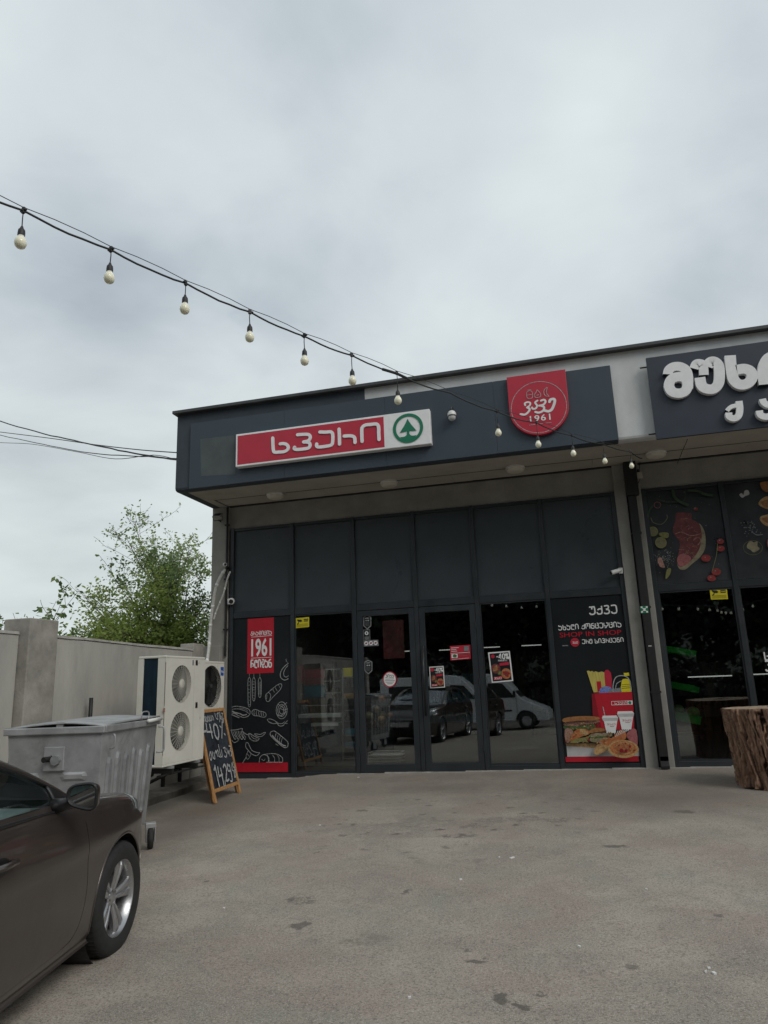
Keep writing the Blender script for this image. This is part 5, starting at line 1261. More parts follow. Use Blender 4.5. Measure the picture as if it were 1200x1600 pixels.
bod = link('body', me, M['galv'], D_); so = bod.modifiers.new('s', 'SOLIDIFY'); so.thickness = .006; bv = bod.modifiers.new('b', 'BEVEL'); bv.width = .025; bv.segments = 3; bv.limit_method = 'ANGLE'; bv.angle_limit = R_(50)
for p in me.polygons: p.use_smooth = True
# rim
mb = MB(); o_ = .03
mb.box(-W-o_, o_, -o_, .012, zt-.005, zt+.055); mb.box(-W-o_, o_, Ln-.012, Ln+o_, zt-.005, zt+.055); mb.box(-.012, o_, .013, Ln-.013, zt-.005, zt+.055); mb.box(-W-o_, -W+.012, .013, Ln-.013, zt-.005, zt+.055)
build('rim', mb, 'galv', D_, bevel=.008)
# pressed ribs on the long side
for k in range(6):
    y = .17+k*.185; mb = MB(); prof = []
    def rp(yy, z, d): q_ = dc(0, yy, z); return (q_[0]+d, q_[1], q_[2])
    za, zb2 = .36, 1.02 - (.0 if k % 2 else .03)
    pts = [(y-.05, za), (y-.05, zb2-.06), (y-.03, zb2), (y+.03, zb2), (y+.05, zb2-.06), (y+.05, za)]
    ins = [(y-.03, za+.03), (y-.03, zb2-.07), (y-.018, zb2-.03), (y+.018, zb2-.03), (y+.03, zb2-.07), (y+.03, za+.03)]
    vs = [rp(a, b, .002) for a, b in pts] + [rp(a, b, .024) for a, b in ins]
    mb.add(vs, [(i, (i+1) % 6, 6+(i+1) % 6, 6+i) for i in range(6)] + [tuple(range(6, 12))]); build('pressed_rib', mb, 'galv_dark', D_, smooth=False)
# ribs on the far long side are the same
for k in range(2):
    x = .24+k*.45; mb = MB(); fr2 = lambda xx, z, d: (dc(xx, 0, z)[0], dc(xx, 0, z)[1]-d, z)
    pts = [(x-.13, .84), (x-.11, .875), (x+.11, .875), (x+.13, .84), (x+.11, .80), (x-.11, .80)]; ins = [(x-.09, .84), (x-.08, .855), (x+.08, .855), (x+.09, .84), (x+.08, .82), (x-.08, .82)]
    mb.add([fr2(a, b, .001) for a, b in pts]+[fr2(a, b, .014) for a, b in ins], [(i, (i+1) % 6, 6+(i+1) % 6, 6+i) for i in range(6)]+[tuple(range(6, 12))]); build('pressed_rib', mb, 'galv', D_)
# trunnion plate and pin on the near end
zc = .99; xc = -.43
pl = dc(.5, 0, zc)[1]
tr_ = box('trunnion_plate', xc-.085, xc+.10, pl-.022, pl+.01, zc-.10, zc+.10, 'galv', D_, bevel=.006)
build('lifting_pin', MB().lathe([(0, -.075), (.024, -.075), (.024, .0), (.035, .0), (.035, .02), (0, .02)], 16, Matrix.Translation((xc-.03, pl-.02, zc)) @ Matrix.Rotation(R_(-10), 4, 'Z'), ax='y'), 'black_steel', tr_, smooth=True, auto=True)
build('pin_cap', MB().lathe([(0, -.035), (.042, -.035), (.042, .0), (0, .0)], 8, Matrix.Translation((xc+.035, pl-.022, zc-.01)), ax='y'), 'galv_dark', tr_)
# handles
def uh(pts, r=.010, nm='handle'): return build(nm, MB().tube(smooth_pts(pts, 4), r, 8), 'galv', D_, smooth=True)
uh([(.03, .14, 1.17), (.055, .13, 1.165), (.060, .13, 1.11), (.055, .13, 1.06), (.01, .14, 1.05)], .007); uh([(.035, Ln-.05, 1.17), (.085, Ln-.03, 1.16), (.09, Ln-.03, 1.02), (.085, Ln-.03, .93), (.02, Ln-.05, .92)])
uh([(.03, Ln*.62, zt+.06), (.03, Ln*.62, zt+.13), (.03, Ln*.75, zt+.13), (.03, Ln*.75, zt+.06)], .006)
build('hinge_pin', MB().tube([(.055, Ln*.70, zt+.045), (.05, Ln*.98, zt+.05)], .018, 10), 'cam_white', D_, smooth=True)
# lid: two sheets lying unevenly on the rim
lid = MB(); lz = zt+.06
def lidp(x, y): return (-x, y, lz + .030*math.sin(min(1, max(0, x/W))*math.pi)*(1-.4*y/Ln) + .022*y/Ln + .005*math.sin(x*7+y*3))
rows = [[lidp(-.02+(W+.04)*j/10, -.01+(Ln+.03)*i/8) for j in range(11)] for i in range(9)]
lid.grid(rows); lo = build('lid', lid, 'galv', D_, smooth=True); so = lo.modifiers.new('s', 'SOLIDIFY'); so.thickness = .012
build('lid_stop', MB().box(-.42, -.36, .0, .03, zt+.056, zt+.095), 'galv', D_)
build('inner_shade_sheet', MB().box(-W+.03, -.03, .03, Ln-.03, zt-.25, zt-.24), 'rubber', D_)  # dark sheet standing in for the shade inside the container
# castors
for (x, y, rz) in ((-.005, Ln-.06, 25), (-W+.12, Ln-.12, -20), (-.17, .17, 10), (-W+.17, .17, 30)):
    q = Matrix.Translation((x, y, 0)) @ Matrix.Rotation(R_(rz), 4, 'Z')
    c_ = build('castor', MB().box(-.045, -.035, -.07, .035, .07, .20, q).box(.035, .045, -.07, .035, .07, .20, q).box(-.05, .05, -.05, .05, .20, .245, q), 'galv', D_, bevel=.004)
    build('wheel', MB().lathe([(0, -.022), (.045, -.022), (.085, -.026), (.098, -.016), (.10, 0), (.098, .016), (.085, .026), (.045, .022), (0, .022)], 24, q @ Matrix.Translation((0, -.03, .10)), ax='x'), 'rubber', c_, smooth=True)
    build('hub', MB().lathe([(0, -.030), (.045, -.028), (.045, .028), (0, .030)], 16, q @ Matrix.Translation((0, -.03, .10)), ax='x'), 'galv_dark', c_, smooth=True, auto=True)

# ================================================================== A-board
def on_gd(u, v):
    p = on_g(u, v)
    for _ in range(6): d = ray(u, v); t_ = (gz(p.x, p.y)-CAM.z)/d.z; p = CAM+d*t_
    return p
fl = on_gd(336, 1257); fr__ = on_gd(378, 1238)
d_ = Vector((fr__.x-fl.x, fr__.y-fl.y, 0)); wB = .60; ang = math.atan2(d_.y, d_.x)
A_loc = Vector((fl.x, fl.y, gz(fl.x, fl.y)))
ab_ = thing('a_board', 'wooden framed chalkboard a-board advertising minus 40 percent in handwriting', 'sign', A_loc, ang)
wB = d_.length*.96; hB = 1.27; lean = R_(13.5)
def af(x, z, d=0.): # board-local: x along width, z up the board, d out of face (towards camera = -y)
    y = z*math.sin(lean); return (x, y - d*math.cos(lean), z*math.cos(lean) + .012 - d*math.sin(lean)*-1)
def aplank(name, x0, x1, z0, z1, d0, d1, m='wood', bv=.004):
    mb = MB(); vs = [af(x, z, d) for x in (x0, x1) for d in (d0, d1) for z in (z0, z1)]
    mb.add(vs, [(0, 1, 3, 2), (4, 6, 7, 5), (0, 4, 5, 1), (2, 3, 7, 6), (0, 2, 6, 4), (1, 5, 7, 3)]); return build(name, mb, m, ab_, bv)
aplank('stile', 0, .048, 0, hB, -.02, .012); aplank('stile', wB-.048, wB, 0, hB, -.02, .012)
aplank('rail', .049, wB-.049, hB-.05, hB-.001, -.018, .010); aplank('rail', .049, wB-.049, .13, .18, -.018, .010)
aplank('board_panel', .047, wB-.047, .178, hB-.052, -.010, -.002, 'board', 0)
for x in (0.01, wB-.05):  # rear legs
    mb = MB(); y1 = 2*hB*math.sin(lean)
    a = Vector((x+.03, hB*math.sin(lean)+.045, hB*math.cos(lean)-.05)); b = Vector((x+.12, .085, .01))
    mb.tube([a, b], .026, 4); build('rear_leg', mb, 'wood', ab_)
mb = MB(); mb.box(.08, wB+.02, .14, .16, .24, .28); build('rear_rail', mb, 'wood', ab_)
hc = MB()
for x in (.12, wB-.12): hc.tube([af(x, hB-.02, -.02), af(x, hB+.008, -.01), af(x, hB-.02, .0)], .008, 6)
build('hinge', hc, 'galv', ab_)
A = Art(lambda x, z, d: af(x, z, d-.002), ab_)
u0, u1 = .06, wB-.06; uw = u1-u0
def K(l): return [(u0+x*uw, .18+z*(hB-.24)) for x, z in l]
def KS(l, w=.012, s=4): A.stroke('chalk', K(l), w*1.55, smooth=s)
# top word
for pts_ in ([(.02, .93), (.06, .97), (.09, .93), (.07, .89)], [(.12, .90), (.13, .96), (.17, .95), (.17, .89)], [(.20, .96), (.20, .90), (.25, .89), (.25, .95)], [(.28, .90), (.30, .96), (.34, .94), (.33, .89), (.29, .90)], [(.38, .96), (.37, .90), (.42, .90), (.43, .96)], [(.46, .90), (.48, .96), (.52, .93), (.52, .89)],
             [(.62, .99), (.63, .93), (.70, .90), (.72, .97)], [(.70, .97), (.78, .99), (.80, .92), (.76, .86)], [(.84, 1.0), (.84, .90), (.92, .89), (.94, .96)], [(.90, .98), (.97, .97)]): KS(pts_, .010)
# -40%
KS([(.0, .76), (.10, .765)], .022, 0); KS([(.16, .86), (.14, .75), (.34, .74)], .018, 0); KS([(.30, .84), (.31, .66)], .022, 0)
KS([(.52, .84), (.44, .80), (.44, .68), (.52, .63), (.60, .69), (.60, .80), (.52, .84)], .022)
KS([(.86, .86), (.70, .63)], .016, 0); KS([(.72, .80), (.76, .78)], .016, 0); KS([(.84, .68), (.87, .67)], .018, 0)
KS([(.80, .90), (.86, .94), (.88, .84), (.95, .90)], .010)
# third line
for pts_ in ([(.04, .43), (.10, .48), (.12, .41), (.06, .37), (.04, .41)], [(.17, .48), (.17, .40), (.23, .38), (.24, .46)], [(.29, .45), (.33, .48), (.36, .40)], [(.36, .46), (.41, .48), (.43, .39)], [(.48, .55), (.49, .40), (.55, .39), (.56, .47)], [(.40, .40), (.46, .38)],
             [(.66, .49), (.74, .49), (.70, .44), (.76, .41), (.70, .36), (.64, .38)], [(.80, .47), (.82, .40), (.88, .44), (.88, .36)], [(.91, .50), (.99, .49), (.94, .44), (.99, .40), (.93, .36)]): KS(pts_, .012)
# 14,29
KS([(.10, .24), (.16, .28), (.18, .02)], .020, 0); KS([(.26, .26), (.24, .14), (.40, .15)], .018, 0); KS([(.37, .23), (.37, .0)], .020, 0); KS([(.45, .06), (.42, .0)], .014, 0)
KS([(.48, .24), (.56, .27), (.60, .20), (.50, .06), (.62, .06)], .020); KS([(.76, .22), (.68, .26), (.66, .18), (.75, .17), (.77, .24), (.76, .04), (.68, .03)], .018)
KS([(.88, .26), (.84, .17), (.90, .15), (.88, .06)], .012); KS([(.95, .27), (.90, .22), (.98, .16), (.94, .06), (.90, .10), (.99, .22)], .013)
A.done({'chalk': 'chalk_lettering'})

# ================================================================== log table on the right
lg0 = on_g(1152, 1226); 
Lc = Vector((2.19, -1.62, gz(2.1, -1.6)))
t = thing('log_stump', 'upright split-barked tree trunk section used as a table', 'tree stump', Lc)
n = 400; rows = []; nr = 60; H = .91; cv_ = []
ph = rng.uniform(0, 6.28, 24); fr3 = rng.integers(14, 120, 24); am = rng.uniform(.0012, .0042, 24)
ridge = np.zeros(n)
for a_, f_, p_ in zip(am, fr3, ph): ridge += a_*np.sin(f_*np.linspace(0, 2*np.pi, n, endpoint=False)+p_)
crk = np.zeros(n)
for k in range(95):
    c = rng.integers(0, n); wdt = rng.integers(1, 3)
    for j in range(-wdt, wdt+1): crk[(c+j) % n] -= rng.uniform(.012, .032)*(1-abs(j)/(wdt+1))
for i in range(nr+1):
    s = i/nr; z = H*s; row = []
    R0 = .455+.065*s**1.3 + .02*math.exp(-s*9)
    for j in range(n):
        an = 2*math.pi*j/n; jj = int(j + 7*math.sin(s*3.1+j*.045)+3*math.sin(s*11+j*.16)+1.5*math.sin(s*27+j*.4)) % n
        big = .018*math.sin(3*an+1)+.014*math.sin(5*an+2.2)+.008*math.sin(9*an+s*2)
        r_ = R0+big + ridge[jj]*1.3 + crk[jj]*max(0., min(1., .5+.9*math.sin(s*7+j*.37)+.4*math.sin(s*17+j*1.3))) + rng.normal(0, .0022)
        cv_.append(max(0., -crk[jj]*max(0., min(1., .5+.9*math.sin(s*7+j*.37)+.4*math.sin(s*17+j*1.3)))))
        zz = z + (.012*math.sin(an*7) if i == 0 else 0) + (.012*math.cos(an+.6) if i == nr else 0)
        if i == nr: r_ -= .006
        row.append((r_*math.cos(an), r_*math.sin(an), zz))
    rows.append(row)
mb = MB(); mb.grid(rows, close=True)
M['log'] = mat('stripped_log', (.40, .25, .165), .85, var=.3, vs=4.5, bump=1., bs=22, col2=(.13, .062, .038), stretch=(6, 6, .5), dirt=.85, dirtcol=(.055, .028, .018), ds=2.0)
M['log_top'] = mat('log_endgrain', (.36, .27, .19), .8, var=.22, vs=5, bump=.4, bs=40, dirt=.5, dirtcol=(.16, .09, .06), ds=3)
bk_o = build('bark', mb, 'log', t, smooth=True, recalc=True)
dv_ = [max(0., min(1., cv_[i]/.018)) for i in range(len(mb.v))]
at_ = bk_o.data.attributes.new('crack', 'FLOAT', 'POINT'); at_.data.foreach_set('value', dv_)
tt_ = M['log'].node_tree; bs_ = tt_.nodes['Principled BSDF']; src_ = bs_.inputs['Base Color'].links[0].from_socket
an_ = nd(tt_, 'ShaderNodeAttribute', attribute_name='crack'); mxn = nd(tt_, 'ShaderNodeMix', data_type='RGBA'); tt_.links.new(an_.outputs['Fac'], mxn.inputs[0]); tt_.links.new(src_, mxn.inputs[6]); mxn.inputs[7].default_value = (.045, .022, .014, 1); tt_.links.new(mxn.outputs[2], bs_.inputs['Base Color'])
top = MB(); rr = []
for k in range(8):
    f_ = 1-k/7.01; rr.append([(x*f_*.995, y*f_*.995, zz*1.0+.004*math.sin(k*2+x*20)*(1 if k else 0)) for x, y, zz in rows[-1]])
top.grid(rr, close=True); build('cut_top', top, 'log_top', t)

# ================================================================== interior
def item(name, lab, cat, u0, v0, u1, v1, Y, dpt, m, bevel=.005, grp=None):
    a = on_y(u0, v0, Y); b = on_y(u1, v1, Y)
    t = thing(name, lab, cat, ((a.x+b.x)/2, Y, min(a.z, b.z)), group=grp); o = t.location
    build('body', MB().box(a.x-o.x, b.x-o.x, 0, dpt, 0, abs(a.z-b.z)), m, t, bevel); return t, a, b
YI = .75
t, a, b = item('freezer', 'dark blue chest freezer with white ledges behind the left window', 'freezer', 470, 1131, 534, 1199, YI, .7, 'navy_panel')
for (u0, u1, v0, v1) in ((466, 532, 1116.5, 1120.5), (486, 528, 1130, 1134)):
    a = on_y(u0, v0, YI-.02); b = on_y(u1, v1, YI-.02); o = t.location
    build('ledge', MB().box(a.x-o.x, b.x-o.x, a.y-o.y, .3, b.z-o.z, a.z-o.z), 'white', t)
a = on_y(486, 1134.5, YI-.01); b = on_y(515, 1150, YI-.01); build('price_board', MB().box(a.x-o.x, b.x-o.x, -.012, .0, b.z-o.z, a.z-o.z), 'int_pale' if 'int_pale' in M else 'chalk_dim', t)
t = thing('wire_rack', 'tall grey wire rack seen through the left window', 'rack')
mb = MB(); a = on_y(470, 1048, YI+.1); b = on_y(533, 1120, YI+.1)
for i in range(13): x = a.x+(b.x-a.x)*i/12; mb.tube([(x, YI+.1, b.z), (x, YI+.1, a.z)], .0035, 4, caps=False)
for i in range(5): z = b.z+(a.z-b.z)*i/4; mb.tube([(a.x, YI+.1, z), (b.x, YI+.1, z)], .007, 4, caps=False)
build('wire_mesh', mb, 'galv_dark', t)
a = on_y(535, 1045, YI); b = on_y(536, 1198, YI); build('upright', MB().tube([a, b], .018, 8), 'galv_dark', t)
grp = 'printed cards behind the left window'
for (u0, v0, u1, v1, Y, m, nm, lab) in ((462, 1040, 475, 1067, .2, 'pink', 'price_card', 'narrow pink card at the edge of the left window'), (476, 1046, 507, 1060, .5, 'pink', 'price_card', 'wide pink card, upper one on the wire rack'),
        (476, 1062, 506, 1069, .5, 'pink_pr', 'price_card', 'thin pale pink card under the wide pink one'), (475, 1072, 508, 1089, .5, 'blue_lit', 'price_card', 'teal card on the wire rack')):
    t, a, b = item(nm, lab, 'card', u0, v0, u1, v1, Y, .01, m, 0, grp)
for (u0, v0, u1, v1, m, lab) in ((538, 1139, 554, 1148, 'blue_lit', 'pale blue pack on the shelf by the door, upper one'), (538, 1159, 554, 1167, 'blue_lit', 'pale blue pack on the shelf by the door, lower one'), (535, 1044, 548, 1057, 'yellow', 'yellow carton high on the shelf by the door'), (536, 1084, 552, 1091, 'bun_pale', 'brown yellow pack halfway up the shelf by the door')):
    item('pack', lab, 'pack', u0, v0, u1, v1, .8, .12, m, .004, 'packs on the shelf by the door')
t = thing('shelf_unit', 'narrow shelf unit behind the left window next to the door', 'shelf')
for v in (1058, 1092, 1110, 1149, 1168, 1185):
    a = on_y(537, v, .8); b = on_y(556, v, .8); build('shelf', MB().box(a.x, b.x, .78, 1.1, a.z-.012, a.z), 'galv_dark', t)
# tan goods behind the left door
t = thing('goods_stand', 'low stand of tan loaves and jars behind the left door', 'stand'); mb = MB(); a = on_y(570, 1160, 1.3); b = on_y(606, 1140, 1.3); mb.box(a.x, b.x, 1.3, 1.7, .09, b.z); build('stand_top', mb, 'navy_dark', t)
for i in range(16):
    u_ = rng.uniform(571, 612); v_ = rng.uniform(1092, 1138); p = on_y(u_, v_, rng.uniform(1.2, 1.5)); r_ = rng.uniform(.05, .085)
    build('loaf', MB().lathe([(0, -r_), (r_*.7, -r_*.7), (r_, 0), (r_*.7, r_*.6), (0, r_*.75)], 10, Matrix.Translation(p)), ['bun_pale', 'bun', 'chalk_dim', 'lemon'][i % 4], t, smooth=True)
M['banner_red'] = mat('banner_red', (.10, .012, .014), .7, var=.4, vs=3); t = thing('hanging_banner', 'dark red banner hanging inside above the left door', 'banner'); a = on_y(590, 1030, 1.6); b = on_y(634, 968, 1.6); build('cloth', MB().box(a.x+.12, b.x-.05, 1.6, 1.61, a.z, b.z), 'banner_red', t)
# shopping baskets
for k in range(4):
    a = on_y(575, 1192.5-k*4.6, .45); b = on_y(626, 1192.5-k*4.6, .45)
    t = thing('shopping_basket', 'white mesh shopping basket behind the left door, %s of its stack' % ['lowest', 'second from the bottom', 'third from the bottom', 'topmost'][k], 'basket', ((a.x+b.x)/2, .6, a.z), group='stacked white shopping baskets')
    w = (b.x-a.x)/2; mb = MB()
    mb.box(-w, w, -.16, -.15, .018, .030); mb.box(-w, w, .15, .16, .018, .030); mb.box(-w, -w+.01, -.149, .149, .018, .030); mb.box(w-.01, w, -.149, .149, .018, .030)
    build('rim', mb, 'white', t); mb = MB()
    for i in range(15): x = -w+.01+(2*w-.02)*i/14; mb.box(x-.004, x+.004, -.155, -.151, -.014, .0175)
    mb.box(-w+.01, w-.01, -.15, .149, -.018, -.0145); build('mesh_body', mb, 'white', t)
# green produce crates
for k, (v0, v1, zz, lab) in enumerate(((1005, 1030, 0, 'green sloping produce crate, top one by the pillar'), (1062, 1084, 0, 'green sloping produce crate, middle one by the pillar'), (1112, 1146, 0, 'green sloping produce crate with cabbages, lowest one'))):
    a = on_y(1036+k*8, v0+2, .35); b = on_y(1086+k*4, v1, .35)
    t = thing('produce_crate', lab, 'crate', (a.x, .35, a.z-.10), group='green sloping produce crates'); t.rotation_euler = (0, R_(13), 0)
    w = (b.x-a.x)+.03; h_ = .085 if k < 2 else .12; mb = MB()
    mb.box(0, w, 0, .012, 0, h_); mb.box(0, w, .48, .492, 0, h_+.02); mb.box(0, .012, .0125, .4795, 0, h_); mb.box(w-.012, w, .0125, .4795, 0, h_); mb.box(.0125, w-.0125, .0125, .4795, 0, .012)
    build('crate_body', mb, 'green_crate', t, .003)
    rb_ = MB()
    for i in range(9): x = .02+(w-.04)*i/8; rb_.box(x-.006, x+.006, -.006, -.0005, .008, h_-.02)
    rb_.box(-.004, w+.004, -.012, -.0005, h_-.014, h_); build('crate_ribs', rb_, 'green_crate', t)
for (u, v, r, lab) in ((1060, 1109, .085, 'pale green cabbage on the left of the lowest green crate'), (1083, 1113, .095, 'pale green cabbage on the right of the lowest green crate')):
    p = on_y(u, v, .50); mb = MB(); rws = []
    for i in range(13):
        th = math.pi*i/12; rws.append([(r*math.sin(th)*math.cos(f)*(1+.05*math.sin(5*f+i)), r*math.sin(th)*math.sin(f)*(1+.05*math.sin(5*f+i)), r*.92*math.cos(th)) for f in [2*math.pi*j/20 for j in range(20)]])
    mb.grid(rws, close=True); cbg = build('cabbage', mb, 'cabbage', smooth=True); cbg.location = p; tag(cbg, lab, 'cabbage')
t, a, b = item('display_counter', 'grey counter front behind the right window beside the log', 'counter', 1058, 1150, 1100, 1192, .32, .6, 'navy_dark')
# shelves deep in the shop, barely lit
for i, (x, lab) in enumerate(((-5.2, 'dark shelving block deep in the shop at its left end'), (-3.0, 'dark shelving block deep behind the doors'), (-.4, 'dark shelving block deep behind the bakery poster side'), (2.6, 'dark shelving block deep in the second shop'), (4.6, 'dark shelving block deep in the second shop at its right end'))):
    t = thing('shelving', lab, 'shelving', (x, 5.6+.3*(i % 2), .085))
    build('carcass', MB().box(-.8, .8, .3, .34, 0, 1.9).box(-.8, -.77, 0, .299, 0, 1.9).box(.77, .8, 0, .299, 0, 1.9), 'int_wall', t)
    for z in (.3, .75, 1.2, 1.65): build('shelf', MB().box(-.769, .769, 0, .299, z, z+.03), 'navy_dark', t)
    gd = MB()
    for z in (.33, .78, 1.23):
        x_ = -.74
        while x_ < .7:
            w = random.uniform(.06, .14); gd.box(x_, x_+w-.008, .02, .2, z+.001, z+random.uniform(.12, .3)); x_ += w
    build('goods', gd, random.choice(['pink', 'blue_lit', 'bun_pale', 'chalk_dim']), t, kind='stuff')
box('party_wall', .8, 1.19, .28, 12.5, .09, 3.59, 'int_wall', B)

# ================================================================== brown saloon car
def catm(arr, t):
    n = len(arr)-1; i = min(n-1, int(t)); f = t-i
    a = arr[max(0, i-1)]; b = arr[i]; c = arr[i+1]; d = arr[min(n, i+2)]
    return .5*((2*b)+(-a+c)*f+(2*a-5*b+4*c-d)*f*f+(-a+3*b-3*c+d)*f**3)
#       x     w    zbot  belt  k8dz  centre z
STN = [(.875, .34, .30, .60, .02, .63), (.855, .50, .25, .655, .02, .68), (.79, .63, .21, .705, .03, .74), (.68, .70, .20, .755, .035, .80), (.54, .778, .20, .805, .045, .855), (.34, .850, .19, .855, .05, .905),
       (.0, .885, .18, .900, .05, .950), (-.25, .887, .18, .930, .05, .98), (-.44, .887, .18, .950, .05, .995)]
TUB = [(-.50, .887, .18, .957), (-.9, .888, .18, .980), (-1.5, .890, .18, .998), (-2.1, .890, .18, 1.012), (-2.6, .885, .18, 1.022), (-3.05, .875, .19, 1.03)]
BCK = [(-3.10, .872, .19, 1.030, .03, 1.06), (-3.30, .850, .22, 1.02, .03, 1.055), (-3.48, .81, .26, .99, .03, 1.04), (-3.60, .72, .30, .95, .02, 1.0), (-3.64, .55, .34, .88, .02, .93)]
def sect(w, zb, zs, kind, dz=0, zc=0):
    base = [(0, zb), (w-.12, zb), (w-.055, zb+.03), (w-.022, zb+.13), (w-.004, .50 if zs > .7 else (zb+zs)/2), (w-.008, min(.66, zs-.10)), (w-.004, min(.735, zs-.07)), (w-.035, zs-.065), (w-.062, zs)]
    if kind: base += [(w-.16, zs+dz*.75), (w*.52, zc-.015), (0, zc)]
    else: base += [(w-.10, zs-.01), (w-.15, .36), (0, .33)]
    return base
secs = [(s[0], sect(s[1], s[2], s[3], 1, s[4], s[5])) for s in STN] + [(s[0], sect(s[1], s[2], s[3], 0)) for s in TUB] + [(s[0], sect(s[1], s[2], s[3], 1, s[4], s[5])) for s in BCK]
SX = np.array([s[0] for s in secs]); SP = np.array([s[1] for s in secs])
def body_pt(x, k, side=-1, off=0.):
    i = int(np.clip(np.searchsorted(-SX, -x, side='right')-1, 0, len(SX)-2)); f = (x-SX[i])/(SX[i+1]-SX[i]) if SX[i] != SX[i+1] else 0
    def P(ii): return SP[max(0, min(len(SX)-1, ii))]
    if 8 <= i <= 8 or 14 <= i <= 14: row = P(i)*(1-f)+P(i+1)*f
    else:
        A0, B0, C0, D0 = P(i-1 if i not in (9, 15) else i), P(i), P(i+1), P(i+2 if i not in (7, 13) else i+1)
        row = .5*((2*B0)+(-A0+C0)*f+(2*A0-5*B0+4*C0-D0)*f*f+(-A0+3*B0-3*C0+D0)*f**3)
    q = catm(row, k); q2 = catm(row, min(len(row)-1.001, k+.02)); q1 = catm(row, max(0, k-.02))
    tv = q2-q1; nv = np.array([tv[1], -tv[0]]); nv /= (np.linalg.norm(nv)+1e-9)
    if nv[0] < 0 and k < 9: nv = -nv
    return (float(x), side*float(q[0]+nv[0]*off), float(q[1]+nv[1]*off))
CAR_W = R_(101)
cp = Vector((-3.79, -7.50, 0)); cp.z = gz(cp.x, cp.y)
car = thing('parked_car', 'dark brown saloon car with five spoke alloy wheels parked nose to the shop', 'car', cp, CAR_W)
car.rotation_euler = (.0132*1.0, -.02, CAR_W)
xs_ = sorted(set([float(x) for x in SX] + list(np.arange(.88, -3.62, -.055))), reverse=True)
xs_ = [x for i, x in enumerate(xs_) if i == 0 or xs_[i-1]-x > .004]
ks = np.linspace(0, 11, 45)
mb = MB(); rows = []
for x in xs_:
    r1 = [body_pt(x, min(k, 10.999), -1) for k in ks]; r2 = [body_pt(x, min(k, 10.999), 1) for k in ks[1:-1]][::-1]
    rows.append(r1+r2)
mb.grid(rows, close=True); w_ = len(rows[0]); mb.f.append(tuple(range(w_))); mb.f.append(tuple((len(rows)-1)*w_+j for j in range(w_)))
def mk(mb, name):
    me = bpy.data.meshes.new(name); me.from_pydata(mb.v, [], mb.f)
    bm = bmesh.new(); bm.from_mesh(me); bmesh.ops.remove_doubles(bm, verts=bm.verts, dist=1e-5); bmesh.ops.recalc_face_normals(bm, faces=bm.faces); bm.to_mesh(me); bm.free(); return me
body_o = bpy.data.objects.new('body', mk(mb, 'body')); COL.objects.link(body_o)
cut = MB(); WR = .325
for ax_ in (0., -2.70):
    for s in (-1, 1): cut.lathe([(0, s*.50), (.365, s*.50), (.372, s*.80), (.375, s*1.3), (0, s*1.3)], 48, Matrix.Translation((ax_, 0, WR+.005)), ax='y')
def seam(pts, s, w=.0055):
    global cut
    P = smooth_pts(pts, 5); A2 = Art(lambda x, z, d: (x, z, d), None); A2.stroke('k', P, w, smooth=0, caps=False)
    vs = A2.mb['k'][0].v; n = len(vs)//2; ring = [(vs[i][0], vs[i][1]) for i in range(n)] + [(vs[n+i][0], vs[n+i][1]) for i in range(n-1, -1, -1)]
    a, b = sorted((s*.855, s*1.1)); cut.prism(ring, a, b, lambda x, z, d: (x, d, z))
for s in (-1, 1):
    seam([(-.52, 1.02), (-.485, .82), (-.48, .55), (-.50, .40), (-.56, .30), (-.70, .268), (-1.1, .262), (-1.50, .262)], s)
    seam([(-1.555, 1.05), (-1.56, .7), (-1.55, .4), (-1.54, .24)], s)
    seam([(-1.57, .262), (-2.1, .262), (-2.24, .29), (-2.33, .45), (-2.48, .70), (-2.58, .85), (-2.62, 1.06)], s)
cut_o = bpy.data.objects.new('cut', mk(cut, 'cut')); COL.objects.link(cut_o)
bo = body_o.modifiers.new('b', 'BOOLEAN'); bo.operation = 'DIFFERENCE'; bo.object = cut_o; bo.solver = 'EXACT'
dg = bpy.context.evaluated_depsgraph_get(); dg.update()
me = bpy.data.meshes.new_from_object(body_o.evaluated_get(dg)); bpy.data.objects.remove(body_o); bpy.data.objects.remove(cut_o)
me.name = 'body'; me.materials.clear(); 
for p in me.polygons: p.use_smooth = True; p.material_index = 0
me.set_sharp_from_angle(angle=R_(32))
link('body', me, M['paint'], car)
def patch(name, xa, xb, ka, kb, m, off=.003, side=-1, nx=10, nk=8, parent=None, thick=0):
    rows = [[body_pt(xa+(xb-xa)*i/nx, ka+(kb-ka)*j/nk, side, off) for j in range(nk+1)] for i in range(nx+1)]
    o = build(name, MB().grid(rows), m, parent or car, smooth=True)
    if thick: so = o.modifiers.new('s', 'SOLIDIFY'); so.thickness = thick; so.offset = 1
    return o
for s in (-1, 1):
    hl = patch('headlight', .80, .30, 7.0, 8.75, 'lamp_in', .002, s); patch('lens', .81, .29, 6.9, 8.85, 'lamp_lens', .008, s, parent=hl)
    patch('tail_light', -3.30, -3.60, 5.6, 8.2, 'sign_red', .006, s)
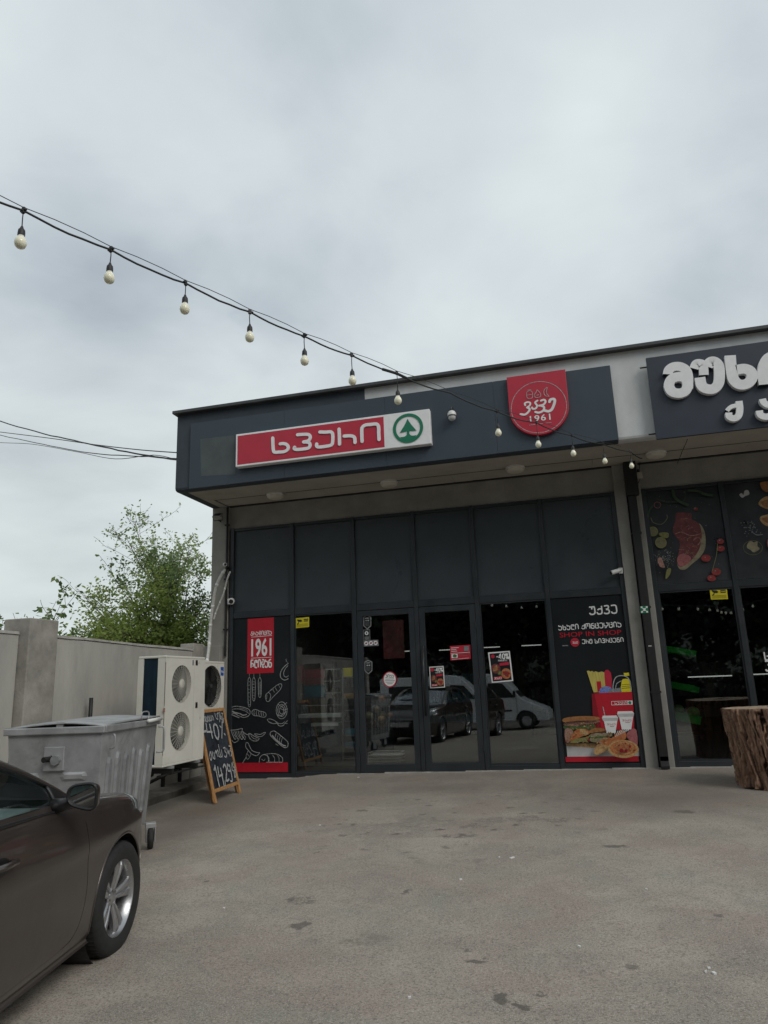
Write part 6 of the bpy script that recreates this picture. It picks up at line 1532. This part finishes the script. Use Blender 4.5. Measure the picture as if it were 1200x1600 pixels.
# grille, bumper intake and plate across the nose
def nose(y, z):   # front surface x at y,z
    return .905 - .12*(abs(y)/.7)**2.6 - .10*max(0, (z-.55))/.2*.5
def nosepatch(name, y1, z0, z1, m, off, ins=1.):
    rows = [[(nose(y1*(2*j/12-1)*(1-.12*(1-i/4)*ins), z0+(z1-z0)*i/4)+off, y1*(2*j/12-1)*(1-.12*(1-i/4)*ins), z0+(z1-z0)*i/4) for j in range(13)] for i in range(5)]
    o = build(name, MB().grid(rows), m, car, smooth=True); so = o.modifiers.new('s', 'SOLIDIFY'); so.thickness = .03; return o
nosepatch('bumper', .52, .27, .66, 'paint', .012, 0.); nosepatch('grille', .34, .53, .63, 'car_black', .022); nosepatch('lower_intake', .46, .29, .41, 'car_black', .022, -.3)
gb = MB()
for z in (.56, .60): gb.tube([(nose(y, z)+.035, y, z) for y in np.linspace(-.32, .32, 12)], .008, 6)
gb.tube([(nose(y, .637)+.032, y, .637) for y in np.linspace(-.36, .36, 12)], .010, 6); build('grille_bar', gb, 'chrome', car, smooth=True)
box('number_plate', .945, .955, -.26, .26, .44, .55, 'white', car, bevel=.003)
for s in (-1, 1): build('fog_lamp', MB().lathe([(0, .0), (.045, .0), (.05, -.02), (0, -.02)], 16, Matrix.Translation((.86, s*.60, .36)), ax='x'), 'lamp_in', car)
# greenhouse
RAIL = [(-.46, .785, .962), (-.70, .752, 1.090), (-.96, .710, 1.212), (-1.22, .668, 1.315), (-1.48, .635, 1.380), (-1.80, .612, 1.412), (-2.15, .602, 1.418), (-2.5, .604, 1.392), (-2.8, .622, 1.320), (-3.05, .652, 1.205), (-3.28, .70, 1.062)]
RA = np.array(RAIL)
def rail(x):
    xs2 = -RA[:, 0]; return float(np.interp(-x, xs2, RA[:, 1])), float(np.interp(-x, xs2, RA[:, 2]))
def railt(t): q = catm(RA, t); return q
def side_pt(t, v, s, off=0.):
    q = railt(t); x = q[0]; bp_ = body_pt(x, 8.0, 1); yb, zb_ = bp_[1]-.004, bp_[2]+.002
    y = yb*(1-v)+q[1]*v + .030*math.sin(math.pi*v)*min(1, (q[2]-zb_)/.3); z = zb_*(1-v)+q[2]*v
    return (x, s*(y+off), z+off*.3)
def spatch(name, t0, t1, v0, v1, m, s, off=0., thick=.012, nt_=14, nv_=6, parent=None):
    rows = [[side_pt(t0+(t1-t0)*i/nt_, v0+(v1-v0)*j/nv_, s, off) for j in range(nv_+1)] for i in range(nt_+1)]
    o = build(name, MB().grid(rows), m, parent or car, smooth=True)
    if thick: so = o.modifiers.new('s', 'SOLIDIFY'); so.thickness = thick; so.offset = 0
    return o
TB = 4.15; TE = 7.75
for s in (-1, 1):
    spatch('roof_rail', 0, 10, .90, 1.0, 'paint', s, .003, .02, 50, 3)
    spatch('mirror_sail', .05, 1.32, .0, .90, 'car_black', s, .001)
    spatch('door_glass', 1.32, TB-.12, .045, .90, 'car_glass', s, -.006, 0)
    spatch('pillar_trim', TB-.12, TB+.18, .0, .90, 'car_black', s, .002)
    spatch('door_glass', TB+.18, TE, .045, .90, 'car_glass', s, -.006, 0)
    spatch('rear_pillar', TE, 10, .0, .90, 'paint', s, .0, .02)
    spatch('window_seal', 1.2, TE, -.01, .045, 'car_black', s, .005, .012, 40, 2)
    spatch('upper_seal', .3, TE, .865, .905, 'car_black', s, .004, .010, 40, 2)
def top_pt(t, u):  # u 0..1 right->left
    q = railt(t); crown = .050*min(1, t/4)*min(1, (10-t)/2.5+.2); fwd = .26*max(0, 1-t/4.2)**1.0*(math.sin(math.pi*u))**.8 if t < 4.2 else 0
    bk2 = -.12*max(0, (t-7.3)/2.7)*math.sin(math.pi*u)
    y = q[1]*(2*u-1); c = math.sin(math.pi*u)**.8
    return (q[0]+fwd*(.65)+bk2, y, q[2]+crown*c + (.02*c if t < 1 else 0))
def tpatch(name, t0, t1, u0, u1, m, dz=0, thick=.015, n1=16, n2=14):
    rows = [[tuple(a+b for a, b in zip(top_pt(t0+(t1-t0)*i/n1, u0+(u1-u0)*j/n2), (0, 0, dz))) for j in range(n2+1)] for i in range(n1+1)]
    o = build(name, MB().grid(rows), m, car, smooth=True)
    if thick: so = o.modifiers.new('s', 'SOLIDIFY'); so.thickness = thick; so.offset = -1
tpatch('windscreen', 0, 4.05, .055, .945, 'car_glass', -.004, 0)
tpatch('front_pillar', 0, 4.05, 0, .055, 'paint', .0, .02, 16, 3); tpatch('front_pillar', 0, 4.05, .945, 1, 'paint', .0, .02, 16, 3)
tpatch('roof', 4.05, 7.5, 0, 1, 'paint', .0, .02, 16, 24)
tpatch('rear_glass', 7.5, 9.9, .06, .94, 'car_glass', -.003, 0); tpatch('rear_pillar', 7.5, 9.9, 0, .06, 'paint', 0, .02, 10, 3); tpatch('rear_pillar', 7.5, 9.9, .94, 1, 'paint', 0, .02, 10, 3)
# cabin
build('dashboard', MB().prism([(-.54, .60), (-.52, .93), (-.66, .975), (-1.06, .965), (-1.10, .86), (-.92, .60)], -.72, .72, lambda x, z, d: (x, d, z)), 'dash', car, bevel=.02)
for s in (-1, 1):
    st_ = build('front_seat', MB().prism([(-1.25, .36), (-1.22, .50), (-1.62, .46), (-1.90, 1.02), (-1.84, 1.06), (-1.98, 1.08), (-2.02, .98), (-1.80, .38)], s*.36-.25, s*.36+.25, lambda x, z, d: (x, d, z)), 'seat', car, bevel=.05, seg=3)
    build('head_rest', MB().box(-2.05, -1.96, s*.36-.13, s*.36+.13, 1.08, 1.25), 'seat', car, bevel=.04, seg=3)
build('rear_seat', MB().prism([(-2.2, .38), (-2.2, .52), (-2.62, .50), (-2.85, 1.02), (-2.98, 1.02), (-2.9, .38)], -.66, .66, lambda x, z, d: (x, d, z)), 'seat', car, bevel=.05)
for s in (-1, 1):
    dtt = build('door_card', MB().box(-2.5, -.6, min(s*.79, s*.765), max(s*.79, s*.765), .40, .90), 'dash', car, bevel=.01)
q = Matrix.Translation((-1.02, .36, .90)) @ Matrix.Rotation(R_(-65), 4, 'Y')
sw = MB(); sw.tube([q @ Vector((.185*math.cos(a), .185*math.sin(a), 0)) for a in [2*math.pi*i/28 for i in range(29)]], .015, 8, caps=False); sw.box(-.06, .06, -.17, .17, -.02, .01, q); build('steering_wheel', sw, 'car_black', car, smooth=False)
# mirrors
for s in (-1, 1):
    cx_, cy_, cz_ = -.80, s*.995, 1.065
    rows = []
    for i in range(11):
        a = i/10; xx = .075*math.cos(math.pi*a*.5)-.005; kx = math.sin(math.pi*.5*min(1, a*1.05+.12)); rows_ = []
        for j in range(24):
            f = 2*math.pi*j/24; e = 3.2; c, ss = math.cos(f), math.sin(f)
            yy = math.copysign(abs(c)**(2/e), c)*.080*kx; zz = math.copysign(abs(ss)**(2/e), ss)*.060*kx
            zz += -.018*(yy*s)/.080*(1 if zz < 0 else -.5)
            rows_.append((cx_+xx*1.2-.03, cy_+yy, cz_+zz))
        rows.append(rows_)
    hb = MB(); hb.grid(rows, close=True); hb.f.append(tuple(range(24))); mo = build('wing_mirror', hb, 'paint', car, smooth=True)
    rim_ = [(cx_-.037, p[1], p[2]) for p in rows[-1]]
    e_ = MB(); e_.tube(rim_+[rim_[0]], .009, 6, caps=False); e_.add([(cx_-.026, *p[1:]) for p in rim_], [tuple(range(24))]); build('mirror_rim', e_, 'car_black', mo, smooth=False)
    gm = MB(); pts = [(cx_-.034 - .006*(p[1]-cy_)*s, cy_+(p[1]-cy_)*.90, cz_+(p[2]-cz_)*.86) for p in rim_]; gm.add(pts, [tuple(range(24))]); build('mirror_glass', gm, 'mirror', mo)
    build('mirror_foot', MB().tube([(cx_+.02, s*.925, 1.035), (cx_+.03, s*.86, 1.01), (cx_+.03, s*.80, 1.0)], [.028, .034, .045], 10), 'car_black', mo, smooth=True)
    for xh in (-1.36, -2.38):
        zh = .845 if xh > -2 else .865
        yb = abs(body_pt(xh, 6.4)[1])
        dh = build('door_handle', MB().tube([(xh+.10, s*(yb+.002), zh), (xh+.085, s*(yb+.038), zh+.002), (xh, s*(yb+.048), zh+.006), (xh-.085, s*(yb+.038), zh+.006), (xh-.10, s*(yb+.002), zh+.004)], [.012, .015, .016, .015, .012], 8), 'paint', car, smooth=True)
        build('handle_recess', MB().lathe([(0, 0), (.055, 0), (.06, .004), (0, .004)], 20, Matrix.Translation((xh+.01, s*(yb+.001), zh-.005)) @ Matrix.Diagonal((1.2, 1 if s > 0 else -1, .7, 1)), ax='y'), 'car_black', dh)
# arch lips, wheels
for ax_ in (0., -2.70):
    for s in (-1, 1):
        arc = []
        for i in range(31):
            a = R_(-14+208*i/30); x = ax_+.372*math.cos(a); z = WR+.005+.372*math.sin(a)
            if z < .20: continue
            best = min(np.linspace(1.5, 7.2, 80), key=lambda k: abs(body_pt(x, k)[2]-z)); y = abs(body_pt(x, best)[1]); arc.append((x, s*(y-.004), z))
        build('arch_lip', MB().tube(arc, .010, 6), 'paint', car, smooth=True)
        build('arch_liner', MB().lathe([(.368, s*.5), (.368, s*.82)], 32, Matrix.Translation((ax_, 0, WR+.004)), ax='y'), 'black', car)
def wheel(x, s):
    w = thing('wheel', '', '', (x, s*.772, WR)); del w['label']; del w['category']; w.parent = car
    T_ = MB(); T_.lathe([(.218, .098), (.232, .106), (.262, .111), (.300, .106), (.318, .092), (.3255, .07), (.3265, 0), (.3255, -.07), (.318, -.092), (.300, -.106), (.262, -.111), (.218, -.098)], 56, ax='y')
    build('tyre', T_, 'rubber', w, smooth=True)
    tr2 = MB()
    for j in range(64):
        a = 2*math.pi*j/64
        for sd in (-1, 1): tr2.box(-.004, .004, sd*.062-.022, sd*.062+.022, .3262, .3282, Matrix.Rotation(a, 4, 'Y'))
    build('tread', tr2, 'rubber', w, kind='stuff')
    Rm = MB(); Rm.lathe([(.222, .094), (.226, .102), (.220, .104), (.208, .090), (.203, .06), (.196, -.04), (.215, -.09), (.222, -.096)], 56, ax='y'); build('rim', Rm, 'alloy', w, smooth=True)
    d = s
    sp = MB()
    for j in range(5):
        q = Matrix.Rotation(2*math.pi*j/5+.25, 4, 'Y')
        # tapered spoke: hub narrow -> rim wide, raised flanks and a groove
        for side in (-1, 1):
            pro = [(.045, .003, .056, .026), (.09, .004, .066, .034), (.14, .006, .075, .044), (.185, .007, .078, .056), (.207, .008, .074, .066)]
            vs = []
            for r, gi, yo, hw in pro:
                for (xx, yy) in ((side*gi, yo-.008), (side*(gi+.006), yo), (side*(hw-.006), yo-.004), (side*hw, yo-.016), (side*hw*.9, yo-.045), (side*gi, yo-.045)):
                    vs.append(q @ Vector((xx, d*yy, r)))
            fs = []
            for i in range(4):
                for k in range(6): fs.append((i*6+k, i*6+(k+1) % 6, (i+1)*6+(k+1) % 6, (i+1)*6+k))
            fs += [tuple(range(6)), tuple(24+k for k in range(6))]
            sp.add(vs, fs)
        vs = [];
        for r, gi, yo, hw in pro: vs += [q @ Vector((-gi, d*(yo-.012), r)), q @ Vector((gi, d*(yo-.012), r))]
        sp.add(vs, [(2*i, 2*i+1, 2*i+3, 2*i+2) for i in range(4)])
    build('spoke', sp, 'alloy', w, bevel=.002, seg=1)
    build('hub', MB().lathe([(0, d*.062), (.022, d*.062), (.030, d*.058), (.052, d*.053), (.060, d*.044), (.060, d*.01), (0, d*.01)], 30, ax='y'), 'alloy', w, smooth=True, auto=True)
    nb = MB()
    for j in range(5):
        a = 2*math.pi*(j+.5)/5+.25; nb.lathe([(0, d*.056), (.008, d*.056), (.010, d*.04)], 8, Matrix.Translation((.043*math.sin(a), 0, .043*math.cos(a))), ax='y')
    build('wheel_nut', nb, 'disc', w)
    build('brake_disc', MB().lathe([(0, d*.006), (.135, d*.006), (.135, -d*.012), (0, -d*.012)], 36, ax='y'), 'disc', w, smooth=True, auto=True)
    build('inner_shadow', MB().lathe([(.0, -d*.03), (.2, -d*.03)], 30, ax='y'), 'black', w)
for x in (0., -2.70):
    for s in (-1, 1): wheel(x, s)
box('underbody', -3.3, .6, -.70, .70, .165, .20, 'black', car)

# ================================================================== white van behind the viewer (mirrored in the glass)
vx, vy = -1.25, -17.2; vz = gz(vx, vy)
van = thing('white_van', 'white panel van with high roof reflected in the shop glass', 'van', (vx, vy, vz), R_(3)); van.scale = (.90, .90, .87)
# local: x forward (nose at 0), y width, z up
prof = [(-.02, .35), (.0, .70), (-.12, .88), (-.95, 1.22), (-1.08, 1.30), (-1.78, 2.10), (-2.05, 2.33), (-2.5, 2.42), (-5.50, 2.42), (-5.62, 2.30), (-5.66, .45), (-5.5, .33)]
b_ = MB().prism(prof, -.96, .96, lambda x, z, d: (x, d*(1-.045*z), z)); build('body', b_, 'van_white', van, bevel=.05, seg=3)
for s in (-1, 1):
    yy = lambda z: s*(.96*(1-.045*z)+.003)
    def sidep(nm, pts, m, par=van, o=0.0): return build(nm, MB().add([(x, yy(z)+s*o, z) for x, z in pts]+[(x, yy(z)+s*(o+.006), z) for x, z in pts], [tuple(range(len(pts))), tuple(range(len(pts), 2*len(pts)))] + [(i, (i+1) % len(pts), len(pts)+(i+1) % len(pts), len(pts)+i) for i in range(len(pts))]), m, par)
    sidep('cab_window', [(-1.35, 1.33), (-1.85, 1.92), (-2.45, 1.98), (-2.45, 1.33)], 'car_black')
    sidep('side_window', [(-2.75, 1.38), (-2.75, 2.0), (-3.75, 2.0), (-3.75, 1.38)], 'car_black'); sidep('side_window', [(-3.95, 1.38), (-3.95, 2.0), (-5.2, 2.0), (-5.2, 1.38)], 'car_black')
    sidep('rub_strip', [(-1.5, .72), (-1.5, .80), (-5.5, .80), (-5.5, .72)], 'car_black'); sidep('headlight', [(-.16, .74), (-.30, .92), (-.62, .98), (-.60, .80)], 'lamp_in')
    for xd in (-1.28, -2.58, -3.85): sidep('door_gap', [(xd, .45), (xd, 1.3), (xd-.012, 1.3), (xd-.012, .45)], 'car_black', o=-.001)
    build('wing_mirror', MB().box(-1.42, -1.32, min(s*.98, s*1.18), max(s*.98, s*1.18), 1.32, 1.58), 'car_black', van, bevel=.02)
    for xw in (-.92, -4.55):
        w_ = build('wheel', MB().lathe([(0, s*.80), (.2, s*.80), (.34, s*.78), (.35, s*.90), (.33, s*.99), (.21, s*.995), (.0, s*.97)], 32, Matrix.Translation((xw, 0, .35)), ax='y'), 'rubber', van, smooth=True)
        build('wheel_trim', MB().lathe([(.0, s*1.0), (.19, s*1.0), (.20, s*.99), (0, s*.98)], 24, Matrix.Translation((xw, 0, .35)), ax='y'), 'galv', w_)
        mb = MB(); mb.add([(xw+.42*math.cos(a), s*.968, .36+.42*math.sin(a)) for a in [math.pi*i/16 for i in range(17)]], [tuple(range(17))]); build('wheel_arch', mb, 'car_black', van)
build('windscreen', MB().add([(-1.10, -.82, 1.34), (-1.10, .82, 1.34), (-1.78, .76, 2.07), (-1.78, -.76, 2.07)], [(0, 1, 2, 3)]), 'car_black', van); van.children[-1].location = (.03, 0, .03)

# ================================================================== trees
def leaf_mesh(cent, size, mat_key, parent, name='leaves', flat=.25, two=None):
    n = len(cent); c = np.array(cent)
    d = rng.normal(size=(n, 3)); d[:, 2] *= .6; d /= np.linalg.norm(d, axis=1, keepdims=True)
    r = rng.normal(size=(n, 3)); r[:, 2] += 0.; r -= (r*d).sum(1, keepdims=True)*d; r /= np.linalg.norm(r, axis=1, keepdims=True)
    nn = np.cross(d, r)
    s = size*rng.uniform(.6, 1.3, (n, 1)); w = s*rng.uniform(.28, .42, (n, 1))
    v = np.empty((n, 4, 3)); v[:, 0] = c-d*s*.5; v[:, 1] = c+r*w*.9+nn*s*.06; v[:, 2] = c+d*s*.6; v[:, 3] = c-r*w*.9+nn*s*.06
    me = bpy.data.meshes.new(name); me.vertices.add(n*4); me.vertices.foreach_set('co', v.reshape(-1))
    me.loops.add(n*4); me.loops.foreach_set('vertex_index', np.arange(n*4, dtype=np.int32)); me.polygons.add(n)
    me.polygons.foreach_set('loop_start', np.arange(0, n*4, 4, dtype=np.int32)); me.polygons.foreach_set('loop_total', np.full(n, 4, dtype=np.int32)); me.update()
    a = me.attributes.new('tint', 'FLOAT', 'POINT'); a.data.foreach_set('value', np.repeat(rng.uniform(0, 1, n), 4).astype(np.float32))
    return link(name, me, M[mat_key], parent)
def leaf_mat(name, c1, c2, c3):
    m = bpy.data.materials.new(name); m.use_nodes = True; t = m.node_tree; b = t.nodes['Principled BSDF']; lk = t.links.new
    at = nd(t, 'ShaderNodeAttribute', attribute_name='tint'); tc_ = nd(t, 'ShaderNodeTexCoord'); nz = nd(t, 'ShaderNodeTexNoise', i_Scale=.8, i_Detail=3.); lk(tc_.outputs['Object'], nz.inputs[0])
    ad = nd(t, 'ShaderNodeMath', operation='MULTIPLY_ADD', i_1=.55); lk(at.outputs['Fac'], ad.inputs[0])
    mr = nd(t, 'ShaderNodeMapRange', i_1=.35, i_2=.65, i_3=0., i_4=.45); lk(nz.outputs[0], mr.inputs[0]); lk(mr.outputs[0], ad.inputs[2])
    cr_ = nd(t, 'ShaderNodeValToRGB'); cr_.color_ramp.elements[0].color = (*c1, 1); cr_.color_ramp.elements[1].color = (*c3, 1); e = cr_.color_ramp.elements.new(.5); e.color = (*c2, 1)
    lk(ad.outputs[0], cr_.inputs[0]); lk(cr_.outputs[0], b.inputs['Base Color']); b.inputs['Roughness'].default_value = .55; b.inputs['Specular IOR Level'].default_value = .3
    tl = nd(t, 'ShaderNodeBsdfTranslucent'); lk(cr_.outputs[0], tl.inputs[0]); mx_ = nd(t, 'ShaderNodeMixShader', i_0=.45); lk(b.outputs[0], mx_.inputs[1]); lk(tl.outputs[0], mx_.inputs[2])
    lk(mx_.outputs[0], t.nodes['Material Output'].inputs[0]); return m
M['leaf_light'] = leaf_mat('leaf_light', (.15, .21, .08), (.26, .34, .13), (.38, .45, .21))
M['leaf_yel'] = leaf_mat('leaf_yellow_green', (.14, .20, .045), (.25, .33, .075), (.38, .45, .14))
M['leaf_dark'] = leaf_mat('leaf_dark', (.075, .12, .045), (.14, .21, .075), (.24, .31, .12))
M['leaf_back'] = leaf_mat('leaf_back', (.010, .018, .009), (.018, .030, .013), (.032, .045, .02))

def tree(label, base, H, spread, lean, nlev, nb, leaf_n, leaf_s, mk_, seed, crown0=.25, trunk_r=.11, group=None, droop=.0, clus=.28, cat='tree', name='tree'):
    rs = np.random.default_rng(seed); t = thing(name, label, cat, base, group=group)
    tr_ = MB(); ends = []
    def grow(p, d, L_, r, lev):
        k = 6; pts = [p.copy()]; dd = d.copy()
        for i in range(k):
            dd = dd + rs.normal(0, .11, 3) + np.array([0, 0, .05 - droop*lev]); dd /= np.linalg.norm(dd); p = p + dd*L_/k; pts.append(p.copy())
        rr = [max(.004, r*(1-.62*i/k)) for i in range(k+1)]
        tr_.tube([tuple(q) for q in pts], rr, 7 if lev == 0 else 5, caps=False)
        if lev >= 1: ends.extend((pts[j], lev, L_) for j in range(2, k+1))
        if lev < nlev:
            m = nb[lev]
            for j in range(m):
                f = rs.uniform(crown0 if lev == 0 else .25, 1.); q = pts[min(k, int(f*k))]*(1-(f*k % 1)) + pts[min(k, int(f*k)+1)]*(f*k % 1)
                an = rs.uniform(0, 6.28); out_v = np.array([math.cos(an), math.sin(an), 0.])
                nd_ = dd*.45 + out_v*spread*(1.0-.45*f if lev == 0 else .8) + np.array([0, 0, .28-droop]); nd_ /= np.linalg.norm(nd_)
                grow(q, nd_, L_*rs.uniform(.34, .62)*(1.15-.35*f), rr[min(k, int(f*k))]*.55, lev+1)
    d0 = np.array([lean[0], lean[1], 1.]); d0 /= np.linalg.norm(d0)
    grow(np.array([0., 0, -.3]), d0, H*.86, trunk_r, 0)
    build('trunk', tr_, 'bark', t, smooth=True)
    e_ = np.array([q for q, lv, l in ends if lv >= max(1, nlev-1)])
    ci = rs.integers(0, len(e_), leaf_n); c = e_[ci] + rs.normal(0, clus*.55, (leaf_n, 3))*np.array([1, 1, .8])
    leaf_mesh(c, leaf_s, mk_, t, 'crown'); return t
def at_px(u, v, z): p = CAM + ray(u, v)*z; return p
def base_at(u, z, dz=0.):
    p = at_px(u, 1000, z); return (p.x, p.y, gz(p.x, p.y)-dz)
# behind the boundary wall
b = base_at(285, 19.); tree('tall airy tree with feathery pale green branches behind the wall', b, 5.8, 1.5, (-.28, .0), 3, (20, 7, 4), 5200, .085, 'leaf_light', 21, .18, .07, clus=.13)
b = base_at(222, 15.2); tree('bushy yellow-green tree in front of the airy tree behind the wall', b, 3.7, 1.7, (-.05, 0), 3, (18, 8, 4), 17000, .074, 'leaf_yel', 5, .30, .08, droop=.03, clus=.28)
b = base_at(318, 17.); tree('dense darker green tree against the left building corner', b, 4.35, .55, (-.03, 0), 3, (16, 6, 4), 6500, .080, 'leaf_dark', 8, .12, .07, clus=.16)
b = base_at(165, 17.); tree('low spreading yellow-green tree left of the bushy one', b, 3.2, 1.5, (.0, 0), 3, (12, 6, 3), 3600, .080, 'leaf_yel', 41, .30, .06, droop=.02, clus=.16)
b = base_at(100, 13.); tree('small leafy sapling tip showing just right of the concrete post', b, 2.95, .6, (0, 0), 2, (12, 5), 900, .11, 'leaf_dark', 17, .45, .04, clus=.12, name='sapling')
b = base_at(70, 13.5); tree('tiny sapling tip showing above the concrete post', b, 2.7, .4, (0, 0), 2, (10, 4), 450, .10, 'leaf_light', 19, .5, .03, clus=.10, name='sapling')
b = base_at(0, 13.); tree('sapling cut by the left edge of the picture above the wall', b, 3.0, .7, (0, 0), 2, (12, 5), 900, .11, 'leaf_dark', 23, .45, .04, clus=.12, name='sapling')
# behind the viewer, seen only as reflections in the glazing
bt = [(-17, -27, 9.5), (-12.5, -30, 11), (-8, -26, 10), (-3.2, -30, 12), (1.8, -27, 11), (6.5, -30, 12), (11.5, -26, 10.5), (17, -30, 11), (23, -27, 10), (-24, -28, 11)]
first_t = None
for i, (x, y, h) in enumerate(bt):
    lab = 'dark tree across the lot reflected in the shop glass'
    if i < 2:
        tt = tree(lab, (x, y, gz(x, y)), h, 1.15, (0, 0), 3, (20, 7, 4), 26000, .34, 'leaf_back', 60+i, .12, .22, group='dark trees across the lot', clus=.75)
        if i == 0: first_t = tt
        else: second_t = tt
    else:
        src = first_t if i % 2 == 0 else second_t; c = src.copy(); COL.objects.link(c); c.location = (x, y, gz(x, y)); c.rotation_euler = (0, 0, i*1.3); s_ = h/10; c.scale = (s_, s_, s_)
        for ch in src.children: k_2 = ch.copy(); COL.objects.link(k_2); k_2.parent = c
# hedge of undergrowth under those trees
hd_c = np.column_stack([rng.uniform(-32, 32, 26000), rng.normal(-31.5, 1.1, 26000), np.abs(rng.normal(0, 1.9, 26000))-1.0])
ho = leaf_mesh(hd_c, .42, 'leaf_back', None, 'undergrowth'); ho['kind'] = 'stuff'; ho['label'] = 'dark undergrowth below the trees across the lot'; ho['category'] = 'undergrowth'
# ground plants behind the wall foot

# wooded hillside beyond the lot (mirrored in the glazing as a dark backdrop)
hm = MB(); rws = []
for i in range(16):
    y = -36-i*6; rws.append([(x, y, gz(0, -36)+min(22, i*2.1)+1.2*math.sin(x*.11+i)+.8*math.sin(x*.31+i*2.3)-.8) for x in range(-120, 121, 5)])
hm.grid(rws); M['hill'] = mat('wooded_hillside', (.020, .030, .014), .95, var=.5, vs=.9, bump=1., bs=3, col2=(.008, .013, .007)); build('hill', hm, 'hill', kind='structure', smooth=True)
# second festoon string, behind and above the viewer, mirrored as small pale dots in the glazing
dots = [(768, 947), (790, 948), (814, 949), (838, 948), (1036, 953), (1062, 953), (1091, 953), (1109, 954), (1121, 955), (1127, 958), (1134, 959), (1142, 959), (1162, 954), (1179, 948)]
P2 = [on_y(u, v, 10.4) for u, v in dots]; P2 = [Vector((p.x, -10.4-.0*i, p.z)) for i, p in enumerate(P2)]
fs2 = thing('string_light_cable', 'second festoon cable behind the viewer, mirrored as a row of dots in the glass', 'cable')
sq = [P2[0]+Vector((-2.2, 0, .25))] + [p+Vector((0, 0, .13)) for p in P2] + [P2[-1]+Vector((2, 0, .5))]
build('cable_run', MB().tube([tuple(p) for p in sq], .007, 5), 'cable', fs2, smooth=True)
for i, p in enumerate(P2):
    t = thing('festoon_bulb', 'opal bulb seen only as a pale dot mirrored in the dark glass', 'light bulb', p+Vector((0, 0, .13)), group='opal bulbs mirrored in the glass')
    for nm, md in zip(('socket', 'bulb_globe', 'bulb_neck'), bulb_me): link(nm, md, None, t)
